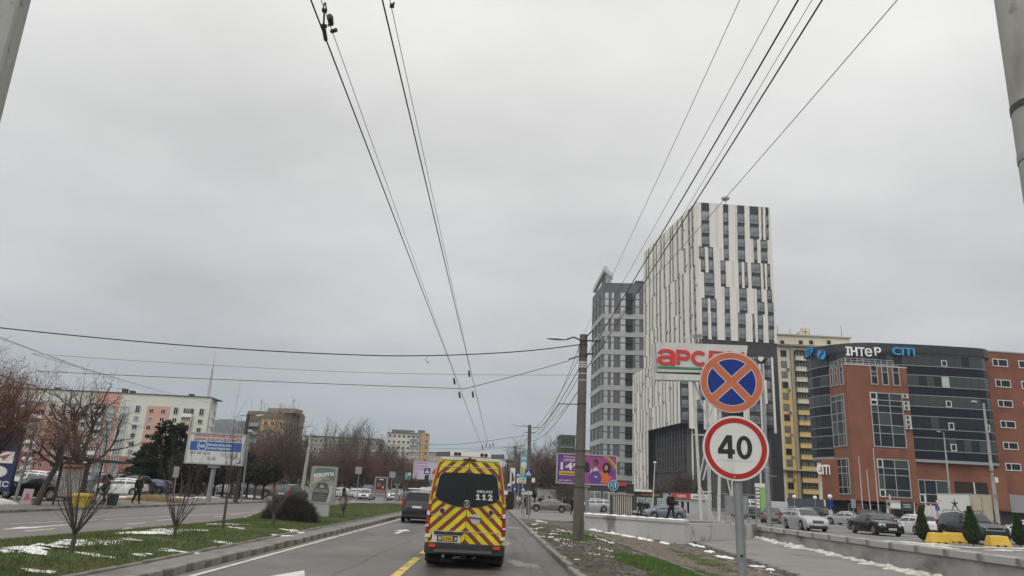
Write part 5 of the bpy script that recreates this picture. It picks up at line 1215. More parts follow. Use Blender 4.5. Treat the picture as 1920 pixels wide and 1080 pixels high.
 def lampbox(x0, x1, y, dy, z0, z1, slant): 
  b = MB(); b.loft([[(x0 - .2, y - dy, z0), (x0, y - dy, z0), (x1, y - dy, z1), (x0 - .2, y - dy, z1)], [(x0 - .25, y + dy, z0), (x0 - .05, y + dy, z0), (x1 - .06, y + dy, z1), (x0 - .25, y + dy, z1)]]); return b
 fz = Tf(L_ * .485)
 for sg in (1, -1):
  b = MB(); y0, y1 = sg * W_ * .25, sg * W_ * .425
  b.loft([[(L_ * .41, y0, fz - .20), (L_ * .5 + .008, y0, fz - .20), (L_ * .487, y0, fz + .015), (L_ * .41, y0, fz + .03)], [(L_ * .40, y1, fz - .17), (L_ * .477, y1, fz - .17), (L_ * .452, y1, fz + .035), (L_ * .40, y1, fz + .05)]])
  out.append(('headlight', b.mesh('headlight', lamp_w), None))
  b = MB(); tzr = .62 * H_ if kind != 'hatch' else .60 * H_; hh = .10 if kind == 'sedan' else .15
  b.box(-L_ * .5 - .006, min(sg * W_ * .27, sg * W_ * .437), tzr - hh, -L_ * .455, max(sg * W_ * .27, sg * W_ * .437), tzr + hh * .5) if kind == 'sedan' else b.box(-L_ * .5 - .006, min(sg * W_ * .335, sg * W_ * .442), tzr - hh, -L_ * .455, max(sg * W_ * .335, sg * W_ * .442), tzr + hh)
  out.append(('tail_light', b.mesh('tail_light', lamp_r), None))
  b = MB(); xm = d['wind'][1] * L_ - .12; zm = belt(xm) + .06
  b.loft([[(xm - .05, sg * (W_ * .47), zm - .04), (xm + .05, sg * (W_ * .47), zm - .04), (xm + .05, sg * (W_ * .47), zm + .05), (xm - .05, sg * W_ * .47, zm + .05)], [(xm - .07, sg * (W_ * .5 + .16), zm - .05), (xm + .03, sg * (W_ * .5 + .16), zm - .05), (xm + .02, sg * (W_ * .5 + .16), zm + .08), (xm - .07, sg * (W_ * .5 + .16), zm + .08)]])
  out.append(('mirror', b.mesh('mirror', SILVER), 'paint'))
  for (a0, a1) in d['side'][-2:]:
   b = MB(); xh = a0 * L_ + .12; zh = belt(xh) - .09; yy = np.interp(zh, [q[1] for q in sec(xh)[:4]], [q[0] for q in sec(xh)[:4]]); b.box(xh, sg * yy - .015, zh - .015, xh + .17, sg * yy + .03 * sg + .0, zh + .015) if sg > 0 else b.box(xh, -yy - .03, zh - .015, xh + .17, -yy + .015, zh + .015)
   out.append(('door_handle', b.mesh('door_handle', chrome if kind != 'hatch' else black_pl), None))
   b = MB(); xs_ = a0 * L_ - .02
   zz_ = np.linspace(clear + .12, belt(xs_), 6); b.loft([[(xs_ - .008, sg * (np.interp(z, [q[1] for q in sec(xs_)[:4]], [q[0] for q in sec(xs_)[:4]]) + .003), z), (xs_ + .008, sg * (np.interp(z, [q[1] for q in sec(xs_)[:4]], [q[0] for q in sec(xs_)[:4]]) + .003), z)] for z in zz_], close=False)
   out.append(('door_seam', b.mesh('door_seam', ink), None))
 b = MB(); b.box(L_ * .45, -W_ * .20, fz - .22, L_ * .5 + .010, W_ * .20, fz - .03, 0)
 for q in range(3): b.box(L_ * .45, -W_ * .20, fz - .19 + q * .055, L_ * .5 + .018, W_ * .20, fz - .175 + q * .055, 1)
 out.append(('grille', b.mesh('grille', [black_pl, chrome]), None))
 b = MB(); b.box(L_ * .45, -W_ * .36, clear + .07, L_ * .5 + .008, W_ * .36, clear + .20); out.append(('lower_intake', b.mesh('lower_intake', black_pl), None))
 b = MB(); b.box(L_ * .5, -.26, clear + .20, L_ * .5 + .028, .26, clear + .315, 0); b.box(L_ * .5 + .02, -.20, clear + .232, L_ * .5 + .0295, .22, clear + .283, 1); out.append(('number_plate', b.mesh('number_plate', [plate_m, mat('plate_print', (.2, .2, .2), .6, (.5, .5, .5), 30, .5)]), None))
 b = MB(); b.box(-L_ * .5 - .015, -.26, .46 * H_, -L_ * .5 + .02, .26, .46 * H_ + .115); out.append(('number_plate', b.mesh('number_plate', plate_m), None))
 b = MB(); b.box(-L_ * .5 - .03, -W_ * .43, clear + .1, -L_ * .47, W_ * .43, clear + .24); out.append(('rear_bumper', b.mesh('rear_bumper', black_pl), None))
 if kind in ('suv', 'wagon'):
  for sg in (1, -1):
   b = MB(); b.tube([(-.40 * L_, sg * W_ * .33, .97 * H_), (-.36 * L_, sg * W_ * .33, 1.03 * H_), (.0, sg * W_ * .33, 1.045 * H_), (.05 * L_, sg * W_ * .33, .99 * H_)], .022, 6); out.append(('roof_rail', b.mesh('roof_rail', chrome if kind == 'wagon' else black_pl), None))
 KM[kind] = (out, ty, ri, wheels, R); return KM[kind]
PM = {}
def car(kind, pm, label, loc, heading, name=None, group=None, lights=False, extra=None, cat='car', lod=0):
 out, ty, ri, wheels, R = car_meshes(kind)
 root = thing(name or {'sedan': 'sedan', 'wagon': 'estate_car', 'hatch': 'hatchback', 'suv': 'off_road_car'}[kind], label, cat, loc, math.radians(heading), group)
 for nm, me, slot in out:
  if lod and nm in ('door_seam', 'door_handle', 'lower_intake', 'roof_rail', 'rear_bumper'): continue
  if slot == 'paint':
   k = (me.name, pm.name)
   if k not in PM: PM[k] = me.copy(); PM[k].materials[0] = pm
   me = PM[k]
  if nm == 'headlight' and lights:
   k = (me.name, 'lit')
   if k not in PM: PM[k] = me.copy(); PM[k].materials[0] = lit_lamp
   me = PM[k]
  link(nm, me, root)
 for x, y, sg in wheels:
  w_ = link('wheel', ty, root, (x, y, R), 0 if sg > 0 else math.pi); link('rim', ri, w_, (0, .045, 0))
 return root
LZ = .304
def lot(kind, pm, label, px, py, Y, heading, **k): q = yp(px, py, Y); return car(kind, pm, label, (q.x, Y, LZ), heading, **k)
# car park on the right
lot('wagon', SILVER, 'silver estate car facing the camera beside the light mast', 1508, 980, 54.6, -90)
m_ = lot('sedan', BLACK, 'black sedan with round twin headlamps and chrome grille', 1640, 990, 52.0, -90)
for sg in (1, -1):
 for yy, rr_ in ((.74, .10), (.52, .08)):
  b = MB(); b.lathe([(rr_ * .98, -.06), (rr_, .0), (rr_ * .9, .02), (.02, .035)], 14, (2.325 - (yy - .5) * .12, sg * yy, .70), 0, 'x'); b.build('round_headlight', lamp_w, m_, smooth=True)
b = MB(); b.box(2.2, -.36, .58, 2.405, .36, .80, 1); b.box(2.2, -.32, .61, 2.412, .32, .77, 0); b.build('chrome_grille', [black_pl, chrome], m_)
lot('hatch', WHITE, 'white three door hatchback seen from behind with red tail lamps', 1716, 985, 57.0, 92)
s_ = lot('suv', BLACK, 'large black off-road car beside the yellow barrier blocks', 1822, 995, 44.6, -92)
b = MB(); b.box(2.25, -.5, .78, 2.30, .5, 1.0, 1); b.box(2.26, -.45, .82, 2.305, .45, .96, 0); b.build('chrome_grille', [black_pl, chrome], s_)
lot('sedan', SILVER, 'silver sedan parked behind the black sedan, before the brick building', 1590, 975, 80, 120)
lot('sedan', BROWN, 'brown grey sedan seen from behind, left of the silver estate car', 1447, 970, 73, 65)
lot('suv', BLACK, 'black off-road car parked behind the silver estate car', 1543, 968, 92, -70)
lot('hatch', GREY, 'grey hatchback behind the bare sign post', 1404, 965, 90, 200)
lot('sedan', DGREY, 'dark sedan behind the white hatchback', 1655, 975, 78, 100)
lot('suv', DKGREEN, 'dark van-like car beside the kiosk sign board', 1628, 970, 96, 95, name='dark_car')
lot('hatch', WHITE, 'white car cut off by the right edge of the photo', 1935, 995, 45.5, 100)
lot('sedan', BEIGE, 'pale sedan behind the cut-off white car at the right edge', 1926, 985, 62, 200)
q = yp(1245, 962, 76); car('hatch', BLUEG, 'steel blue hatchback behind the woman in black', (q.x, 76, .1), 185)
q = gp(1027, 959, .08); car('sedan', BROWN, 'taupe sedan crossing in the side street below the purple billboard', (q.x, 84, .08), 178)
q = yp(1112, 945, 98); car('suv', SILVER, 'silver car behind the concrete pole, half hidden', (q.x, 98, .08), 180)
# the avenue
suv_ = car('suv', BLACK, 'black off-road car ahead in the left lane, beside the ambulance', (yp(787, 978, 44.5).x, 44.5, 0), 90)
b = MB(); b.tube([(-.38 * 4.57, -.62, 1.82), (-.38 * 4.57, .62, 1.82)], .03, 6); b.tube([(0, -.62, 1.84), (0, .62, 1.84)], .03, 6); b.build('roof_bars', white_frame, suv_)
for o in suv_.children:
 if o.name.startswith('rear_window'): o.data = o.data.copy(); o.data.materials[0] = glass_navy
q = gp(700, 936, 0); car('sedan', SILVER, 'silver sedan approaching with its headlamps on behind the small poster stand', (q.x + .5, 110, 0), -88, lights=True)
q = gp(741, 938, 0); car('suv', BEIGE, 'beige car approaching with its headlamps on, left of the dark off-road car', (yp(741, 930, 112).x, 112, 0), -92, lights=True)
q = yp(545, 935, 72); car('suv', DGREY, 'dark car on the far carriageway behind the round bush', (q.x, 72, 0), 82)
q = yp(472, 930, 88); car('suv', GREY, 'grey off-road car beside the dark pole beyond the far carriageway', (q.x, 88, .1), 20)
q = yp(689, 925, 120); b_ = car('suv', BLUE, 'dark blue van behind the small poster stand', (q.x, 120, 0), -90, cat='van', name='dark_van'); b_.scale = (1.05, 1.05, 1.25)
# crowded car park on the left
q = yp(72, 940, 47); car('sedan', BLACK, 'black sedan parked beside the blue pylon sign', (q.x, 47, .11), 175)
q = yp(226, 925, 66); car('hatch', WHITE, 'small white hatchback right of the bus shelter', (q.x, 66, .11), 185)
left = [(100, 915, 66, 'wagon', SILVER), (55, 912, 72, 'suv', WHITE), (150, 915, 70, 'sedan', SILVER), (190, 914, 76, 'suv', DGREY), (130, 908, 82, 'hatch', WHITE), (85, 905, 86, 'sedan', BEIGE), (40, 905, 90, 'hatch', RED), (170, 905, 88, 'wagon', SILVER), (215, 906, 84, 'suv', BLACK), (245, 908, 80, 'sedan', SILVER), (262, 912, 74, 'suv', DGREY), (285, 915, 78, 'hatch', BLUE), (110, 900, 98, 'suv', WHITE), (200, 900, 100, 'sedan', SILVER), (60, 898, 102, 'wagon', BLACK), (20, 905, 80, 'suv', DGREY), (312, 915, 92, 'wagon', BLUE), (360, 915, 95, 'hatch', WHITE), (385, 915, 93, 'sedan', SILVER), (420, 915, 96, 'suv', SILVER), (445, 915, 94, 'sedan', WHITE)]
rr = random.Random(6); CN = {'silver_paint': 'silver', 'white_paint_car': 'white', 'charcoal_paint': 'charcoal', 'pale_silver_paint': 'pale silver', 'dark_red_paint': 'dark red', 'black_paint': 'black', 'blue_paint': 'blue'}
for px, py, Y, kd, pm in left:
 q = yp(px, py, Y); car(kd, pm, nth('%s %s parked %s' % (CN[pm.name], {'sedan': 'sedan', 'wagon': 'estate', 'hatch': 'hatchback', 'suv': 'off-roader'}[kd], 'left of the bus shelter' if px < 150 else ('behind the bus shelter' if px < 250 else ('behind the conifers' if px < 330 else 'behind the white billboard')))), (q.x, Y, .11), rr.choice((172, 188, 95, -85, 180)), group='cars in the left car park', lod=1)
# a row of white cars / vans at the far kerb seen between the posters
for px in (612, 634, 664, 676):
 q = yp(px, 925, 118); car('hatch', WHITE, nth('white car at the far kerb %s' % ('left of the sign back' if px < 650 else 'between the poster stands')), (q.x, 118, .1), 180, group='white cars at the far kerb', lod=1)
# white van behind the sign pole
q = yp(1399, 955, 110); r_ = car('suv', WHITE, 'white van behind the two round road signs', (q.x, 110, .3), 185, cat='van', name='white_van'); r_.scale = (1.2, 1.05, 1.4)
# ------------------------------------------------------------------ box lorry
def lorry():
 q = yp(1820, 960, 66); root = thing('box_lorry', 'box lorry with white side panel, black star emblem and weathered rear doors', 'lorry', (q.x, 66, LZ), math.radians(-77))
 zt = yp(1820, 927, 66).z - LZ
 wh = mat('lorry_panel', (.60, .60, .57), .6, (.66, .66, .64), .8, .5); be = mat('weathered_door', (.36, .32, .23), .7, (.46, .42, .32), 1.2, .5); cam_mix(be, (.18, .14, .10), 1.4, .58, .7, 8)
 # local: -x side panel face at y=0 towards the viewer-left; rear doors on the +x side
 b = MB(); b.box(-3.6, .06, .95, -.02, 2.4, zt); b.build('cargo_box', wh, root)
 b = MB(); b.box(-3.55, .0, .98, -.07, .058, zt - .03); b.build('side_panel', wh, root)
 b = MB()
 for y0, y1 in ((.08, 1.2), (1.26, 2.36)):
  d_ = MB(); d_.box(-.018, y0, 1.0, .05, y1, zt - .08); o = d_.build('rear_door', be, root)
  e = MB(); e.tube([(.07, y0 + .15, 1.0), (.07, y0 + .15, zt - .1)], .02, 5); e.build('lock_bar', grey_frame, o)
 b = MB(); b.box(-.03, .0, .9, .06, 2.42, .98); b.build('rear_sill', grey_frame, root); b = MB(); b.box(-3.65, -.02, zt, .05, 2.44, zt + .06); b.build('roof_edge', grey_frame, root)
 b = MB(); b.box(-5.4, .4, .45, 0, 2.0, .9); b.build('chassis', under_m, root)
 b = MB(); b.loft([[(-5.6, .15, .4), (-5.6, 2.25, .4), (-5.5, 2.25, 1.5), (-5.3, 2.2, 2.3), (-5.3, .2, 2.3), (-5.5, .15, 1.5)], [(-3.8, .15, .4), (-3.8, 2.25, .4), (-3.8, 2.25, 1.5), (-3.8, 2.2, 2.3), (-3.8, .2, 2.3), (-3.8, .15, 1.5)]]); b.build('cab', WHITE, root)
 for x, y in ((-4.7, .25), (-4.7, 2.1), (-.9, .25), (-.9, 2.1)):
  b = MB(); b.lathe([(.25, -.13), (.45, -.12), (.46, .12), (.25, .13)], 18, (x, y, .46), 0, 'y'); b.build('wheel', tyre_m, root)
 # star emblem: five long points, lower ones sweeping
 b = MB(); cx_, cz_ = -1.62, zt - .85; P = []
 for k in range(10):
  t = math.pi / 2 + k * math.pi / 5; r0 = [.55, .13][k % 2]
  if k in (4, 6): r0 = 1.02
  P.append((cx_ + r0 * math.cos(t) * .95, cz_ + r0 * math.sin(t)))
 vs = [(x, -.006, z) for x, z in P] + [(cx_, -.006, cz_)]; b.add(vs, [(k, (k + 1) % 10, 10) for k in range(10)]); b.build('star_emblem', ink, root)
 text('ASTRA', .42, ink, root, (-2.25, -.006, zt - 2.05), 0, .002, .008, fit=1.5)
lorry()
# ------------------------------------------------------------------ ambulance ahead
def ambulance():
 root = thing('ambulance', 'ambulance van ahead with red and yellow chevrons and dark rear windows', 'ambulance', (-.70, 18.75, 0), DR)
 f = Face((-.73, 19.55, 0), 0.0)
 hv = bpy.data.materials.new('chevron_print'); hv.use_nodes = True; t = hv.node_tree; bs = t.nodes['Principled BSDF']
 co = t.nodes.new('ShaderNodeTexCoord'); sx_ = t.nodes.new('ShaderNodeSeparateXYZ'); t.links.new(co.outputs['Object'], sx_.inputs[0])
 ab = t.nodes.new('ShaderNodeMath'); ab.operation = 'ABSOLUTE'; t.links.new(sx_.outputs['X'], ab.inputs[0])
 mz = t.nodes.new('ShaderNodeMath'); mz.operation = 'MULTIPLY'; mz.inputs[1].default_value = 1.08; t.links.new(sx_.outputs['Z'], mz.inputs[0])
 ad = t.nodes.new('ShaderNodeMath'); ad.operation = 'ADD'; t.links.new(ab.outputs[0], ad.inputs[0]); t.links.new(mz.outputs[0], ad.inputs[1])
 dv = t.nodes.new('ShaderNodeMath'); dv.operation = 'DIVIDE'; dv.inputs[1].default_value = .302; t.links.new(ad.outputs[0], dv.inputs[0])
 fr_ = t.nodes.new('ShaderNodeMath'); fr_.operation = 'FRACT'; t.links.new(dv.outputs[0], fr_.inputs[0])
 rp = t.nodes.new('ShaderNodeValToRGB'); rp.color_ramp.interpolation = 'CONSTANT'; e = rp.color_ramp.elements; e[0].position = 0; e[0].color = (.235, .026, .03, 1); e[1].position = .47; e[1].color = (.62, .60, .014, 1)
 t.links.new(fr_.outputs[0], rp.inputs[0])
 nz = t.nodes.new('ShaderNodeTexNoise'); nz.inputs['Scale'].default_value = 2.2; nz.inputs['Detail'].default_value = 6; mr = t.nodes.new('ShaderNodeMapRange'); mr.inputs['From Min'].default_value = .3; mr.inputs['From Max'].default_value = .7; mr.inputs['To Min'].default_value = .66; mr.inputs['To Max'].default_value = 1.06
 t.links.new(nz.outputs['Fac'], mr.inputs['Value']); vm = t.nodes.new('ShaderNodeVectorMath'); vm.operation = 'MULTIPLY'; t.links.new(rp.outputs[0], vm.inputs[0]); t.links.new(mr.outputs[0], vm.inputs[1]); t.links.new(vm.outputs[0], bs.inputs['Base Color']); bs.inputs['Roughness'].default_value = .35
 ym = mat('hi_vis_yellow', (.60, .62, .02), .4); orange = mat('orange_strip', (.60, .30, .04), .4); rs = mat('red_strip', (.30, .03, .03), .4); gum = mat('seam_grey', (.42, .38, .36), .6); wg = mat('privacy_glass', (.014, .016, .018), .12, (.022, .024, .026), .8, .5, spec=.35)
 whb = mat('white_coachwork', (.58, .56, .52), .45)
 hw = [(.44, .95), (.60, .975), (.95, .985), (1.40, .965), (1.85, .915), (2.20, .855), (2.46, .80), (2.585, .715), (2.635, .55)]
 ring = lambda y, k=1.0, dz=0: [(x * k, y, z + dz) for z, x in hw] + [(-x * k, y, z + dz) for z, x in hw[::-1]]
 b = MB(); b.loft([ring(.10, .992), ring(.16), ring(4.6), ring(5.0, .96, -.1)]); b.build('body', ym, root, smooth=True)
 b = MB(); b.loft([[(-.93, 5.0, .35), (.93, 5.0, .35), (.93, 5.0, 1.3), (.80, 5.0, 2.4), (-.80, 5.0, 2.4), (-.93, 5.0, 1.3)], [(-.9, 6.0, .35), (.9, 6.0, .35), (.86, 5.9, 1.1), (.72, 5.3, 1.6), (-.72, 5.3, 1.6), (-.86, 5.9, 1.1)]]); b.build('cab', ym, root)
 hwf = lambda z: float(np.interp(z, [a for a, _ in hw], [c for _, c in hw]))
 zw0, zw1 = 1.56, 2.245   # window
 # doors: outline pieces around the window
 def door(sg):
  o = []
  for z0, z1, n in ((.86, 1.12, 3), (1.135, 1.40, 3)):
   b = MB(); rg = []
   for k in range(n + 1): z = z0 + (z1 - z0) * k / n; rg.append([(sg * .008, .0, z), (sg * (hwf(z) - .10), .0, z), (sg * (hwf(z) - .10), .10, z), (sg * .008, .10, z)])
   b.loft(rg); o.append(b)
  return o
 D = {}
 for sg in (1, -1):
  b = MB(); rg = []
  zl = [.58, .7, .85, .87, 1.1, 1.3, 1.5, 1.8, 2.1, 2.35, 2.52]
  for z in zl:
   x = hwf(z) - .085; rg.append([(sg * .008, .03, z), (sg * (x - .02), .03, z), (sg * x, .05, z), (sg * x, .13, z), (sg * .008, .13, z)])
  b.loft(rg); D[sg] = b.build('rear_door', hv, root)
  # window: rounded outline, lower edge sagging to the middle
  P = []
  xb, xt = hwf(zw0) - .155, hwf(zw1) - .135
  P = [(.004, zw0 - .13), (.28, zw0 - .115), (xb - .22, zw0 - .03), (xb - .07, zw0 + .03), (xb, zw0 + .12), (xb - .012, zw0 + .2), (xt + .012, zw1 - .14), (xt - .01, zw1 - .06), (xt - .08, zw1), (.004, zw1 + .012)]
  b = MB(); b.prism([(sg * a, c) for a, c in P], .008, .028, 'y'); b.build('rear_window', wg, D[sg])
  b = MB(); b.tube([(sg * a, .022, c) for a, c in P[:9]], .012, 4); b.build('window_seal', gum, D[sg])
  b = MB(); b.tube([(sg * (hwf(1.30) - .10), .028, 1.235), (sg * .62, .026, 1.225), (sg * .56, .026, 1.185)], .008, 4); b.build('moulding', gum, D[sg])
  b = MB(); b.lathe([(.048, .0), (.06, .028), (.02, .03)], 14, (sg * .60, 0, 1.335), 0, 'y'); b.build('door_lamp', black_pl, D[sg]); b = MB(); b.lathe([(.056, .012), (.07, .028), (.07, .029)], 14, (sg * .60, .004, 1.335), 0, 'y'); b.build('door_lamp_ring', gum, D[sg])
  b = MB(); b.box(min(sg * .01, sg * (hwf(2.36) - .1)), .018, 2.385, max(sg * .01, sg * (hwf(2.36) - .1)), .04, 2.40); b.build('seam_strip', gum, D[sg])
  b = MB(); b.box(min(sg * .01, sg * .86), .018, .852, max(sg * .01, sg * .86), .04, .870); b.build('seam_strip', gum, D[sg])
  # corner lamps, strips at the body edge
  b = MB(); rg = []
  for z in (.80, 1.0, 1.2, 1.35, 1.48): x = hwf(z); rg.append([(sg * (x - .085), .025, z), (sg * (x - .004), .045, z), (sg * (x + .006), .25, z), (sg * (x - .085), .25, z)])
  b.loft(rg); tl = b.build('tail_light', lamp_r, root)
  for z0, z1, m in ((1.22, 1.31, lamp_w), (.95, .99, lamp_w)):
   b = MB(); b.box(min(sg * (hwf(z0) - .08), sg * (hwf(z0) - .01)), .012, z0, max(sg * (hwf(z0) - .08), sg * (hwf(z0) - .01)), .04, z1); b.build('clear_lens', m, tl)
  b = MB(); rg = []
  for z in (1.58, 1.8, 2.0, 2.2, 2.4, 2.5): x = hwf(z); rg.append([(sg * (x - .032), .06, z), (sg * (x - .004), .08, z), (sg * (x + .004), .14, z), (sg * (x - .05), .14, z)])
  b.loft(rg); b.build('edge_strip', orange, root)
  b = MB(); rg = []
  for z in (1.58, 1.8, 2.0, 2.2, 2.4, 2.5): x = hwf(z) - .035; rg.append([(sg * (x - .035), .045, z), (sg * x, .045, z), (sg * x, .13, z), (sg * (x - .03), .13, z)])
  b.loft(rg); b.build('edge_strip', rs, root)
  b = MB(); b.box(min(sg * .85, sg * .975), .02, .70, max(sg * .85, sg * .975), .2, .775); b.build('reflective_square', mat('reflective_white', (.62, .62, .58), .3), root)
  b = MB(); b.box(min(sg * .90, sg * 1.0), .05, 1.78, max(sg * .90, sg * .99), .35, 1.88); b.build('marker_lamp', lamp_w, root)
  # bumper corner lights, mudguards, wheels
  b = MB(); b.box(min(sg * .70, sg * .86), -.10, .485, max(sg * .70, sg * .86), -.06, .555); b.build('bumper_reflector', mat('bright_red_lens', (.55, .05, .03), .2), root)
  b = MB(); b.box(min(sg * .62, sg * .97), .40, .14, max(sg * .62, sg * .97), .45, .5); b.build('mud_flap', tyre_m, root)
  for Yw in (1.15, 4.85):
   b = MB(); b.lathe([(.2, -.19), (.33, -.18), (.36, -.14), (.36, .12), (.33, .15), (.2, .16)], 22, axis='x'); b.build('wheel', tyre_m, root, (sg * .80, Yw, .36), smooth=True)
  # mirror arms with housings
  b = MB(); b.tube([(sg * .9, 5.0, 1.55), (sg * 1.12, 5.0, 1.62)], .03, 6); b.loft([[(sg * 1.07, 4.95, 1.32), (sg * 1.30, 4.95, 1.34), (sg * 1.30, 4.95, 1.86), (sg * 1.10, 4.95, 1.88)], [(sg * 1.09, 5.12, 1.4), (sg * 1.26, 5.12, 1.4), (sg * 1.26, 5.12, 1.8), (sg * 1.11, 5.12, 1.8)]]); b.build('wing_mirror', black_pl, root)
 b = MB(); b.lathe([(.36, -.1), (.3, .0)], 6, (0, 0, 0)); 
 # right hand lower panel handle, emblem
 b = MB(); b.loft([[(.07, .0, 1.19), (.37, .0, 1.17), (.37, .02, 1.20), (.07, .02, 1.22)], [(.10, .03, 1.18), (.34, .03, 1.165), (.34, .03, 1.205), (.10, .03, 1.225)]]); b.build('door_handle', black_pl, D[1])
 b = MB(); b.lathe([(.12, .018), (.125, .029), (.02, .029)], 16, (.23, 0, 1.165), 0, 'y'); b.build('handle_recess', gum, D[1])
 b = MB(); cx_, cz_ = 0.0, 1.52; b.tube([(cx_ + .075 * math.cos(t), .002, cz_ + .075 * math.sin(t)) for t in np.linspace(0, 2 * math.pi, 21)], .006, 4)
 for k in range(3): t = math.pi / 2 + k * 2 * math.pi / 3; b.loft([[(cx_ - .018 * math.sin(t), -.002, cz_ + .018 * math.cos(t)), (cx_ + .018 * math.sin(t), -.002, cz_ - .018 * math.cos(t)), (cx_, .006, cz_)], [(cx_ + .072 * math.cos(t), 0, cz_ + .072 * math.sin(t)), (cx_ + .0721 * math.cos(t), .001, cz_ + .0721 * math.sin(t)), (cx_ + .072 * math.cos(t), .003, cz_ + .072 * math.sin(t))]])
 b.build('star_emblem', chrome, root)
 lw = mat('window_lettering', (.55, .55, .53), .5)
 text('AMBULANCE', .085, lw, D[1], (.215, .004, 1.795), 0, .002, .002, fit=.40)
 b = MB()
 for x in (.21, .36):
  for P in ([(.035, 0), (.075, 0), (.075, .138), (.045, .138), (.0, .105), (.0, .072), (.035, .094)], [(.0, 0), (.034, 0), (.034, .026), (.0, .026)], [(.076, 0), (.11, 0), (.11, .026), (.076, .026)]): b.prism([(x + a, 1.625 + c) for a, c in P], .0, .006, 'y')
 b.build('lettering', lw, D[1]); text('2', .19, lw, D[1], (.505, .004, 1.625), 0, .002, .009, fit=.12)
 # plate recess on the left door
 b = MB(); b.box(-.80, .0, .60, -.12, .028, .825); b.build('plate_panel', whb, D[-1])
 b = MB(); b.box(-.76, -.03, .78, -.10, .0, .84); b.build('plate_lamp_bar', black_pl, D[-1])
 b = MB(); b.box(-.68, -.012, .625, -.18, .0, .755); pl = b.build('number_plate', black_pl, D[-1])
 b = MB(); b.box(-.55, -.018, .64, -.29, -.012, .74); b.build('plate_face', mat('yellow_plate', (.62, .38, .02), .5), pl)
 b = MB(); b.box(-.66, -.018, .64, -.56, -.012, .74); b.build('plate_badge', mat('plate_blue', (.10, .17, .26), .5), pl)
 b = MB(); b.lathe([(.036, -.004), (.036, .002)], 10, (-.605, -.019, .69), 0, 'y'); b.build('badge_print', mat('badge_grey', (.42, .46, .5), .5), pl)
 text('ІІ 0780 І', .075, ink, pl, (-.54, -.020, .66), 0, .001, .002, fit=.24)
 b = MB(); b.box(-.25, -.016, .65, -.20, -.012, .72); b.build('plate_sticker', gum, pl)
 # bumper
 b = MB(); rg = []
 for x in (-.98, -.93, -.6, 0, .6, .93, .98):
  y = .12 if abs(x) > .95 else (-.02 if abs(x) > .9 else -.09); rg.append([(x, y, .34), (x, y, .555), (x, y + .06, .585), (x, .3, .585), (x, .3, .34)])
 b.loft(rg); b.build('bumper', black_pl, root)
 b = MB(); b.box(-.72, -.15, .385, .66, -.08, .445); b.build('bumper_step', mat('step_grey', (.075, .075, .075), .6), root)
 b = MB(); b.box(-.9, .3, .22, .9, 5.6, .46); b.box(-.55, .9, .22, .55, 1.5, .5); b.tube([(-.5, -.0, .29), (-.5, .5, .27)], .045, 8); b.tube([(-.22, .1, .28), (.0, .1, .24)], .03, 6); b.box(-.06, -.05, .24, .06, .3, .33); b.build('underside', under_m, root)
 b = MB(); b.tube([(-.50, -.03, .29), (-.50, .08, .29)], .04, 8); b.tube([(-.27, .0, .24), (-.2, .02, .27), (-.08, .0, .27)], .022, 6); b.tube([(.2, .0, .25), (.28, .02, .29)], .02, 6); b.build('tow_fittings', mat('dull_steel', (.2, .2, .2), .4, metal=.6), root)
 # roof light bar
 b = MB(); rg = []
 for x in (-.50, -.40, .40, .52): rg.append([(x, .10, 2.60), (x, .06, 2.66), (x, .08, 2.78), (x, .55, 2.80), (x, .6, 2.62)])
 b.loft(rg); b.build('light_bar', whb, root)
 b = MB(); b.box(-.72, .06, 2.56, .74, .6, 2.63); b.build('roof_trim', whb, root)
 for x0, x1 in ((-.86, -.51), (.53, .86)):
  b = MB(); b.loft([[(x0, .06, 2.645), (x1, .06, 2.645), (x1, .10, 2.755), (x0, .10, 2.735)], [(x0, .5, 2.645), (x1, .5, 2.645), (x1, .5, 2.77), (x0, .5, 2.74)]]); b.build('blue_light_pod', mat('dark_lens', (.03, .03, .028), .25), root)
 for x in (-.36, -.27, .30, .40):
  b = MB(); b.lathe([(.04, .03), (.045, .07), (.045, .12)], 12, (x, 0, 2.71), 0, 'y'); b.build('work_lamp', black_pl, root)
 b = MB(); b.box(-.16, .0, 2.56, .16, .08, 2.595); b.lathe([(.035, -.03), (.04, .06)], 10, (0, .0, 2.60), 0, 'y'); b.build('brake_light', mat('dark_red_lens', (.05, .01, .01), .3), root)
ambulance()
# ------------------------------------------------------------------ walls, poles, signs, street furniture
wallc = mat('rendered_wall', (.24, .235, .22), .9, (.32, .315, .30), .5, .5, bump=.25, bscale=9)
cam_mix(wallc, (.38, .38, .365), .7, .52, .62, 10, stretch=(1, .6, 1.5)); cam_mix(wallc, (.10, .098, .092), .6, .48, .66, 10, stretch=(1, .7, 1.6))
wallp = mat('pale_rendered_wall', (.36, .355, .34), .9, (.46, .455, .44), .5, .5, bump=.2, bscale=9)
cam_mix(wallp, (.19, .185, .175), .8, .57, .62, 9, stretch=(1, 1, .4))
cop = mat('coping_concrete', (.30, .29, .275), .9, (.40, .39, .37), .8, .5, bump=.3, bscale=10); cam_mix(cop, (.15, .145, .135), .9, .5, .66, 9)
polec = mat('pole_concrete', (.085, .076, .066), .95, (.14, .125, .108), 2.2, .5, bump=.4, bscale=12, stretch=(1, 1, .25)); cam_mix(polec, (.055, .048, .042), .9, .52, .72, 8, stretch=(2, 2, .3))
polel = mat('pale_pole_concrete', (.30, .30, .28), .9, (.38, .38, .36), 2, .5, stretch=(1, 1, .2), bump=.2)
cam_mix(polel, (.16, .145, .125), 2.2, .5, .68, 9, stretch=(1, 1, .35)); cam_mix(polel, (.22, .17, .13), 5, .6, .72, 8)
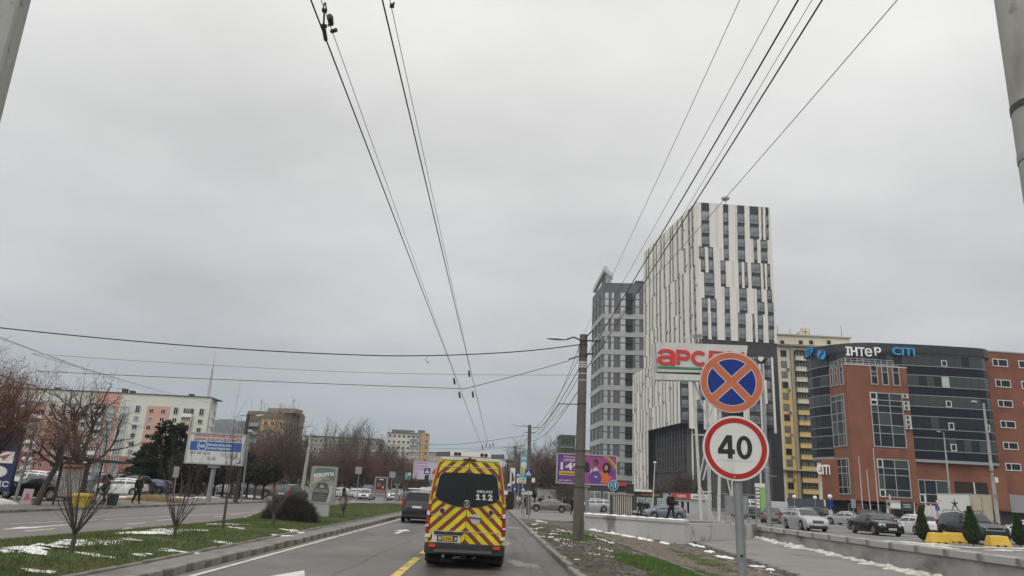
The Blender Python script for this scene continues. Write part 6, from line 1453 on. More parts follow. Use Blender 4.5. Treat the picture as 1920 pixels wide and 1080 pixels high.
galv = mat('galvanised_steel', (.21, .22, .225), .5, (.28, .285, .29), 3, .5, metal=.35, stretch=(1, 1, .3)); cam_mix(galv, (.20, .19, .18), 1.4, .55, .72, 8)
steel_d = mat('dark_steel', (.035, .036, .038), .6); wsteel = mat('white_steel', (.46, .46, .44), .6, (.54, .54, .52), 2, .5); cam_mix(wsteel, (.30, .28, .25), 1.2, .57, .72, 7)
sign_w = mat('sign_white', (.60, .60, .575), .45, (.66, .66, .63), 1.2, .5); cam_mix(sign_w, (.42, .41, .39), 3.5, .56, .78, 9, stretch=(1, 1, .4)); sign_b = mat('sign_blue', (.010, .034, .20), .5, (.013, .042, .235), 3, .5, spec=.2); sign_or = mat('faded_sign_red', (.46, .11, .045), .6, (.54, .155, .075), 5, .5, stretch=(1, 1, 1), bump=.1, bscale=60)
sign_r = mat('sign_red', (.38, .016, .014), .5, (.43, .03, .024), 3, .5, spec=.25); sign_back = mat('sign_back', (.22, .225, .23), .6, (.27, .27, .28), 2, .5)
# retaining wall of the car park: body, coping slabs one by one
root = thing('retaining_wall', 'long low grey rendered wall with coping slabs along the footway', 'wall', (16.7, 30, 0))
b = MB(); rg = []
for k in range(48):
 Y = -18 + k * 1.52; rg.append([(-.05, Y - 30, BZ(Y) - .3), (.0, Y - 30, .345), (.42, Y - 30, .345), (.42, Y - 30, BZ(Y) - .3)])
b.loft(rg); b.build('wall_body', wallc, root)
sm = []
for q in range(4):
 b = MB(); e = .02; y0, y1 = -.97 + random.uniform(0, .015), .97 - random.uniform(0, .015); b.loft([[(-.10, y, .352), (-.10, y, .58), (-.08, y, .60), (.46, y, .605), (.46, y, .352)] for y in (y0, y1)]); sm.append(b.mesh('coping_slab', cop))
for k in range(37): link('coping_slab', random.choice(sm), root, (random.uniform(-.012, .012), -47.6 + k * 1.95, random.uniform(-.008, .008)))
# wall across the end of the verge with raised bed behind
A, B_ = Vector((5.45, 46.3, 0)), Vector((10.35, 41.6, 0)); ang = math.atan2(B_.y - A.y, B_.x - A.x); LW = (B_ - A).length
root = thing('bed_wall', 'pale rendered wall with snow on its coping behind the concrete pole', 'wall', (A.x, A.y, 0), ang)
zt = .86
b = MB(); b.box(0, 0, -.7, LW, .4, zt - .16); b.build('wall_body', wallp, root)
b = MB(); b.box(-.02, .41, -.7, .38, 9, zt - .16); b.box(LW - .4, .41, -.7, LW, 9, zt - .16); b.build('side_wall', wallp, root)
for k in range(4):
 b = MB(); b.box(LW * k / 4 + .006 - (.06 if k == 0 else 0), -.07, zt - .158, LW * (k + 1) / 4 - .006 + (.06 if k == 3 else 0), .46, zt); b.build('coping_slab', wallp, root)
b = MB(); rg = []
for k in range(41):
 x = -.03 + (LW + .06) * k / 40; h = .03 + .022 * math.sin(k * 1.7) + random.uniform(0, .02); rg.append([(x, -.05 + random.uniform(0, .03), zt + .002), (x, .0, zt + h), (x, .3, zt + h * 1.2), (x, .45, zt + .002)])
b.loft(rg); stuff(b.build('snow_on_coping', snow, root, smooth=True))
b = MB(); q = [Vector((A.x, A.y, 0)), Vector((B_.x, B_.y, 0))]; nx = Vector((math.sin(ang), -math.cos(ang), 0))
b.prism([(A.x + .35 - nx.x * .4, A.y + .35), (B_.x - .35 - nx.x * .4, B_.y + .35), (B_.x + 5.5, B_.y + 9), (A.x + 5.8, A.y + 9)], -.5, .60, 'z'); struct(b.build('raised_bed', soil))
root = thing('low_wall', 'short low concrete wall closing the far end of the footway', 'wall', (9.5, 52.4, 0)); xe = yp(1338, 995, 52.4).x - 9.5
b = MB(); b.box(0, 0, -.5, xe, .4, .38); b.build('wall_body', wallc, root)
for k in range(3): b = MB(); b.box(xe * k / 3 + .005, -.06, .382, xe * (k + 1) / 3 - .005, .46, .52); b.build('coping_slab', cop, root)
g = MB(); g.add([(11.2, 52.9, .31), (16.7, 54, .31), (16.8, 60, .31), (11.5, 58, .31)], [(0, 1, 2, 3)]); struct(g.build('plaza_paving', footway))
# ---- snow lying about
def mound(cx, cy, rx, ry, h, seed, zf, n=22, rot=0.0):
 r = random.Random(seed); b = MB(); rings = []
 ph = [r.uniform(0, 6.28) for _ in range(4)]
 for t, hh in ((1.0, -.03), (.9, .35), (.7, .7), (.4, .95), (.08, 1.0)):
  rg = []
  for k in range(n):
   a = 2 * math.pi * k / n; w_ = 1 + .28 * math.sin(2 * a + ph[0]) + .22 * math.sin(3 * a + ph[1]) + .16 * math.sin(5 * a + ph[2]) + .10 * math.sin(9 * a + ph[3])
   x, y = rx * t * w_ * math.cos(a), ry * t * w_ * math.sin(a); X, Y = cx + x * math.cos(rot) - y * math.sin(rot), cy + x * math.sin(rot) + y * math.cos(rot); rg.append((X, Y, zf(X, Y) + h * hh * (1 + r.uniform(-.3, .3))))
  rings.append(rg)
 b.loft(rings); return b
def lawnzz(X, Y): xa, xb = medfar(Y), RX(-6.88, Y); t = max(0, min(1, (X - xa) / (xb - xa))); return lawnz(X, Y, t) + .01
def merge(name, mbs, m):
 b = MB()
 for q in mbs: b.add(q.v, q.f)
 return stuff(b.build(name, m, smooth=True))
lst = []
def lp(px, py): return gp(px, py, .27)
for px, py, rx, ry, h, s_ in ((62, 1035, .75, .5, .05, 1), (30, 1033, .35, .3, .04, 2), (175, 1017, .8, .5, .05, 3), (140, 1022, .4, .35, .04, 4), (215, 1013, .5, .5, .04, 5), (262, 1003, .75, .6, .05, 6), (100, 1026, .4, .4, .03, 7), (195, 1037.5, .55, .16, .03, 8), (85, 1063, .28, .2, .02, 9), (262, 1032, .2, .25, .02, 10), (335, 1026, .4, .25, .02, 11), (352, 995, .9, .7, .05, 12), (320, 997, .5, .5, .04, 13), (455, 985, .7, .5, .05, 14), (442, 990, .4, .4, .03, 15), (520, 974, .5, .6, .05, 16), (550, 990, .45, .5, .03, 17), (530, 997, .4, .3, .03, 18), (590, 965, .4, .6, .03, 19), (405, 985, .3, .3, .03, 20), (420, 1010, .35, .22, .02, 21), (300, 1000, .4, .5, .03, 22)):
 q = lp(px, py); [lst.append(mound(q.x + r_.uniform(-.7, .7) * rx, q.y + r_.uniform(-.8, .8) * ry, rx * r_.uniform(.2, .5), ry * r_.uniform(.2, .5), h * .45, s_ * 9 + j_, lawnzz, 18)) for r_ in [random.Random(s_)] for j_ in range(7)]
merge('snow_patches', lst, snow)
lst = []; r = random.Random(9)
vz = lambda X, Y: VZ(X, Y) + .02
for px, py, rx, ry, h, s_ in ((1015, 978, .4, 1.6, .09, 1), (1000, 984, .35, 1.2, .08, 2), (1075, 1000, .28, 1.4, .10, 3), (1060, 996, .25, 1.3, .09, 4), (1045, 1013, .5, .8, .07, 5), (1025, 1008, .45, .7, .06, 6), (1010, 999, .4, .6, .06, 7), (1145, 1018, .33, 1.1, .10, 8), (1130, 1013, .28, .9, .09, 9), (1105, 1004, .28, .8, .07, 10), (1060, 1017, .35, .5, .05, 40), (1035, 1002, .4, .6, .05, 41), (1003, 992, .3, .6, .06, 42)):
 q = gv(px, py); [lst.append(mound(q.x + r_.uniform(-.8, .8) * rx, q.y + r_.uniform(-.9, .9) * ry, rx * r_.uniform(.15, .4), ry * r_.uniform(.2, .5), h * .4, s_ * 9 + j_, vz, 14)) for r_ in [random.Random(s_)] for j_ in range(4)]
for i in range(8):  # crumbs in the soil beside the kerb
 px, py = r.uniform(985, 1150), r.uniform(985, 1070); q = gv(px, py)
 if RX(2.1, q.y) < q.x < 5.2: lst.append(mound(q.x, q.y, r.uniform(.04, .13), r.uniform(.05, .18), r.uniform(.015, .035), 100 + i, vz, 12))
merge('dirty_snow_crumbs', lst, dirty_snow)
lst = []
for i in range(16):
 t = i / 15; px, py = 1112 + (1250 - 1112) * t, 995 + (1022 - 995) * t; q = gv(px, py); [lst.append(mound(q.x + r.uniform(-.2, .2), q.y + r.uniform(-.25, .25), r.uniform(.1, .3), r.uniform(.08, .22), r.uniform(.05, .12), 200 + i * 3 + j, vz, 12)) for j in range(2) if i not in (5, 9, 13)]
for px, py, rx, ry in ((1215, 1012, .5, .5), (1310, 1025, .3, .7), (1345, 1045, .5, .35), (1365, 1048, .3, .3), (1332, 1036, .28, .45), (1420, 1064, .5, .2), (1448, 1070, .28, .25), (1435, 1075, .25, .15), (1295, 1021, .25, .5)):
 q = gv(px, py); [lst.append(mound(q.x + r.uniform(-.7, .7) * rx, q.y + r.uniform(-.8, .8) * ry, rx * r.uniform(.2, .5), ry * r.uniform(.2, .55), .05, int(px) + j, vz, 14)) for j in range(5)]
merge('snow_by_the_bed_wall', lst, snow)
lst = []
fz = lambda X, Y: BZ(Y) + .155
for i in range(62):
 Y = 22 + i * .52 + r.uniform(-.2, .2); w_ = r.uniform(.12, .42) * (1.2 if i % 7 < 4 else .6); lst.append(mound(16.5 - w_ * .55, Y, w_, r.uniform(.2, .5), r.uniform(.05, .16), 300 + i, fz, 14))
for i in range(12): lst.append(mound(16.2 - 4.8 * i / 12, 51.6 - .6 * i / 12 + r.uniform(-.3, .3), .5, .3, .10, 400 + i, fz, 14))
merge('snow_bank_along_wall', lst, dirty_snow)
lst = []
for i in range(26):
 q = yp(r.uniform(1650, 1960), 1000, r.uniform(36, 42)); lst.append(mound(q.x, q.y, r.uniform(.3, .9), r.uniform(.1, .3), .03, 500 + i, lambda X, Y: .305, 14))
for i in range(12): lst.append(mound(r.uniform(-25.6, -24.6) , 35 + i * .35, .6, .35, .22, 560 + i, lambda X, Y: .118, 14))
for i in range(10): lst.append(mound(r.uniform(-30, -26.4), 60 + i * 3.4, .8, .5, .12, 590 + i, lambda X, Y: .10, 14))
merge('thin_snow_on_plaza', lst, dirty_snow)
# ---- loose clods and stones in the soil by the kerb, gravel stones
def chips(name, m, spots, smin, smax, seed):
 rr = random.Random(seed); b = MB()
 for X, Y, Z in spots:
  s_ = rr.uniform(smin, smax); V = [(X + rr.uniform(-1, 1) * s_, Y + rr.uniform(-1, 1) * s_, Z - s_ * .3), (X + s_ * rr.uniform(.5, 1), Y - s_ * .3, Z), (X - s_ * rr.uniform(.5, 1), Y - s_ * .5, Z), (X, Y + s_ * rr.uniform(.5, 1), Z), (X + rr.uniform(-.3, .3) * s_, Y + rr.uniform(-.3, .3) * s_, Z + s_ * rr.uniform(.4, .9))]
  b.add(V, [(1, 3, 4), (3, 2, 4), (2, 1, 4)])
 return stuff(b.build(name, m))
sp = []
for i in range(6500):
 Y = r.uniform(15, 46); X = RX(2.15, Y) + abs(r.gauss(0, 1.3)) + .02
 if X < 6: sp.append((X, Y, VZ(X, Y) + .03 * math.sin(X * 3.1 + Y * 1.7) * math.sin(Y * 2.3 - X * 1.1)))
chips('soil_clods', soil, sp, .02, .085, 1)
sp = []
for i in range(11000):
 Y = 14 + 30 * r.random() ** 1.3; xa, xb = lin(gl, Y) + .06, lin(gr, Y) - .06; X = r.uniform(xa, xb); sp.append((X, Y, VZ(X, Y) + .055))
chips('gravel', gravel_m, sp, .012, .04, 2)
sp = []
for i in range(12):
 Y = r.uniform(17, 44); X = RX(2.6, Y) + abs(r.gauss(0, .9))
 for j in range(30):
  x, y = X + r.gauss(0, .16), Y + r.gauss(0, .35)
  if RX(2.15, y) < x < 5.5: sp.append((x, y, VZ(x, y) + .02))
chips('snow_crumbs', dirty_snow, sp, .015, .06, 3)
# ---- poles
def pole(name, label, base, top, r0, r1, m, cat='pole', group=None, n=14, part='shaft'):
 root = thing(name, label, cat, base, 0, group); t = Vector(top) - Vector(base)
 b = MB(); b.tube([(0, 0, -.3), (0, 0, 0), t * .5, t], [r0, r0, (r0 + r1) / 2, r1], n); b.build(part, m, root, smooth=True); return root, t
def lamp_arm(root, p, q, lam=.75, tilt=.2):
 d = (Vector(q) - Vector(p)); b = MB(); b.tube([p, (Vector(p) + Vector(q)) / 2 + Vector((0, 0, .12)), q], .035, 6); b.build('lamp_arm', steel_d, root)
 d.normalize(); e = Vector(q); b = MB(); s_ = Vector((-d.y, d.x, 0)).normalized(); rg = []
 for t, w_, h in ((0, .05, .05), (.15, .09, .07), (.5, .14, .09), (.85, .11, .06), (1.0, .03, .02)):
  c = e + d * lam * t + Vector((0, 0, tilt * t * lam)); rg.append([c + s_ * w_, c + Vector((0, 0, h)), c - s_ * w_, c - Vector((0, 0, h * .7))])
 b.loft(rg); b.build('lamp_head', mat('lamp_casing', (.48, .49, .49), .5), root, smooth=True)
b0 = Vector((3.27, 29.9, .06)); tp = yp(1094.5, 628, 30.2)
mp_, t = pole('concrete_pole', 'thick dark concrete lamp pole with white bands, nearest on the verge', b0, tp, .225, .165, polec, cat='lamp post')
at_ = lambda px, py, Y=30.0: yp(px, py, Y) - b0
lamp_arm(mp_, at_(1089, 638), at_(1062, 636.5), .85, -.0); 
b = MB(); b.tube([at_(1088, 638), at_(1127, 640)], .035, 6); b.tube([at_(1099, 632), at_(1110, 621)], .03, 5); b.tube([at_(1099, 664), at_(1113, 663)], .04, 5); b.tube([at_(1086, 668), at_(1066, 674)], .03, 5); b.build('cross_arm', steel_d, mp_)
wb = mat('white_band', (.55, .55, .52), .7)
for py, h, m in ((679, .06, wb), (683.5, .05, wb), (687.5, .05, wb), (700, .03, wb), (712.5, .03, wb), (666, .05, steel_d), (646, .06, steel_d), (757, .04, steel_d), (846, .05, steel_d), (876, .07, steel_d), (914, .05, steel_d)):
 z = at_(1091, py).z; k = z / t.z; c = t * k; b = MB(); R_ = .225 + (.165 - .225) * k + .012; b.lathe([(R_, z - h / 2), (R_, z + h / 2)], 16, (c.x, c.y, 0)); b.build('band', m, mp_)
for dy_, px in ((0, 1090), (.2, 1094)):
 b = MB(); b.tube([at_(px, 642) + Vector((0, -.2, 0)), at_(px - 7, 650) + Vector((0, -.25, 0)), at_(px - 6, 664) + Vector((0, -.24, 0)), at_(px + 3, 672) + Vector((0, -.22, 0))], .012, 4); b.build('loose_cable', steel_d, mp_)
b = MB(); b.lathe([(.95, -.12), (.7, .03), (.4, .10), (.22, .12)], 16, (0, 0, 0)); struct(b.build('pole_mound', soil, None, b0, smooth=True))
for i, (px, pt, Y, arm, lab) in enumerate(((993, 797, 69, 970, 'concrete lamp pole behind the crossing sign, second along the verge'), (966.5, 836, 98, 947, 'concrete lamp pole beside the blue banner, third along the verge'), (952, 860, 138, 938, 'thin dark lamp pole beyond the ambulance, fourth along the verge'), (947.5, 873, 180, None, 'farthest thin dark pole right of the ambulance'))):
 bx = yp(px - 2, 950, Y); bb = Vector((bx.x, Y, .06)); tt = yp(px, pt, Y); rt, t_ = pole('lamp_pole', lab, bb, tt, .21, .15, polec if i < 2 else steel_d, 'lamp post', 'lamp poles along the right verge')
 if arm: lamp_arm(rt, yp(px - 2, pt + 4, Y) - bb, yp(arm + 8, pt + 2.5, Y) - bb, .9, .12); b = MB(); q = yp(px, pt + 4, Y) - bb; b.tube([q, q + Vector((1.0, 0, 0))], .03, 5); q = yp(px, pt + 14, Y) - bb; b.tube([q + Vector((-.5, 0, 0)), q + Vector((.6, 0, 0))], .03, 5); b.build('cross_arm', steel_d, rt)
# poles either side of the camera
_q = yp(1875, 0, 4.72); bb = Vector((_q.x + .172, 4.72, .1)); rt, t_ = pole('concrete_pole', 'pale round concrete pole with cable bands at the top right corner', bb, bb + Vector((.0, .0, 9.5)), .21, .15, polel, 'pole', n=24)
for z in (4.62, 4.22): b = MB(); R_ = .21 - .06 * z / 9.5 + .006; b.lathe([(R_, z - .025), (R_, z + .025)], 24); b.build('cable_band', galv if z < 4.5 else steel_d, rt)
_q = yp(50, 0, 10.6); bb = Vector((_q.x - .25, 10.6, .2)); root = thing('square_concrete_pole', 'weathered square concrete pole with a crack at the top left corner', 'pole', bb, .25); b = MB()
b.loft([[(-w_ + .03, -w_, z), (w_ - .03, -w_, z), (w_, -w_ + .03, z), (w_, w_, z), (-w_, w_, z), (-w_, -w_ + .03, z)] for z, w_ in ((-.3, .25), (5.5, .22), (10, .19))]); b.build('shaft', polel, root)
b = MB(); b.bar((-.2, -.226, 6.35), (.2, -.224, 6.02), .015, .01); b.build('crack', steel_d, root)
# left side poles
bb = gp(441, 942, .12); bb.y = 62; bb = Vector((yp(441, 942, 62).x, 62, .12)); rt, t_ = pole('dark_lamp_pole', 'dark leaning lamp pole right of the white and blue billboard', bb, yp(466, 776, 62.5), .19, .13, steel_d, 'lamp post')
lamp_arm(rt, yp(466, 780, 62.5) - bb, yp(480, 780, 62) - bb, .9, .05); b = MB(); q = yp(466, 780, 62.5) - bb; b.tube([q, q + Vector((-.7, 0, 0))], .03, 5); q = yp(463, 800, 62.5) - bb; b.tube([q, q + Vector((1.4, 0, -1.4))], .02, 5); b.build('cross_arm', steel_d, rt)
bb = Vector((yp(453, 935, 64).x, 64, .12)); rt, t_ = pole('slim_lamp_pole', 'slim grey lamp post with a small round head in front of the brown block', bb, yp(467.5, 812, 64), .09, .06, galv, 'lamp post'); b = MB(); b.lathe([(.06, 0), (.3, .08), (.3, .2), (.1, .28)], 12, tuple(t_)); b.build('lamp_head', mat('lamp_casing', (.48, .49, .49), .5), rt)
bb = Vector((yp(565, 930, 90).x, 90, .1)); rt, t_ = pole('pale_concrete_pole', 'pale leaning concrete pole left of the tall poster stand', bb, yp(583, 815, 90), .24, .17, polel, 'lamp post')
lamp_arm(rt, yp(582, 818, 90) - bb, yp(592, 816, 90) - bb, .9, .0); b = MB(); q = yp(582, 820, 90) - bb; b.tube([q + Vector((-1.2, 0, 0)), q + Vector((1, 0, 0))], .035, 5); b.box(q.x - .6, q.y - .2, q.z - 1.3, q.x - .2, q.y + .2, q.z - .5); b.build('cross_arm', steel_d, rt)
for px, pt, Y, lab in ((686, 838, 125, 'dark pole with a lamp among the bare trees, left of the white block'), (757, 854, 150, 'dark pole with a lamp in front of the distant white block')):
 bb = Vector((yp(px - 5, 930, Y).x, Y, 0)); rt, t_ = pole('far_lamp_pole', lab, bb, yp(px, pt, Y), .2, .15, steel_d, 'lamp post'); lamp_arm(rt, t_ - Vector((0, 0, .8)), t_ + Vector((.9, 0, -.7)), .9, .2)
# right side poles and masts
bb = Vector((yp(1443, 984, 56).x, 56, .3)); rt, t_ = pole('floodlight_mast', 'grey steel floodlight mast left of the silver estate car', bb, yp(1428, 680, 56.5), .2, .09, galv, 'lamp post')
b = MB()
for k in range(4): a = k * math.pi / 2 + .3; b.loft([[(t_.x + .15 * math.cos(a) - .12 * math.sin(a), t_.y + .15 * math.sin(a) + .12 * math.cos(a), t_.z + .05), (t_.x + .15 * math.cos(a) + .12 * math.sin(a), t_.y + .15 * math.sin(a) - .12 * math.cos(a), t_.z + .05)], [(t_.x + .62 * math.cos(a) - .16 * math.sin(a), t_.y + .62 * math.sin(a) + .16 * math.cos(a), t_.z + .22), (t_.x + .62 * math.cos(a) + .16 * math.sin(a), t_.y + .62 * math.sin(a) - .16 * math.cos(a), t_.z + .22)]], close=False)
b.box(t_.x - .3, t_.y - .3, t_.z - .02, t_.x + .3, t_.y + .3, t_.z + .04); b.build('floodlights', steel_d, rt)
b = MB(); z = yp(1439, 880, 56).z - .3; b.lathe([(.15, z - .3), (.21, z - .2), (.21, z + .1), (.13, z + .2)], 12, (t_.x * z / t_.z, t_.y * z / t_.z, 0)); b.box(0, -.05, z - .5, .7, .05, z - .45); b.build('joint', galv, rt)
bb = Vector((yp(1872, 985, 58).x, 58, .3)); rt, t_ = pole('leaning_lamp_pole', 'tall grey lamp pole leaning left in front of the brick wall', bb, yp(1844, 756, 58), .17, .08, polel, 'lamp post'); lamp_arm(rt, t_, t_ + Vector((-.5, 0, .05)), .5, .0)
b = MB(); z = yp(1864, 885, 58).z - .3; c = t_ * (z / t_.z); b.lathe([(.14, z - .05), (.14, z + .05)], 12, (c.x, c.y, 0)); b.build('band', steel_d, rt); b = MB(); b.box(c.x + .1, c.y - .1, z - .8, c.x + .35, c.y + .1, z - .4); b.build('camera_box', white_frame, rt)
bb = Vector((yp(1781, 935, 92).x, 92, .3)); rt, t_ = pole('lamp_pole', 'pale lamp pole in front of the dark glass facade', bb, yp(1769.5, 811, 92), .14, .08, polel, 'lamp post'); lamp_arm(rt, t_, t_ + Vector((-.4, 0, .05)), .5, .0)
for px0, px1, y1, Y, lab in ((1618, 1610, 855, 104, 'left of three thin white flagpoles before the brick wing'), (1633, 1625, 880, 103, 'middle of three thin white flagpoles before the brick wing'), (1648, 1637, 840, 102, 'right of three thin white flagpoles before the brick wing')):
 bb = Vector((yp(px0, 962, Y).x, Y, .3)); pole('flagpole', lab, bb, yp(px1, y1, Y), .07, .04, wsteel, 'flagpole', 'flagpoles')
for px0, px1, y0, y1, Y, lab in ((1742, 1733, 980, 928, 62, 'thin white pole rising behind the white hatchback'), (1748.5, 1745, 975, 945, 66, 'short thin white pole beside the yield sign')): bb = Vector((yp(px0, y0, Y).x, Y, .3)); pole('barrier_pole', lab, bb, yp(px1, y1, Y), .05, .05, wsteel, 'pole')
for px, py, Y, lab in ((1489, 931.5, 96, 'globe street lamp left of its pair before the yellow house'), (1528, 933, 96, 'globe street lamp before the corner of the yellow house'), (1556, 931, 84, 'globe street lamp with a blue plate at the brick corner')):
 c = yp(px, py, Y); bb = Vector((yp(px + 1.5, 960, Y).x, Y, .3)); rt, t_ = pole('globe_lamp', lab, bb, c - Vector((0, 0, .25)), .05, .04, galv, 'lamp post', 'globe lamps'); b = MB(); q = c - bb; b.lathe([(.24 * math.sin(a), q.z - .24 * math.cos(a)) for a in np.linspace(.15, 3.0, 9)], 14, (q.x, q.y, 0)); b.build('globe', mat('opal_globe', (.72, .70, .66), .35), rt, smooth=True)
 if px == 1556: b = MB(); q = yp(1556.5, 944, Y) - bb; b.box(q.x - .3, -.08, q.z - .35, q.x + .3, -.05, q.z + .35); b.build('blue_plate', sign_b, rt)
bb = Vector((yp(1223, 960, 92).x, 92, .1)); rt, t_ = pole('street_lamp', 'thin street lamp in front of the dark tower base', bb, yp(1228, 868, 92), .08, .05, wsteel, 'lamp post'); b = MB(); b.lathe([(.05, -.1), (.22, 0), (.2, .12), (.05, .18)], 10, tuple(t_)); b.build('lamp_head', white_frame, rt)
# ---- the two round signs on one post
def disc_sign():
 c1 = yp(1371.5, 716.5, 8.0); c2 = yp(1379, 840.5, 8.0); bb = Vector((yp(1396, 1090, 8.05).x, 8.06, VZ(2.6, 8)))
 top = yp(1374, 735, 8.06); root = thing('sign_post', 'bare grey steel post carrying the two round road signs', 'sign post', bb); t = top - bb
 b = MB(); b.tube([(0, 0, -.6), (0, 0, 0), t * .6, t], .048, 16); b.build('post', galv, root, smooth=True)
 b = MB(); q = yp(1389.5, 1042, 8.0) - bb; b.lathe([(.013, -.004), (.013, .03)], 10, (q.x, q.y - .035, q.z), 0, 'y'); b.build('bolt_hole', ink, root)
 b = MB(); q = yp(1376, 776, 8.03) - bb; b.box(q.x - .1, -.05, q.z - .035, q.x + .1, .05, q.z + .035); b.build('clamp', steel_d, root)
 def disc(r_, y, n=56): return [(r_ * math.cos(2 * math.pi * k / n), y, r_ * math.sin(2 * math.pi * k / n)) for k in range(n)]
 def plate(name, label, c, R, rz):
  s = thing(name, label, 'road sign', c, rz); b = MB(); b.loft([disc(R, -.006), disc(R, .0), disc(R - .004, .014)], cap=True); b.build('sign_back', sign_back, s); return s
 s1 = plate('no_stopping_sign', 'round no stopping sign, faded red ring and cross on blue', c1, .342, -.22); s1.rotation_euler[0] = .0
 b = MB(); b.loft([disc(.338, -.008), disc(.338, -.0065)]); b.build('white_rim', sign_w, s1)
 b = MB(); b.loft([disc(.329, -.010), disc(.329, -.0085)]); b.build('red_face', sign_or, s1)
 for k in range(4):   # blue quadrants with white outline
  for ro, off, y, m, nm in ((.262, .038, -.0115, sign_w, 'quadrant_outline'), (.255, .0455, -.0130, sign_b, 'blue_quadrant')):
   a0 = math.pi / 4 + k * math.pi / 2; P = []; h = off * math.sqrt(2); cd = a0 + math.pi / 4
   da = math.asin(off / ro); n = 16
   for i in range(n + 1): a = a0 + da + (math.pi / 2 - 2 * da) * i / n; P.append((ro * math.cos(a), ro * math.sin(a)))
   P.append((h * math.cos(cd), h * math.sin(cd))); P = [(x, z) for x, z in P]; b = MB(); b.add([(x, y, z) for x, z in P], [tuple(range(len(P)))]); o = b.build(nm, m, s1)
 for ch in s1.children: ch.rotation_euler = (0, .04, 0)
 s2 = plate('speed_limit_sign', 'round speed limit sign reading 40 with a red ring', c2, .348, -.22)
 b = MB(); b.loft([disc(.344, -.008), disc(.344, -.0065)]); b.build('white_face', sign_w, s2)
 n = 64; b = MB(); b.loft([disc(.323, -.0095, n), disc(.323, -.0105, n), disc(.270, -.0105, n), disc(.270, -.0095, n)], cap=False); b.build('red_ring', sign_r, s2)
 b = MB(); D4 = [[(-.082, -.111), (-.033, -.111), (-.033, .136), (-.082, .136)], [(-.184, -.062), (-.008, -.062), (-.008, -.014), (-.184, -.014)], [(-.184, -.014), (-.132, -.014), (-.082, .062), (-.082, .136), (-.092, .136)]]
 for k, P in enumerate(D4): b.add([(x, -.0112 - .0002 * k, z) for x, z in P], [tuple(range(len(P)))])
 b.build('digit_four', ink, s2)
 b = MB(); el = lambda a, c: [(.091 + a * math.cos(2 * math.pi * k / 32), -.0114, .010 + c * math.sin(2 * math.pi * k / 32)) for k in range(32)]
 b.loft([el(.081, .124), el(.034, .080)], cap=False); b.build('digit_zero', ink, s2)
 b = MB(); b.box(-.20, -.0112, -.1325, .20, -.0104, -.1305); b.build('joint_line', mat('joint_grey', (.33, .33, .32), .6), s2)
 b = MB(); b.lathe([(.012, -.004), (.012, .02)], 8, (-.02, -.01, -.30), 0, 'y'); b.build('bolt', galv, s2)
disc_sign()
# ---- small road signs
def tri(b, c, s_, y, mi): b.add([(c[0] - s_, y, c[1] - s_ * .72), (c[0] + s_, y, c[1] - s_ * .72), (c[0], y, c[1] + s_)], [(0, 1, 2)], mi)
def crossing_sign(label, px, py, Y, base_py, wpx, light=True, back=False):
 c = yp(px, py, Y); hw_ = wpx * Y / FPX / 2 * .98; bb = Vector((yp(px + 1, base_py, Y).x, Y, .06)); root = thing('crossing_sign', label, 'road sign', bb); q = c - bb
 b = MB(); b.tube([(0, 0, -.1), (q.x, .06, q.z + hw_)], .045, 8); b.build('post', galv, root)
 b = MB(); b.box(q.x - hw_, -.02, q.z - hw_, q.x + hw_, .0, q.z + hw_); b.build('blue_panel', sign_b, root)
 b = MB(); tri(b, (q.x, q.z - hw_ * .05), hw_ * .82, -.024, 0); b.build('white_triangle', sign_w, root)
 b = MB(); x, z, s_ = q.x, q.z - hw_ * .1, hw_ * .5
 b.tube([(x + .1 * s_, -.03, z + .62 * s_), (x - .05 * s_, -.03, z)], [.14 * s_, .16 * s_], 5); b.tube([(x - .05 * s_, -.03, z), (x - .45 * s_, -.03, z - .8 * s_)], .09 * s_, 4); b.tube([(x - .05 * s_, -.03, z), (x + .35 * s_, -.03, z - .8 * s_)], .09 * s_, 4); b.tube([(x + .05 * s_, -.03, z + .5 * s_), (x + .45 * s_, -.03, z + .1 * s_)], .06 * s_, 4); b.lathe([(.15 * s_, -.01), (.15 * s_, .01)], 8, (x + .12 * s_, -.03, z + .9 * s_), 0, 'y')
 b.build('walker_symbol', ink, root)
 if light:
  b = MB(); b.box(q.x - .17, -.16, q.z - hw_ - 1.0, q.x + .17, .1, q.z - hw_ - .08)
  b.build('signal_box', black_pl, root)
  for k in range(3): b = MB(); b.lathe([(.09, -.06), (.11, -.17), (.03, -.155)], 10, (q.x, 0, q.z - hw_ - .24 - k * .3), 0, 'y'); b.build('signal_lens', mat('dark_lens', (.03, .03, .028), .25), root)
 return root, q, hw_
rt, q, hw_ = crossing_sign('blue pedestrian crossing sign over a signal on the right verge', 991, 887, 62, 972, 12.5)
b = MB(); b.box(q.x + .28, -.1, q.z - .72, q.x + .55, -.07, q.z - .38); b.box(q.x + .31, -.105, q.z - .57, q.x + .44, -.101, q.z - .53); b.build('arrow_plate', sign_w, rt)
rt, q, hw_ = crossing_sign('blue pedestrian crossing sign over a signal left of the ambulance', 801, 883.5, 66, 950, 11)
b = MB(); b.box(q.x - .45, -.1, q.z - 1.65, q.x + .5, -.06, q.z - 1.35); b.build('white_plate', sign_w, rt)
for k in (0, 1, 2): b = MB(); b.lathe([(.05, -.11), (.05, -.10)], 8, (q.x - .28 + k * .2, 0, q.z - 1.5), 0, 'y'); b.build('plate_dot', ink, rt)
crossing_sign('farther blue crossing sign half behind the second lamp pole', 971.5, 890, 84, 960, 9, False)
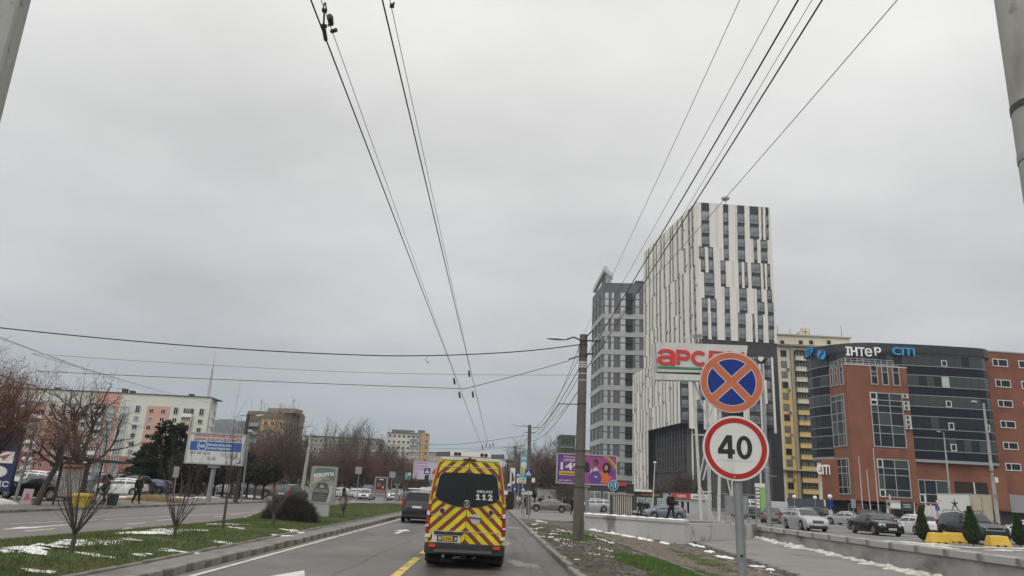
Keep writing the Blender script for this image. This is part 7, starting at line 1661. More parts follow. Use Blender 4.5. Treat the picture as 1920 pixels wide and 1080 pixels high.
def plate_sign(name, label, px, py, Y, base_py, wpx, hpx, m, deco=None, cat='road sign', bpx=0, post=galv, extra=None):
 c = yp(px, py, Y); k = Y * .97 / FPX; hw_, hh = wpx * k / 2, hpx * k / 2; bb = Vector((yp(px + bpx, base_py, Y).x, Y, .06)); root = thing(name, label, cat, bb); q = c - bb
 b = MB(); b.tube([(0, 0, -.1), (q.x, .05, q.z + hh * .9)], .04, 8); b.build('post', post, root); b = MB(); b.box(q.x - hw_, -.02, q.z - hh, q.x + hw_, .0, q.z + hh); b.build('sign_panel', m, root)
 if deco: deco(root, q, hw_, hh)
 return root
def up_arrow(root, q, w_, h):
 b = MB(); x, z = q.x, q.z; P = [(x - w_ * .14, z - h * .7), (x + w_ * .14, z - h * .7), (x + w_ * .14, z + h * .1), (x + w_ * .42, z + h * .1), (x, z + h * .75), (x - w_ * .42, z + h * .1), (x - w_ * .14, z + h * .1)]; b.add([(a, -.024, c) for a, c in P], [tuple(range(7))]); b.build('arrow', sign_w, root)
def dots(root, q, w_, h):
 b = MB(); 
 for k in range(3): b.box(q.x - w_ * .7 + k * w_ * .5, -.024, q.z - h * .4, q.x - w_ * .45 + k * w_ * .5, -.021, q.z + h * .4)
 b.build('print', ink, root)
plate_sign('one_way_sign', 'small blue sign with a white arrow under the blue banner', 965, 917, 84, 962, 10, 9, sign_b, up_arrow)
plate_sign('bus_stop_sign', 'small white and blue stop sign beside the ambulance mirror', 955, 912, 90, 962, 6.5, 10, sign_w, lambda r_, q, w_, h: (lambda b: (b.box(q.x - w_ * .9, -.024, q.z - h * .9, q.x + w_ * .9, -.021, q.z + h * .1), b.build('blue_field', sign_b, r_)))(MB()))
rt = plate_sign('warning_sign', 'small crossing triangle over two white plates on the right verge', 981.5, 924.5, 58, 966, 7, 4.5, sign_w, dots)
q = yp(981, 917.5, 58) - rt.location; b = MB(); b.box(q.x - .17, -.03, q.z - .17, q.x + .17, -.01, q.z + .17); b.build('blue_panel', sign_b, rt); b = MB(); tri(b, (q.x, q.z), .14, -.034, 0); b.build('white_triangle', sign_w, rt)
plate_sign('lane_plate', 'white plate with lane symbols left of the taupe sedan', 991.5, 924.5, 58.5, 966, 12.5, 6, sign_w, dots)
plate_sign('direction_board', 'white direction board with small print under the blue banner', 978.5, 901, 80, 960, 19, 9.5, sign_w, lambda r_, q, w_, h: [text('ЦЕНТР', h * .55, ink, r_, (q.x, -.026, q.z + h * .1), 0, .002, .004, align='CENTER', fit=w_ * 1.5), text('ВОКЗАЛ', h * .5, ink, r_, (q.x, -.026, q.z - h * .75), 0, .002, .004, align='CENTER', fit=w_ * 1.5)])
# pole banner
c = yp(982, 874, 70); root = thing('pole_banner', 'tall turquoise and yellow banner hanging beside the lamp poles', 'banner', c); k = 70 * .97 / FPX
b = MB(); b.box(-6.6 * k, 0, -22 * k, 6.6 * k, .05, 22 * k); b.build('banner_cloth', mat('banner_turquoise', (.10, .34, .42), .6, (.16, .42, .48), .9, .5), root)
b = MB(); b.tube([(0, .08, 24 * k), (0, .12, -92 * k)], .05, 8); b.build('post', galv, root)
b = MB(); b.box(-4.5 * k, -.006, -14 * k, 4.5 * k, -.002, -2 * k); b.build('yellow_print', mat('banner_yellow', (.55, .42, .08), .6), root); b = MB(); b.lathe([(.28, -.008), (.28, -.003)], 14, (0, 0, 2.5 * k), 0, 'y'); b.build('white_print', sign_w, root)
for x in (-3, 0, 3): b = MB(); b.box(x * k - .05, -.006, 12 * k, x * k + .05, -.002, 17 * k); b.build('white_print', sign_w, root)
c = yp(961, 892, 94); root = thing('white_banner', 'white banner with a red and dark picture behind the third lamp pole', 'banner', c); b = MB(); b.box(-.3, 0, -.95, .3, .05, .95); b.build('banner_cloth', sign_w, root); b = MB(); b.tube([(-.1, .1, 1), (-.1, .1, -4)], .05, 6); b.build('post', galv, root); b = MB(); b.add([(-.1, -.004, -.9), (.25, -.004, -.5), (.1, -.004, .2), (-.15, -.004, .6)], [(0, 1, 2, 3)]); b.build('dark_print', steel_d, root)
# blue cycle and footpath sign
c = yp(1150, 910, 45.6); bb = Vector((yp(1151, 962, 45.6).x, 45.6, .55)); root = thing('cycle_path_sign', 'round blue cycle and footpath sign above the pale bed wall', 'road sign', bb); q = c - bb
b = MB(); b.tube([(0, 0, -.5), (q.x, .05, q.z + .2)], .035, 8); b.build('post', galv, root)
b = MB(); b.lathe([(.31, -.02), (.31, .0)], 26, tuple(q), 0, 'y'); b.build('white_rim', sign_w, root); b = MB(); b.lathe([(.285, -.025), (.285, -.021)], 26, tuple(q), 0, 'y'); b.build('blue_disc', mat('sign_cyan_blue', (.02, .13, .25), .4), root)
b = MB(); b.box(q.x - .008, -.03, q.z - .26, q.x + .008, -.026, q.z + .26); b.tube([(q.x + .12, -.03, q.z + .12), (q.x + .12, -.03, q.z - .14)], [.04, .03], 6); b.lathe([(.035, -.004), (.035, .004)], 8, (q.x + .12, -.03, q.z + .17), 0, 'y'); b.tube([(q.x - .17, -.03, q.z - .08), (q.x - .12, -.03, q.z + .05), (q.x - .08, -.03, q.z - .08)], .018, 4); b.tube([(q.x - .13, -.03, q.z + .02), (q.x - .10, -.03, q.z + .14)], .03, 5); b.build('white_symbols', sign_w, root)
# sign backs on the left
for px, py, w_, h, Y, base, bpx, lab in ((330.5, 885, 10.5, 20, 60, 936, -6, 'grey sign back right of the conifers'), (672.5, 882, 12, 13, 84, 945, -4, 'grey sign back behind the small vase shaped sapling'), (736, 890, 11, 11, 96, 945, -6, 'grey sign back left of the approaching beige car'), (1600, 944, 9, 16, 76, 980, 1, 'grey sign back before the brick wing')):
 plate_sign('reversed_sign', lab, px, py, Y, base, w_, h, sign_back, bpx=bpx)
root = plate_sign('yield_sign', 'small yield triangle over a blue arrow sign beside the lorry', 1757.5, 953, 60, 985, 8, 8, sign_b, None); q = yp(1758, 941, 60) - root.location; b = MB(); s_ = .23; b.add([(q.x - s_, -.03, q.z + s_ * .7), (q.x + s_, -.03, q.z + s_ * .7), (q.x, -.03, q.z - s_)], [(0, 1, 2)]); b.build('red_triangle', sign_r, root); s_ = .16; b = MB(); b.add([(q.x - s_, -.035, q.z + s_ * .7), (q.x + s_, -.035, q.z + s_ * .7), (q.x, -.035, q.z - s_)], [(0, 1, 2)]); b.build('white_field', sign_w, root)
q = yp(1757.5, 953, 60) - root.location; b = MB(); b.bar((q.x - .1, -.03, q.z - .1), (q.x + .08, -.03, q.z + .1), .05, .01); b.build('arrow', sign_w, root)
# ---- supermarket pylon
def supermarket():
 Y = 62; T = lambda px, py, dy=0: yp(px, py, Y + dy); base = T(1322, 984); root = thing('supermarket_pylon', 'big white supermarket pylon sign with red letters on lattice legs', 'sign', (base.x, Y, .3)); o = root.location
 P = [T(1230, 641) - o, T(1402, 648) - o, T(1396, 700) - o, T(1233.5, 697) - o]; wm_ = mat('pylon_white', (.50, .50, .48), .6, (.57, .57, .55), .6, .5); cam_mix(wm_, (.40, .39, .36), .7, .56, .75, 8, stretch=(1.5, 1.5, .3))
 b = MB(); b.prism([(p.x, p.z) for p in P], 0, .5, 'y'); b.build('sign_panel', wm_, root)
 b = MB(); Q = [T(1219, 648, 2.5) - o, P[0] + Vector((-.04, .2, 0)), P[3] + Vector((-.04, .2, 0)), T(1225.5, 703, 2.5) - o]; b.add(Q, [(0, 1, 2, 3)]); b.add([v + Vector((.05, .25, 0)) for v in Q], [(3, 2, 1, 0)]); b.build('side_panel', wm_, root)
 b = MB(); P2 = [T(1229, 700) - o, T(1380, 706) - o, T(1380, 716) - o, T(1229, 712) - o]; b.prism([(p.x, p.z) for p in P2], -.12, .6, 'y'); b.build('lower_beam', wm_, root)
 b = MB(); P3 = [T(1233, 697.5) - o, T(1396, 700.5) - o, T(1396, 704) - o, T(1233, 701) - o]; b.prism([(p.x, p.z) for p in P3], .1, .4, 'y'); b.build('dark_gap', steel_d, root)
 b = MB(); P4 = [T(1233.5, 686.5) - o, T(1396, 693) - o, T(1396, 697) - o, T(1233.5, 690.5) - o]; b.prism([(p.x, p.z) for p in P4], -.06, -.005, 'y'); b.build('green_stripe', mat('green_stripe', (.03, .20, .07), .5), root)
 red = mat('red_letters', (.56, .028, .02), .45)
 for ch, x0, x1, y0, y1 in (('а', 1231.5, 1265, 655, 682), ('Р', 1268, 1294, 656.5, 683), ('С', 1296, 1326, 658, 685), ('Е', 1329, 1360, 659, 686), ('Н', 1364, 1394, 660, 687)):
  a = T(x0, y1) - o; c = T(x1, y0) - o; hgt = c.z - a.z
  if ch in 'РС':
   b = MB(); w_ = (c.x - a.x); s_ = .30; dr = -.035; Z = lambda x, z: z + dr * -x * .0 - .035 * x
   def arc(cx, cz, rx, rz, a0, a1):
    P = [(cx + rx * math.cos(t), cz + rz * math.sin(t)) for t in np.linspace(a0, a1, 18)] + [(cx + (rx - s_) * math.cos(t), cz + (rz - s_) * math.sin(t)) for t in np.linspace(a1, a0, 18)]
    for k in range(17): b.prism([(a.x + x, a.z + z - .035 * x) for x, z in (P[k], P[k + 1], P[34 - k], P[35 - k])], -.11, -.05, 'y')
   if ch == 'С': arc(w_ / 2, hgt / 2, w_ / 2, hgt / 2, .75, 2 * math.pi - .75)
   else:
    b.prism([(a.x + x, a.z + z - .035 * x) for x, z in ((0, 0), (s_, 0), (s_, hgt), (0, hgt))], -.11, -.05, 'y'); r_ = hgt * .34; arc(w_ - r_, hgt - r_, r_, r_, -math.pi / 2, math.pi / 2)
    for z in (hgt - s_, hgt - 2 * r_): b.prism([(a.x + x, a.z + q - .035 * x) for x, q in ((s_, z), (w_ - r_ + .01, z), (w_ - r_ + .01, z + s_), (s_, z + s_))], -.109, -.05, 'y')
   b.build('lettering', red, root); continue
  text(ch, hgt / (.56 if ch == 'а' else .73), red, root, (a.x, -.05, a.z), 0, .06, .004 if ch != 'а' else .04, fit=c.x - a.x, rot=(math.pi / 2, .035, 0))
 b = MB()
 for px in (1240, 1285, 1335): q = T(px, 641.5) - o; b.tube([q, q + Vector((0, 0, .35))], .03, 5)
 for px in (1303, 1309, 1315): q = T(px, 644) - o; b.tube([q, q + Vector((0, .2, .7))], .04, 5); b.box(q.x - .15, q.y - .1, q.z + .55, q.x + .15, q.y + .1, q.z + .8)
 b.build('roof_lamps', galv, root)
 # lattice: three upright chords and diagonals
 legs = [((1300, 712), (1315, 974)), ((1325, 712), (1331, 978)), ((1350, 716), (1348, 982))]
 for k, (a, c) in enumerate(legs): b = MB(); b.tube([T(*a, .3 + .8 * (k == 1)) - o, T(*c, .3 + 1.4 * (k == 1)) - o], [.12, .13], 8); b.build('leg', wsteel, root)
 b = MB()
 for a, c in (((1302, 716), (1331, 800)), ((1331, 800), (1310, 905)), ((1310, 905), (1340, 978)), ((1348, 735), (1322, 800)), ((1318, 900), (1345, 800)), ((1299, 815), (1345, 817)), ((1308, 922), (1332, 923))): b.tube([T(*a, .5) - o, T(*c, .6) - o], .07, 6)
 b.tube([T(1360, 884, .3) - o, T(1371, 930, .3) - o], .07, 6); b.tube([T(1372, 890, .3) - o, T(1373, 930, .3) - o], .07, 6)
 stuff(b.build('bracing', wsteel, root))
 b = MB(); b.box(-1.8, -.9, -.02, 2.4, 1.6, .14); b.build('footing', concrete, root)
supermarket()
# fenced service frames behind the sign post
Y = 66; a = yp(1346, 975, Y); root = thing('steel_frame_fence', 'galvanised steel frame enclosure with grey panels behind the sign post', 'fence', (a.x, Y, .3)); W_ = yp(1418, 975, Y).x - a.x
for k in range(6): b = MB(); b.tube([(W_ * k / 5, 0, 0), (W_ * k / 5, 0, 2.45)], .045, 6); b.build('post', galv, root)
for z in (.35, .75, 2.4): b = MB(); b.tube([(0, -.05, z), (W_, -.05, z)], .035, 6); b.build('rail', galv, root)
for k in (1, 2, 3): b = MB(); b.box(W_ * k / 5 + .06, -.02, .8, W_ * (k + 1) / 5 - .06, .0, 2.3); b.build('panel', sign_back, root)
Y = 88; a = yp(1429, 960, Y); root = thing('price_totem', 'white and green advertising totem left of the yellow house', 'sign', (a.x, Y, .3)); k_ = Y / FPX * .97; z = lambda py: yp(1429, py, Y).z - .3
b = MB(); b.box(-10 * k_, 0, z(914), 11 * k_, .4, z(906.5)); b.build('header', sign_w, root); b = MB(); b.box(-2 * k_, .02, 0, 10 * k_, .38, z(914.5)); b.build('poster', mat('poster_green', (.14, .36, .09), .6, (.30, .46, .16), 1.1, .5), root)
for i in range(6): b = MB(); b.box(-9.5 * k_, .05, z(920 + i * 6.5), -3 * k_, .3, z(916 + i * 6.5)); b.build('price_tag', sign_w, root)
b = MB(); b.tube([(-6 * k_, .2, 0), (-6 * k_, .2, z(915))], .06, 6); b.tube([(8 * k_, .5, -.1), (8 * k_, .5, z(915))], .06, 6); b.build('post', galv, root)
Y = 110; a = yp(1447, 962, Y); b = MB(); b.box(0, 0, 0, yp(1478, 962, Y).x - a.x, .15, 2.3); tag(b.build('white_hoarding', mat('hoarding', (.40, .40, .41), .7, (.50, .50, .50), .5, .5), None, (a.x, Y, .3)), 'white hoarding with faint graffiti below the yellow house', 'hoarding')
Y = 120; a = yp(1478, 960, Y); b = MB(); b.box(0, 0, 0, yp(1546, 960, Y).x - a.x, .2, 3.0); tag(b.build('blue_grey_hoarding', mat('hoarding_blue', (.06, .07, .085), .7), None, (a.x, Y, .3)), 'dark blue grey hoarding behind the globe lamps', 'hoarding')
# kiosk boards at the brick building
Y = 90; a = yp(1665, 960, Y); root = thing('kiosk_sign_board', 'pale signboard with round clock beside a black board under the brick wing', 'sign', (a.x, Y, .3)); k_ = Y / FPX * .97; z = lambda py: yp(1690, py, Y).z - .3
b = MB(); b.box(0, 0, z(955), 25.5 * k_, .3, z(938.5)); b.build('pale_board', mat('board_grey', (.30, .30, .29), .6), root); b = MB(); b.box(27 * k_, 0, z(957), 50 * k_, .3, z(940)); b.build('black_board', steel_d, root); b = MB(); b.lathe([(.2, -.02), (.2, .0)], 14, (2.6 * k_, -.01, z(946)), 0, 'y'); b.build('clock', ink, root); b = MB(); b.box(5.5 * k_, -.02, z(953), 24 * k_, 0, z(944)); b.build('print_panel', sign_w, root)
for i in range(2): b = MB(); b.box(30 * k_, -.02, z(947 + i * 4), 44 * k_, -.002, z(945 + i * 4)); b.build('print_line', mat('pale_print', (.35, .38, .38), .6), root)
b = MB(); b.box(0, 0, -.1, .1, .3, z(955)); b.box(50.5 * k_, .1, -.1, 52.5 * k_, .3, z(941)); b.box(6 * k_, .02, z(938), 7.2 * k_, .2, z(928)); b.build('post', white_frame, root)
# ---- billboards
def billboard(name, label, TL, TR, BL, Y, base_px, base_py, z0, field, frame=grey_frame, leg=True, depth=.35, twoleg=False):
 a = yp(*TL, Y); c = yp(*TR, Y); d = yp(*BL, Y); bb = Vector((yp(base_px, base_py, Y + .4).x, Y + .4, z0)); root = thing(name, label, 'billboard', bb); W_ = c.x - a.x; H_ = a.z - d.z; ox, oz = a.x - bb.x, d.z - z0
 b = MB(); b.box(ox, -.38, oz, ox + W_, -.05, oz + H_); b.build('board', field, root)
 f_ = .10; b = MB()
 for q in ((-f_, -f_, W_ + f_, 0), (-f_, H_, W_ + f_, H_ + f_)): b.box(ox + q[0], -.44, oz + q[1], ox + q[2], -.03, oz + q[3])
 for q in (-f_, W_): b.box(ox + q, -.44, oz + .001, ox + q + f_, -.03, oz + H_ - .001)
 b.build('frame', frame, root)
 if leg: b = MB(); b.tube([(0, 0, -.2), (ox + W_ * .5, 0, oz)], [.2, .18], 10); b.box(ox + W_ * .5 - .4, -.3, oz - .35, ox + W_ * .5 + .4, .2, oz - .1); b.build('leg', galv, root)
 return root, ox, oz, W_, H_
purple = mat('purple_print', (.075, .035, .20), .55, (.17, .045, .21), .16, .48, stretch=(1, 1, .6))
rt, ox, oz, W_, H_ = billboard('purple_billboard', 'purple billboard with white 149 and two people holding a ball', (1046, 851), (1155, 853), (1045.5, 904), 73, 1102, 955, .1, purple)
yl = mat('yellow_print', (.62, .42, .06), .6); fy = -.384
def pt_(u, v): return (ox + W_ * u, fy, oz + H_ * v)
def quadp(nm, m, pts, dy=0): b = MB(); b.add([(ox + W_ * u, fy - dy, oz + H_ * v) for u, v in pts], [tuple(range(len(pts)))]); return b.build(nm, m, rt)
quadp('magenta_print', mat('magenta_print', (.24, .05, .20), .55, (.34, .06, .19), .5, .5), [(.47, .02), (.99, .02), (.99, .98), (.47, .98)], .0)
text('149', H_ * .36, sign_w, rt, (ox + W_ * .055, fy - .004, oz + H_ * .46), 0, .003, .022, fit=W_ * .33)
text('СПРОБУЙ ЗА', H_ * .11, sign_w, rt, (ox + W_ * .10, fy - .004, oz + H_ * .76), 0, .002, .006, fit=W_ * .29, shear=.2)
quadp('yellow_label', yl, [(.035, .26), (.36, .26), (.36, .40), (.035, .40)], .003)
text('Тренажерний зал', H_ * .10, ink, rt, (ox + W_ * .05, fy - .008, oz + H_ * .295), 0, .002, .006, fit=W_ * .30, shear=.2)
text('вул. Наукова, 37', H_ * .06, sign_w, rt, (ox + W_ * .03, fy - .004, oz + H_ * .06), 0, .002, .006, fit=W_ * .21)
quadp('pink_print', mat('pink_print', (.5, .2, .32), .6), [(.10, .90), (.30, .87), (.30, .93), (.10, .96)], .003)
quadp('yellow_ribbon', yl, [(.79, .995), (.86, .995), (.995, .70), (.995, .55)], .004)
o_ = text('НОВИНКА', H_ * .11, ink, rt, (ox + W_ * .822, fy - .010, oz + H_ * .93), 0, .002, .005, fit=W_ * .215, rot=(math.pi / 2, math.radians(48), 0))
skin_p = mat('print_skin', (.42, .22, .17), .6); skin_d = mat('print_dark_skin', (.16, .07, .055), .6); white_p = mat('print_white', (.5, .47, .5), .6); orange_p = mat('print_orange', (.60, .13, .03), .6); violet_p = mat('print_violet', (.085, .045, .24), .4, (.12, .05, .26), 1, .5)
def blob(nm, m, u, v, ru, rv_, dy, rot=0.0):
 n = 22; b = MB(); b.add([(ox + W_ * u + ru * math.cos(2 * math.pi * k / n) * math.cos(rot) - rv_ * math.sin(2 * math.pi * k / n) * math.sin(rot), fy - dy, oz + H_ * v + ru * math.cos(2 * math.pi * k / n) * math.sin(rot) + rv_ * math.sin(2 * math.pi * k / n) * math.cos(rot)) for k in range(n)], [tuple(range(n))]); return b.build(nm, m, rt)
blob('print_hair', ink, .655, .76, .26, .33, .004); blob('print_face', skin_d, .645, .72, .17, .27, .006); quadp('print_shirt', white_p, [(.57, .18), (.62, .55), (.66, .60), (.70, .52), (.72, .30), (.66, .10)], .005); quadp('print_arm', white_p, [(.57, .5), (.60, .53), (.565, .24), (.545, .22)], .006)
blob('print_hair', ink, .845, .57, .42, .55, .004); blob('print_face', skin_p, .835, .59, .17, .25, .008); quadp('print_dress', orange_p, [(.70, .46), (.76, .47), (.81, .36), (.85, .44), (.87, .30), (.93, .28), (.90, .20), (.875, .14), (.86, .03), (.74, .03), (.76, .25)], .009)
blob('print_ball', violet_p, .685, .22, .86, .66, .007); blob('print_ball_gloss', mat('print_gloss', (.42, .32, .5), .5), .66, .25, .16, .11, .012); blob('print_ball', violet_p, .93, .42, .3, .3, .003); blob('print_hair', ink, .50, .62, .28, .38, .004); quadp('print_shadow', ink, [(.46, .40), (.54, .40), (.57, .5), (.50, .58), (.46, .55)], .005)
# white and blue billboard on the left
rt, ox, oz, W_, H_ = billboard('white_blue_billboard', 'torn white billboard with blue band and red headline on one leg', (356, 812), (460, 814), (344, 866), 60, 389, 942, .12, mat('worn_paper', (.50, .50, .475), .7, (.58, .58, .56), .9, .5))
blu = mat('band_blue', (.02, .10, .34), .6); redt = mat('headline_red', (.40, .08, .10), .6)
quadp('blue_band', blu, [(.04, .42), (.97, .42), (.97, .735), (.04, .735)], .002)
text('НАРКОМАНИ ПРИПИНЯЮТЬ ВЖИВАТИ', H_ * .14, redt, rt, (ox + W_ * .09, fy - .004, oz + H_ * .885), 0, .002, .008, fit=W_ * .86); text('ДЕЯКИМ ЦЕ ВДАЄТЬСЯ ЗА ЖИТТЯ', H_ * .12, mat('headline_maroon', (.18, .03, .06), .6), rt, (ox + W_ * .09, fy - .004, oz + H_ * .765), 0, .002, .008, fit=W_ * .86)
text('Narcotics Anonymous', H_ * .12, sign_w, rt, (ox + W_ * .35, fy - .006, oz + H_ * .60), 0, .002, .006, fit=W_ * .43, shear=.2); text('Анонімні Наркомани', H_ * .12, sign_w, rt, (ox + W_ * .35, fy - .006, oz + H_ * .475), 0, .002, .006, fit=W_ * .42, shear=.2)
b = MB(); b.tube([(ox + W_ * .26 + .38 * math.cos(t), fy - .006, oz + H_ * .58 + .38 * math.sin(t)) for t in np.linspace(0, 6.283, 24)], .035, 4); b.build('emblem_ring', sign_w, rt); text('NA', H_ * .17, sign_w, rt, (ox + W_ * .26, fy - .008, oz + H_ * .52), 0, .002, .01, align='CENTER')
text('093 160 16 36', H_ * .13, mat('print_grey', (.12, .12, .12), .6), rt, (ox + W_ * .06, fy - .004, oz + H_ * .29), 0, .002, .006, fit=W_ * .36); text('www.uana.org', H_ * .07, mat('print_grey', (.12, .12, .12), .6), rt, (ox + W_ * .70, fy - .004, oz + H_ * .20), 0, .002, .004, fit=W_ * .24)
for k in range(4): quadp('print_line', mat('print_line_grey', (.28, .28, .28), .6), [(.60, .36 - k * .035), (.93, .36 - k * .035), (.93, .375 - k * .035), (.60, .375 - k * .035)], .002)
for u in (.38, .47): quadp('print_stamp', mat('print_line_grey', (.28, .28, .28), .6), [(u, .1), (u + .06, .1), (u + .06, .22), (u, .22)], .002)
quadp('torn_corner', mat('torn_backing', (.16, .15, .14), .9), [(.90, .02), (.99, .02), (.99, .2), (.955, .09)], .003); quadp('torn_corner', mat('torn_backing', (.16, .15, .14), .9), [(.70, .03), (.74, .10), (.73, .02)], .003)
# far pink and white billboard behind the ambulance, dark one among the trees
rt, ox, oz, W_, H_ = billboard('pale_pink_billboard', 'pale pink billboard partly hidden by the ambulance', (777, 864), (842, 864), (776, 897), 112, 812, 940, 0, mat('pink_paper', (.42, .36, .45), .6, (.50, .44, .52), .4, .5)); quadp('red_print', mat('red_print', (.35, .05, .06), .6), [(.52, .35), (.62, .62), (.72, .68), (.80, .3), (.66, .2)], .003)
for k in range(3): quadp('print_line', mat('mauve_print', (.36, .16, .32), .6), [(.06, .84 - k * .16), (.38, .84 - k * .16), (.38, .89 - k * .16), (.06, .89 - k * .16)], .003)
billboard('dark_billboard', 'dark small billboard in the trees left of the pale pink billboard', (737, 889), (754, 889), (736, 904), 100, 742, 945, 0, steel_d, frame=steel_d)
c = yp(765, 893, 104); root = thing('pharmacy_sign', 'small turquoise and white sign in the trees before the pale pink billboard', 'sign', (c.x, 104, 0)); b = MB(); b.box(-.4, 0, c.z - .5, .4, .1, c.z + .5); b.build('sign_panel', mat('turquoise_sign', (.18, .45, .45), .6), root); b = MB(); b.tube([(0, .1, 0), (0, .1, c.z - .5)], .05, 6); b.build('post', galv, root); b = MB(); b.box(-.05, -.02, c.z + .1, .4, 0, c.z + .5); b.build('white_print', sign_w, root)
# ---- illuminated poster stands
def citylight(label, TL, TR, BR, BL, Y, base_y, name='poster_stand'):
 a, c, d, e = (yp(*p, Y) for p in (TL, TR, BR, BL)); zb = gp((BL[0] + BR[0]) / 2, base_y, .2).z; o = Vector(((d.x + e.x) / 2, Y, .2)); root = thing(name, label, 'poster stand', o); W_ = (c.x - a.x + d.x - e.x) / 2; H_ = a.z - e.z; z0 = e.z - o.z
 R_ = .12; P = []
 for cx_, cz_, a0 in ((W_ / 2 - R_, z0 + H_ - R_, 0), (-W_ / 2 + R_, z0 + H_ - R_, 90), (-W_ / 2 + R_, z0 + R_, 180), (W_ / 2 - R_, z0 + R_, 270)):
  for k in range(6): t = math.radians(a0 + k * 18); P.append((cx_ + R_ * math.cos(t), cz_ + R_ * math.sin(t)))
 b = MB(); b.prism(P, -.12, .12, 'y'); b.build('case', mat('poster_case', (.25, .255, .255), .45), root)
 b = MB(); 
 for x in (-.22, .0, .22): b.box(W_ * x - W_ * .108, -.10, -.1, W_ * x + W_ * .108, .10, z0 - .01)
 b.build('plinth', mat('plinth_metal', (.33, .33, .33), .5), root)
 for x in (-.11, .11): b = MB(); b.box(W_ * x - .012, -.09, 0, W_ * x + .012, .09, z0 - .02); b.build('plinth_groove', steel_d, root)
 b = MB(); b.box(-W_ * .36, -.2, -.12, W_ * .36, .2, .07); b.build('footing', steel_d, root)
 return root, W_, H_, z0
rt, W_, H_, z0 = citylight('tall poster stand with a film poster of a battered dark car on the lawn', (587.5, 873.5), (636, 875), (627, 944.5), (577.5, 943.5), 38.6, 973)
def pq(nm, m, pts, dy=0.): b = MB(); b.add([(W_ * (u - .5), -.124 - dy, z0 + H_ * v) for u, v in pts], [tuple(range(len(pts)))]); return b.build(nm, m, rt)
pq('poster_sheet', mat('poster_paper', (.13, .165, .145), .4, (.28, .29, .23), 1.6, .5), [(.07, .045), (.93, .045), (.93, .955), (.07, .955)])
pq('poster_patch', mat('poster_green_grey', (.085, .12, .105), .4, (.13, .18, .16), 3, .5), [(.12, .8), (.5, .78), (.93, .6), (.93, .9), (.7, .955), (.2, .955)], .001); pq('poster_patch', mat('poster_straw', (.34, .29, .18), .4, (.42, .38, .26), 3, .5), [(.09, .5), (.4, .62), (.45, .68), (.15, .70)], .0015); pq('poster_patch', mat('poster_pale', (.32, .34, .28), .4, (.42, .43, .35), 3, .5), [(.62, .06), (.80, .05), (.90, .30), (.88, .48), (.80, .50), (.72, .3)], .0015)
dkp = mat('poster_dark', (.035, .04, .042), .4, (.08, .085, .08), 4, .5)
pq('car_picture', dkp, [(.14, .07), (.70, .06), (.78, .34), (.72, .42), (.24, .44), (.15, .33)], .002); pq('car_picture', mat('poster_bonnet', (.16, .18, .17), .4), [(.17, .31), (.75, .30), (.71, .39), (.26, .41)], .003); pq('car_picture', dkp, [(.22, .40), (.74, .38), (.68, .53), (.60, .56), (.33, .56)], .0035); pq('windscreen_picture', mat('poster_glass', (.26, .30, .29), .4), [(.40, .42), (.56, .42), (.54, .50), (.42, .51)], .0045); pq('red_spot_picture', mat('poster_rust', (.26, .08, .05), .4), [(.36, .30), (.52, .29), (.52, .35), (.38, .36)], .0045)
for q in range(3): pq('grille_picture', mat('poster_grey', (.14, .15, .15), .4), [(.2, .12 + q * .05), (.66, .11 + q * .05), (.67, .13 + q * .05), (.2, .14 + q * .05)], .0045)
text('КІБОРГИ', .22, sign_w, rt, (-W_ * .36, -.128, z0 + H_ * .70), 0, .003, .012, fit=W_ * .74, rot=(math.pi / 2, -.12, 0)); text('СЬОГОДНІ', .07, dkp, rt, (-W_ * .05, -.128, z0 + H_ * .60), 0, .002, .002, fit=W_ * .34, rot=(math.pi / 2, -.1, 0))
rt, W_, H_, z0 = citylight('smaller distant poster stand with a dark poster and red shapes', (703.5, 893.5), (728, 894), (724.5, 931), (701, 930.5), 75, 947)
pq('poster_sheet', steel_d, [(.09, .06), (.91, .06), (.91, .94), (.09, .94)]); pq('red_print', mat('poster_red', (.42, .06, .03), .4), [(.15, .55), (.35, .72), (.5, .60), (.35, .48)], .002); pq('pink_print', mat('poster_pink', (.42, .12, .14), .4), [(.12, .24), (.88, .24), (.88, .34), (.12, .34)], .002); pq('pale_print', sign_w, [(.34, .84), (.66, .84), (.66, .89), (.34, .89)], .002); pq('peach_print', mat('poster_peach', (.55, .32, .18), .4), [(.58, .42), (.72, .42), (.72, .54), (.58, .54)], .002); pq('grey_print', sign_back, [(.12, .08), (.88, .08), (.88, .2), (.12, .2)], .002)
# ---- bus shelter and bins on the left pavement
o = Vector((-23.0, 43.3, .12)); root = thing('bus_shelter', 'glass bus shelter with a poster case and dark flat roof', 'bus shelter', o, math.radians(97)); SL = 5.6
b = MB(); b.box(-SL / 2, -.9, 2.32, SL / 2, .7, 2.46); b.build('roof', steel_d, root)
for x in (-SL / 2 + .08, -.9, .9, SL / 2 - .08): b = MB(); b.tube([(x, .6, 0), (x, .6, 2.32)], .05, 8); b.build('post', steel_d, root)
clear = bpy.data.materials.new('clear_glass'); clear.use_nodes = True; cb = clear.node_tree.nodes['Principled BSDF']; cb.inputs['Transmission Weight'].default_value = 1.0; cb.inputs['Roughness'].default_value = .05; cb.inputs['IOR'].default_value = 1.05; cb.inputs['Base Color'].default_value = (.82, .86, .85, 1)
for x0, x1 in ((-SL / 2 + .15, -.97), (-.83, .83), (.97, SL / 2 - .15)): b = MB(); b.box(x0, .59, .25, x1, .61, 2.2); b.build('glass_pane', clear, root)
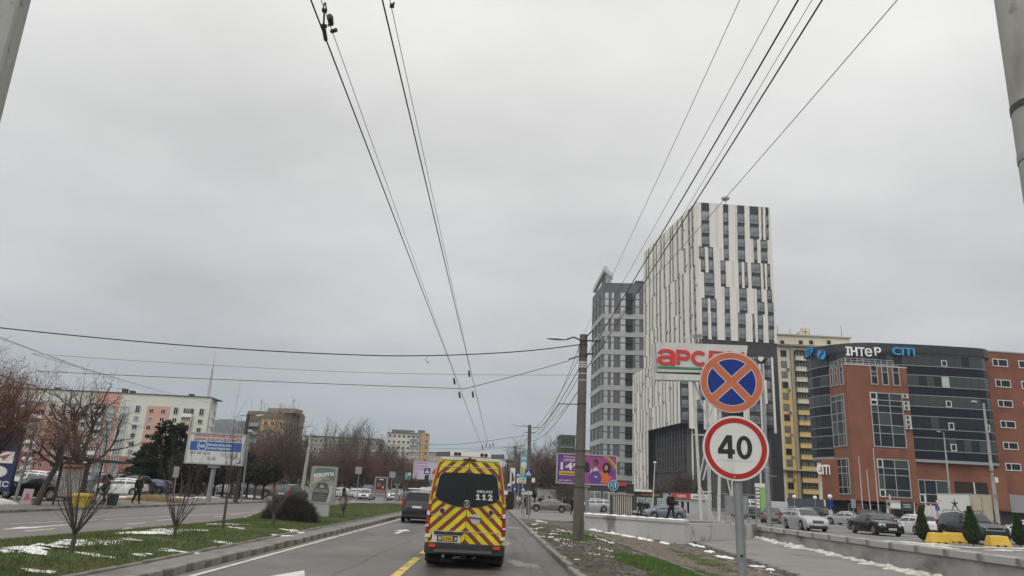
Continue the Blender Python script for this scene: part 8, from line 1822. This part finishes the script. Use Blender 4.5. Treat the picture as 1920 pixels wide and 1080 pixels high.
b = MB(); b.box(-SL / 2 - .05, -.75, .35, -SL / 2 + .12, .5, 2.2); pc = b.build('poster_case', steel_d, root); b = MB(); b.box(-SL / 2 - .06, -.66, .45, -SL / 2 - .051, .42, 2.1); b.build('poster', mat('shelter_poster', (.36, .33, .30), .5, (.45, .42, .38), 1.2, .5), pc); b = MB(); b.box(-SL / 2 - .067, -.6, 1.86, -SL / 2 - .061, .36, 2.0); b.build('red_headline', sign_r, pc)
b = MB(); b.box(-1.6, .1, .42, 1.6, .5, .48); b.box(-1.4, .2, 0, -1.3, .4, .42); b.box(1.3, .2, 0, 1.4, .4, .42); b.build('bench', mat('bench_wood', (.14, .10, .07), .8), root)
q = gp(144, 949, .12); root = thing('grit_bin', 'yellow grit bin in front of the bus shelter', 'bin', (q.x + .35, q.y - .3, .12), .3); yb = mat('grit_yellow', (.50, .33, .02), .5, (.58, .40, .05), 3, .5)
b = MB(); b.loft([[(-.42 * k, -.28 * k, z), (.42 * k, -.28 * k, z), (.42 * k, .28 * k, z), (-.42 * k, .28 * k, z)] for z, k in ((0, .85), (.5, 1.0))]); b.build('bin_body', yb, root); b = MB(); b.loft([[(-.47 * k, -.33 * k, z), (.47 * k, -.33 * k, z), (.47 * k, .33 * k, z), (-.47 * k, .33 * k, z)] for z, k in ((.505, 1.0), (.58, .98), (.68, .6))]); b.build('lid', yb, root)
q = gp(209, 948, .12); root = thing('litter_bin', 'dark litter bin right of the bus shelter', 'bin', (q.x, q.y, .12)); b = MB(); b.loft([[(-.22 * k, -.2 * k, z), (.22 * k, -.2 * k, z), (.22 * k, .2 * k, z), (-.22 * k, .2 * k, z)] for z, k in ((0, .9), (.62, 1.05))]); b.build('bin_body', steel_d, root); b = MB(); b.box(-.26, -.24, .622, .26, .24, .68); b.build('rim', galv, root)
# blue pylon sign at the left edge
q = gp(14, 940, .1); root = thing('blue_pylon_sign', 'dark blue pylon sign with white emblems at the left edge', 'sign', (q.x - 2.3, q.y + 2, .1), .12); b = MB(); b.box(-1.1, -.15, .45, 1.0, .15, 4.1); b.build('panel', mat('navy_panel', (.008, .014, .05), .4, (.012, .022, .09), .5, .5), root)
b = MB(); b.box(-.7, -.17, 2.05, .85, -.152, 2.72); e_ = b.build('emblem_plate', sign_w, root); b = MB(); b.add([(-.3, -.176, 2.3), (.3, -.176, 2.5), (.72, -.176, 2.62), (.35, -.176, 2.2), (.15, -.176, 2.36)], [(0, 1, 2, 3, 4)]); b.build('emblem_print', mat('emblem_red', (.3, .08, .08), .5), e_)
b = MB(); b.lathe([(.62, -.17), (.62, -.152)], 22, (.05, 0, 1.55), 0, 'y', 1, .55); b.build('oval_emblem', sign_w, root); text('СЕРВІС', .42, sign_w, root, (-1.05, -.16, .72), 0, .004, .01, fit=1.95)
bb = Vector((q.x - .65, q.y + 1.7, .1)); pole('pylon_post', 'grey leaning post beside the blue pylon sign', bb, bb + Vector((.25, 0, 4.3)), .09, .08, galv, 'pole')
q = gp(49, 945, .12); root = thing('pavement_board', 'small pink and white pavement board beside the black sedan', 'sign', (q.x, q.y, .12), .1); root.scale = (.75, .75, .8); b = MB(); b.loft([[(-.33, -.2, 0), (.33, -.2, 0), (.33, -.16, 0), (-.33, -.16, 0)], [(-.33, 0, .95), (.33, 0, .95), (.33, .04, .95), (-.33, .04, .95)]]); b.build('board', mat('board_pink', (.42, .30, .32), .6), root); b = MB(); b.add([(-.2, -.165, .22), (.24, -.155, .28), (.1, -.09, .6), (-.05, -.06, .72)], [(0, 1, 2, 3)]); b.build('print', mat('emblem_red', (.3, .08, .08), .5), root)
# ---- yellow barrier blocks at the wall
yb2 = mat('barrier_yellow', (.60, .37, .035), .55, (.68, .45, .07), 2.2, .5); cam_mix(yb2, (.38, .24, .05), 1.5, .58, .75, 8)
for px, py, Y, rz, lab in ((1761, 1022, 41.6, .1, 'yellow barrier block left of the cone evergreen, front of its pair'), (1789, 1017, 44.0, -.15, 'yellow barrier block behind the front one, beside the off-road car'), (1872, 1027, 41.2, .05, 'yellow barrier block right of the cone evergreen')):
 c = yp(px, py, Y); root = thing('barrier_block', lab, 'barrier', (c.x, Y, .303), rz, 'yellow barrier blocks'); b = MB(); b.loft([[(-.60, -.27, z0_), (.60, -.27, z0_), (.60, .27, z0_), (-.60, .27, z0_)] if z0_ < .1 else [(-.60 + i_, -.27 + i_, z0_), (.60 - i_, -.27 + i_, z0_), (.60 - i_, .27 - i_, z0_), (-.60 + i_, .27 - i_, z0_)] for z0_, i_ in ((0, 0), (.06, .0), (.09, .03), (.52, .10), (.56, .13))]); b.build('block', yb2, root)
 b = MB(); b.box(-.3, -.285, .0, -.12, -.24, .08); b.box(.12, -.285, .0, .3, -.24, .08); b.build('fork_slot', ink, root)
# ---- kiosks and shops on the right
def kiosk(name, label, pl, pr, ytop, Y, z0, m, depth=4, sign=None, cat='kiosk', open_=((.1, .45), (.55, .9)), opm=None):
 a = yp(pl, ytop, Y); root = thing(name, label, cat, (a.x, Y, z0)); W_ = yp(pr, ytop, Y).x - a.x; H_ = a.z - z0
 b = MB(); b.box(0, 0, 0, W_, depth, H_); b.build('wall', m, root); b = MB(); b.box(-.15, -.35, H_, W_ + .15, depth, H_ + .12); b.build('roof', steel_d, root)
 for u0, u1 in open_:
  b = MB(); b.box(W_ * u0, -.06, .1, W_ * u1, -.01, H_ * .66, 0); f_ = b.build('shop_window', white_frame, root); n = max(1, int(W_ * (u1 - u0) / 1.1))
  for k in range(n): b = MB(); x0 = W_ * u0 + W_ * (u1 - u0) * k / n + .07; x1 = W_ * u0 + W_ * (u1 - u0) * (k + 1) / n - .07; b.box(x0, -.08, .2, x1, -.061, H_ * .66 - .1); b.build('pane', opm or glass_dark, f_)
 return root, W_, H_
rt, W_, H_ = kiosk('red_sign_kiosk', 'white kiosk row with a red lettered fascia and white fascia', 1258, 1333, 923.5, 104, .2, mat('kiosk_white', (.42, .43, .42), .6), 5, open_=((.06, .20), (.23, .33), (.38, .46)))
b = MB(); b.box(0, -.4, H_ * .74, W_ * .47, -.05, H_ * .99); b.build('red_fascia', mat('fascia_red', (.40, .035, .035), .5), rt); text('РАДИМО', H_ * .17, sign_w, rt, (W_ * .13, -.41, H_ * .80), 0, .01, .01, fit=W_ * .22)
b = MB(); b.box(W_ * .475, -.4, H_ * .74, W_ * .99, -.05, H_ * .99); b.build('white_fascia', sign_w, rt); text('Добрі', H_ * .13, ink, rt, (W_ * .53, -.41, H_ * .81), 0, .01, .006, fit=W_ * .14, shear=.3); text('КІК', H_ * .14, sign_r, rt, (W_ * .76, -.41, H_ * .81), 0, .01, .01, fit=W_ * .10)
b = MB()
for k in range(20): b.box(W_ * .50 + k * .23, -1.2, 0, W_ * .50 + k * .23 + .04, -1.16, .95)
b.box(W_ * .50, -1.2, .95, W_ * .50 + 4.7, -1.15, 1.0); tag(b.build('railing', grey_frame, None, (rt.location.x, rt.location.y, .2)), 'low grey railing in front of the white kiosk row', 'railing')
rt, W_, H_ = kiosk('dark_shop', 'dark shop front with orange lettering below the tower', 1186, 1256, 918, 116, .1, black_panel, 6, open_=((.12, .34), (.37, .52), (.66, .82)), opm=mat('lit_shop_glass', (.25, .33, .33), .2)); text('Європродукти', H_ * .16, mat('orange_letters', (.52, .22, .06), .5), rt, (W_ * .22, -.08, H_ * .76), 0, .02, .012, fit=W_ * .5)
kiosk('grey_kiosk', 'pale grey corrugated kiosk behind the taupe sedan', 1010, 1048, 914, 112, .05, mat('kiosk_grey', (.24, .24, .23), .7, (.34, .34, .33), 1.4, .5, stretch=(6, 1, .2)), 4, open_=((.45, .62),), opm=steel_d); kiosk('dark_kiosk', 'dark kiosk under the purple billboard', 1048, 1078, 919, 108, .05, steel_d, 4, open_=((.2, .5),))
kiosk('red_top_shop', 'low dark shop with a red top under the grey tower', 1100, 1188, 905, 150, .05, mat('shop_dark', (.05, .045, .045), .7), 8, open_=((.05, .3), (.35, .6), (.65, .95)), opm=glass); c = yp(1158, 906, 149); b = MB(); b.box(0, 0, 0, 1.8, .3, .7); tag(b.build('red_shop_sign', mat('fascia_red', (.40, .035, .035), .5), None, (c.x, 149, c.z - .5)), 'small red shop sign below the grey tower', 'sign')
Y = 64; a = yp(1150, 927, Y); W_ = yp(1186, 927, Y).x - a.x; root = thing('slatted_enclosure', 'weathered slatted metal enclosure above the pale bed wall', 'enclosure', (a.x, Y, .1)); H_ = a.z - .1; sl = mat('pale_slat', (.36, .34, .29), .7, (.44, .42, .36), 2, .5)
for k in range(9): b = MB(); b.box(W_ * k / 9 + .02, 0, 0, W_ * (k + .62) / 9, .06, H_); b.build('slat', sl, root)
b = MB(); b.box(-.05, .07, 0, W_, 1.6, H_ - .05); b.build('back', steel_d, root); b = MB(); b.box(-.1, -.1, H_, W_ + .1, 1.7, H_ + .1); b.build('roof', sign_back, root)
Y = 118; a = yp(1197, 905, Y); b = MB(); 
for k in range(3): b.box(k * .9, 0, 0, k * .9 + .85, 1.2, .35)
tag(b.build('white_awning', white_panel, None, (yp(1185, 921, 117.5).x, 115.2, yp(1185, 921, 115).z)), 'pale ledge above the dark shop at the tower corner', 'ledge')
# ------------------------------------------------------------------ people
skin_m = mat('skin', (.42, .26, .20), .6); cloth_k = mat('black_cloth', (.010, .010, .012), .9); cloth_n = mat('navy_cloth', (.018, .022, .04), .9); cloth_g = mat('grey_cloth', (.12, .12, .125), .9); cloth_w = mat('pale_cloth', (.42, .41, .40), .9); cloth_r = mat('red_cloth', (.22, .03, .03), .9); hair_m = mat('dark_hair', (.016, .012, .010), .8); jeans = mat('jeans', (.03, .04, .065), .9)
def skinmesh(name, verts, edges, radii, m, root, parent, sub=1):
 me = bpy.data.meshes.new(name); me.from_pydata(verts, edges, []); o = bpy.data.objects.new(name, me); C.objects.link(o); me.materials.append(m)
 if parent: o.parent = parent
 md = o.modifiers.new('skin', 'SKIN'); sv = me.skin_vertices[0].data
 for i, r_ in enumerate(radii): sv[i].radius = r_ if isinstance(r_, tuple) else (r_, r_); sv[i].use_root = (i == root)
 md.use_smooth_shade = True; s_ = o.modifiers.new('sub', 'SUBSURF'); s_.levels = sub; s_.render_levels = sub; return o
def person(label, loc, rz, coat, trousers, h=1.72, stride=.25, hat=None, long_coat=False, arms=0.0, group=None):
 k = h / 1.72; V = []; E = []; R_ = []
 def v(x, y, z, r_): V.append((x * k, y * k, z * k)); R_.append((r_[0] * k, r_[1] * k) if isinstance(r_, tuple) else r_ * k); return len(V) - 1
 def ch(a, b): E.append((a, b))
 pel = v(0, 0, .93, (.14, .10)); wst = v(0, 0, 1.08, (.13, .095)); chs = v(0, -.01, 1.28, (.165, .11)); nk = v(0, 0, 1.45, .055); hd = v(0, -.02, 1.56, (.078, .095)); hd2 = v(0, -.015, 1.66, (.070, .088))
 for a, b in ((pel, wst), (wst, chs), (chs, nk), (nk, hd), (hd, hd2)): ch(a, b)
 nose = v(0, -.115, 1.575, .016); ch(hd, nose)
 legs = []; arms_ = []
 for sg in (1, -1):
  s_ = stride * sg; hip = v(.095 * sg, 0, .86, .092); kn = v(.10 * sg, -.5 * s_ - .02, .49, .062); an = v(.10 * sg, -s_ + (.10 if s_ < 0 else 0), .09 + (.05 if s_ < 0 else 0), .042); toe = v(.105 * sg, -s_ - .13 + (.08 if s_ < 0 else 0), .035, .036)
  for a, b in ((pel, hip), (hip, kn), (kn, an), (an, toe)): ch(a, b)
  legs.append((hip, kn, an, toe))
  sh = v(.19 * sg, 0, 1.38, .062); el = v(.25 * sg, .10 * sg * stride * 2 + .03, 1.12, .047); wr = v(.255 * sg, .22 * sg * stride - .06 - arms, .90 + arms * .6, .036); hnd = v(.25 * sg, .22 * sg * stride - .09 - arms, .82 + arms * .6, (.028, .045))
  for a, b in ((chs, sh), (sh, el), (el, wr), (wr, hnd)): ch(a, b)
  f1 = v(.235 * sg, .22 * sg * stride - .12 - arms, .76 + arms * .6, (.012, .03)); th = v(.215 * sg, .22 * sg * stride - .12 - arms, .81 + arms * .6, .012); ch(hnd, f1); ch(hnd, th)
  arms_.append((sh, el, wr))
 body = skinmesh('person', V, E, R_, skin_m, pel, None); body.location = loc; body.rotation_euler = (0, 0, rz); tag(body, label, 'person', group)
 def grow(r_, f_, a): return (r_[0] * f_ + a, r_[1] * f_ + a) if isinstance(r_, tuple) else (r_ * f_ + a, r_ * f_ + a)
 idx = [pel, wst, chs] + [i for t in arms_ for i in t]; mp = {i: n for n, i in enumerate(idx)}; VV = [V[i] for i in idx]; RR = [grow(R_[i], 1.12, .022) for i in idx]; EE = [(mp[a], mp[b]) for a, b in E if a in mp and b in mp]
 VV.append((0, 0, (.62 if long_coat else .84) * k)); RR.append((.19 * k, .15 * k)); EE.append((0, len(VV) - 1)); VV.append((0, 0, 1.39 * k)); RR.append((.13 * k, .105 * k)); EE.append((mp[chs], len(VV) - 1)); VV.append((0, -.005, 1.49 * k)); RR.append((.078 * k, .085 * k)); EE.append((len(VV) - 2, len(VV) - 1))
 skinmesh('coat', VV, EE, RR, coat, 0, body)
 idx = [pel] + [i for t in legs for i in t[:3]]; mp = {i: n for n, i in enumerate(idx)}; skinmesh('trousers', [V[i] for i in idx], [(mp[a], mp[b]) for a, b in E if a in mp and b in mp], [grow(R_[i], 1.1, .014) for i in idx], trousers, 0, body)
 for t in legs: skinmesh('shoe', [V[t[2]], V[t[3]]], [(0, 1)], [(.058 * k, .058 * k), (.05 * k, .045 * k)], cloth_k, 0, body)
 b = MB(); b.lathe([(.06, 1.49), (.098, 1.56), (.106, 1.63), (.09, 1.70), (.04, 1.745)] if not hat else [(.106, 1.60), (.112, 1.64), (.098, 1.71), (.05, 1.76)], 12, (0, .018, 0)); o = b.build('hair' if not hat else 'hat', hair_m if not hat else hat, body, smooth=True); o.scale = (k, k, k)
 return body
pi = math.pi
q = yp(1258, 968, 49); person('woman in a long black coat walking behind the pale bed wall', (q.x, 49, .62), .3, cloth_k, cloth_k, 1.80, .22, None, True)
q = yp(254, 945, 47.5); person('person in black standing at the kerb right of the bus shelter', (q.x, 47.5, .12), 1.2, cloth_k, cloth_k, 1.74, .12)
q = yp(193, 945, 44.2); person('person in grey waiting inside the bus shelter', (q.x, 44.2, .12), -.6, cloth_g, cloth_n, 1.70, .08)
q = yp(1199, 957, 84); person('person in a dark jacket left of the steel blue hatchback, front of the group', (q.x, 84, .1), .2, cloth_k, cloth_k, 1.78, .2, arms=.1)
q = yp(1206, 957, 87); person('person in a dark jacket half hidden behind another by the shop', (q.x, 87, .1), .5, cloth_n, jeans, 1.66, .2)
q = yp(1213.5, 957, 86); person('person with a pale hat beside the steel blue hatchback', (q.x, 86, .1), -.2, cloth_k, cloth_n, 1.7, .15, cloth_w)
q = yp(1074, 958, 74); person('person in black beside the left edge of the concrete pole', (q.x, 74, .08), .1, cloth_k, cloth_k, 1.74, .2)
for i, (px, Y, c_, t_, lab) in enumerate(((957, 92, cloth_w, cloth_k, 'pedestrian in a pale jacket nearest the ambulance mirror'), (963, 95, cloth_k, cloth_n, 'pedestrian in black beside the one with the pale jacket'), (972, 90, cloth_w, jeans, 'pedestrian in a pale coat right of the third lamp pole'), (976.5, 96, cloth_n, cloth_k, 'pedestrian in navy between the lamp poles'), (985, 93, cloth_k, cloth_k, 'pedestrian in black behind the small warning sign'), (1012.5, 98, cloth_k, cloth_k, 'pedestrian in black above the bonnet of the taupe sedan, left one'), (1018, 99, cloth_g, cloth_k, 'pedestrian in grey above the taupe sedan, right one'))):
 q = yp(px, 950, Y); person(lab, (q.x, Y, .08), i * 1.3, c_, t_, 1.68 + .02 * (i % 4), .2, None, i % 3 == 0, group='pedestrians at the crossing')
q = yp(1558.5, 970, 82); person('person in a pale top under the globe lamp at the brick corner', (q.x, 82, .3), .4, cloth_w, cloth_k, 1.68, .15)
q = yp(642, 950, 86); person('person in black behind the vase shaped sapling', (q.x, 86, .1), 1.3, cloth_k, cloth_k, 1.75, .3)
# ------------------------------------------------------------------ overhead lines
wire_m = mat('cable_black', (.014, .014, .015), .7); wire_g = mat('cable_grey', (.045, .045, .046), .6)
def cable(label, pts, r_=.012, m=wire_m, sag=0.0, n=14, group=None, name='overhead_cable', cat='cable'):
 P = []
 for a, c in zip(pts, pts[1:]):
  a, c = Vector(a), Vector(c)
  for k in range(n + 1): t = k / n; p = a + (c - a) * t; p.z -= sag * 4 * t * (1 - t); P.append(p) if (k or not P) else None
 b = MB(); b.tube(P, r_, 5); return tag(b.build(name, m, smooth=True), label, cat, group)
HWIRE = 6.0
# two pairs of trolley wires along the avenue: contact wire and its carrier
def at_h(px, py, z): d = ray(px, py); t = (z - HC) / d.z; return Vector((d.x * t, d.y * t, z))
def lanewire(label, near, far, z0, z1, r_, m, back=True):
 a = at_h(*near, z0); c = at_h(*far, z1); d = c - a; st = a - d * .35; cable(label, [st, c], r_, m, 0.0, 30, 'trolley wires', 'trolley_wire')
 return a, c
A1 = lanewire('left contact wire of the left trolley wire pair', (583, 0), (905, 840), 6.3, 5.55, .0085, wire_m)
A2 = lanewire('left contact wire of the right trolley wire pair', (717, 0), (915, 832), 6.3, 5.55, .0085, wire_m)
lanewire('thin carrier wire beside the left trolley wire', (602, 0), (892, 812), 6.75, 5.9, .0042, wire_g); lanewire('thin carrier wire beside the right trolley wire', (731, 0), (907, 806), 6.75, 5.9, .0042, wire_g)
# fittings on the wires near the camera
def fitting(label, pts, r_=.02): 
 b = MB()
 for a, c, rr_ in pts: b.tube([a, c], rr_, 6)
 return tag(b.build('wire_fitting', steel_d), label, 'wire fitting')
F = lambda px, py, z=6.45: at_h(px, py, z)
fitting('cluster of insulators and clamps on the left trolley wires', [(F(606, 47), F(611, 75), .022), (F(608, 20), F(607, 48), .010), (F(604, 19), F(613, 20), .022), (F(603, 48), F(613, 49), .02), (F(606, 18), F(608, 6), .007), (F(612, 18), F(610, 5), .007), (F(614, 34), F(624, 34), .024), (F(618, 30), F(621, 45), .03), (F(617, 40), F(625, 41), .018), (F(621, 59), F(631, 56), .022), (F(619, 44), F(616, 48), .012)])
fitting('small insulator on the right trolley carrier wire', [(F(731, 10), F(739, 11), .024), (F(736, 12), F(739, 5), .010)])
for i, ((px, py), lab) in enumerate((((851, 710), 'left'), ((879, 696), 'second'), ((886, 735), 'third'), ((861, 736), 'lower left'))):
 a = yp(px, py, 24); fitting('dark hanger clamp on the trolley wires where the span wires cross, %s one' % lab, [(a, a + Vector((.02, .3, -.12)), .035)])
for i, (px, py) in enumerate(((905, 838), (911.5, 834), (918.5, 836), (924.5, 833))):
 a = yp(px, py - 3, 60); c = yp(px, py + 5, 60); fitting('dark insulator rod above the ambulance, %s of four' % ('first', 'second', 'third', 'last')[i], [(a, c, .04)])
# feeder cables on the right running along the poles
P1 = lambda px, py: yp(px, py, 30.0)
def feeder(label, top, end, Yt, r_, m, mid=None):
 a = yp(*top, Yt); c = P1(*end); d = a - c; st = c + d * 1.6; pts = [st, a]
 if mid: pts.append(mid)
 cable(label, [st, c], r_, m, .25, 24, 'feeder cables')
feeder('leftmost thin feeder wire at the upper right', (1374, 0), (1096, 622), 9.0, .005, wire_g); feeder('second thin feeder wire at the upper right', (1444, 0), (1103, 640), 8.6, .005, wire_g)
feeder('thick black twisted cable, left of the pair at the upper right', (1478, 0), (1100, 668), 8.2, .013, wire_m); feeder('thin wire between the two thick black cables', (1503, 0), (1100, 690), 8.0, .0045, wire_g); feeder('thick black twisted cable, right of the pair at the upper right', (1521, 0), (1101, 690), 8.0, .012, wire_m); feeder('rightmost thin feeder wire at the upper right', (1650, 0), (1116, 640), 7.0, .0055, wire_g)
def yY(px, py, Y): return yp(px, py, Y)
k0 = [((1085, 672), 'upper'), ((1086, 690), 'second'), ((1086, 705), 'third'), ((1086, 730), 'lowest'), ((1090, 641), 'topmost')]
for i, ((px, py), lab) in enumerate(k0): cable('%s cable from the concrete pole to the second lamp pole' % lab, [yY(px, py, 30), yY(995 + i, 808 + i * 6, 69)], .016 if i % 2 else .011, wire_m, .55, 18, 'cables between the lamp poles')
for i in range(3): cable(('upper', 'middle', 'lower')[i] + ' cable from the second to the third lamp pole', [yY(994, 806 + i * 6, 69), yY(967, 842 + i * 4, 98)], .016, wire_m, .5, 12, 'cables between the lamp poles')
cable('bracket wire at the left side of the concrete pole', [yY(1048, 757, 31), yY(1084, 758, 30)], .02, steel_d, 0, 3)
for e in ((1020, 795), (1035, 790)): cable('stay wire falling left from the bracket, %s one' % ('outer' if e[0] < 1030 else 'inner'), [yY(1049 if e[0] < 1030 else 1064, 757, 31), yY(*e, 60)], .012, wire_m, .1, 6)
# span wires across the avenue
cable('thick sagging span cable from the left edge to the concrete pole', [yY(-40, 610, 26), yY(380, 650, 28), yY(720, 667, 29), yY(930, 662, 29.5), yY(1088, 646, 30)], .022, wire_m, .04, 10, 'span wires')
cable('upper thin span wire below the thick cable', [yY(60, 663, 32), yY(640, 697, 31), yY(1084, 703, 30)], .008, wire_g, .05, 10, 'span wires'); cable('lower span wire carrying the trolley wires', [yY(70, 696, 33), yY(870, 729, 31), yY(1068, 676, 30)], .013, wire_m, .03, 10, 'span wires')
for a, c, lab in (((-30, 620), (300, 740), 'first'), ((-20, 628), (340, 745), 'second'), ((60, 663), (420, 760), 'third')): cable('thin wire descending over the apartment block, %s of three' % lab, [yY(*a, 30), yY(*c, 120)], .010, wire_g, .2, 12, 'wires over the apartment block')
cable('dark cable through the crown of the big russet tree', [yY(-20, 690, 34), yY(60, 722, 40), yY(230, 790, 70), yY(300, 806, 90)], .022, wire_m, .15, 8)
for py0, py1, Y, lab in ((838, 826, 66, 'upper'), (852, 845, 88, 'middle'), (846, 846, 110, 'lower')): cable('%s far span wire behind the ambulance' % lab, [yY(560, py0 - 4, Y), yY(860, py0 - 5, Y), yY(985, py1 - 10, Y)], .016, wire_m, .05, 10, 'far span wires')
cable('small loop of spare cable under the thick span cable', [yY(800, 668, 29), yY(798, 676, 29), yY(803, 682, 29), yY(804, 676, 29)], .01, wire_m, 0, 4)
# ------------------------------------------------------------------ thin winter haze
b = MB(); b.box(-2650, -350, -2.0, 2650, 4050, 320.0); hm = bpy.data.materials.new('haze_air'); hm.use_nodes = True; t = hm.node_tree; t.nodes.remove(t.nodes['Principled BSDF'])
pv_ = t.nodes.new('ShaderNodeVolumePrincipled'); pv_.inputs['Color'].default_value = (.80, .88, .97, 1); pv_.inputs['Density'].default_value = 0.0002; t.links.new(pv_.outputs[0], t.nodes['Material Output'].inputs['Volume'])
stuff(b.build('haze', hm))
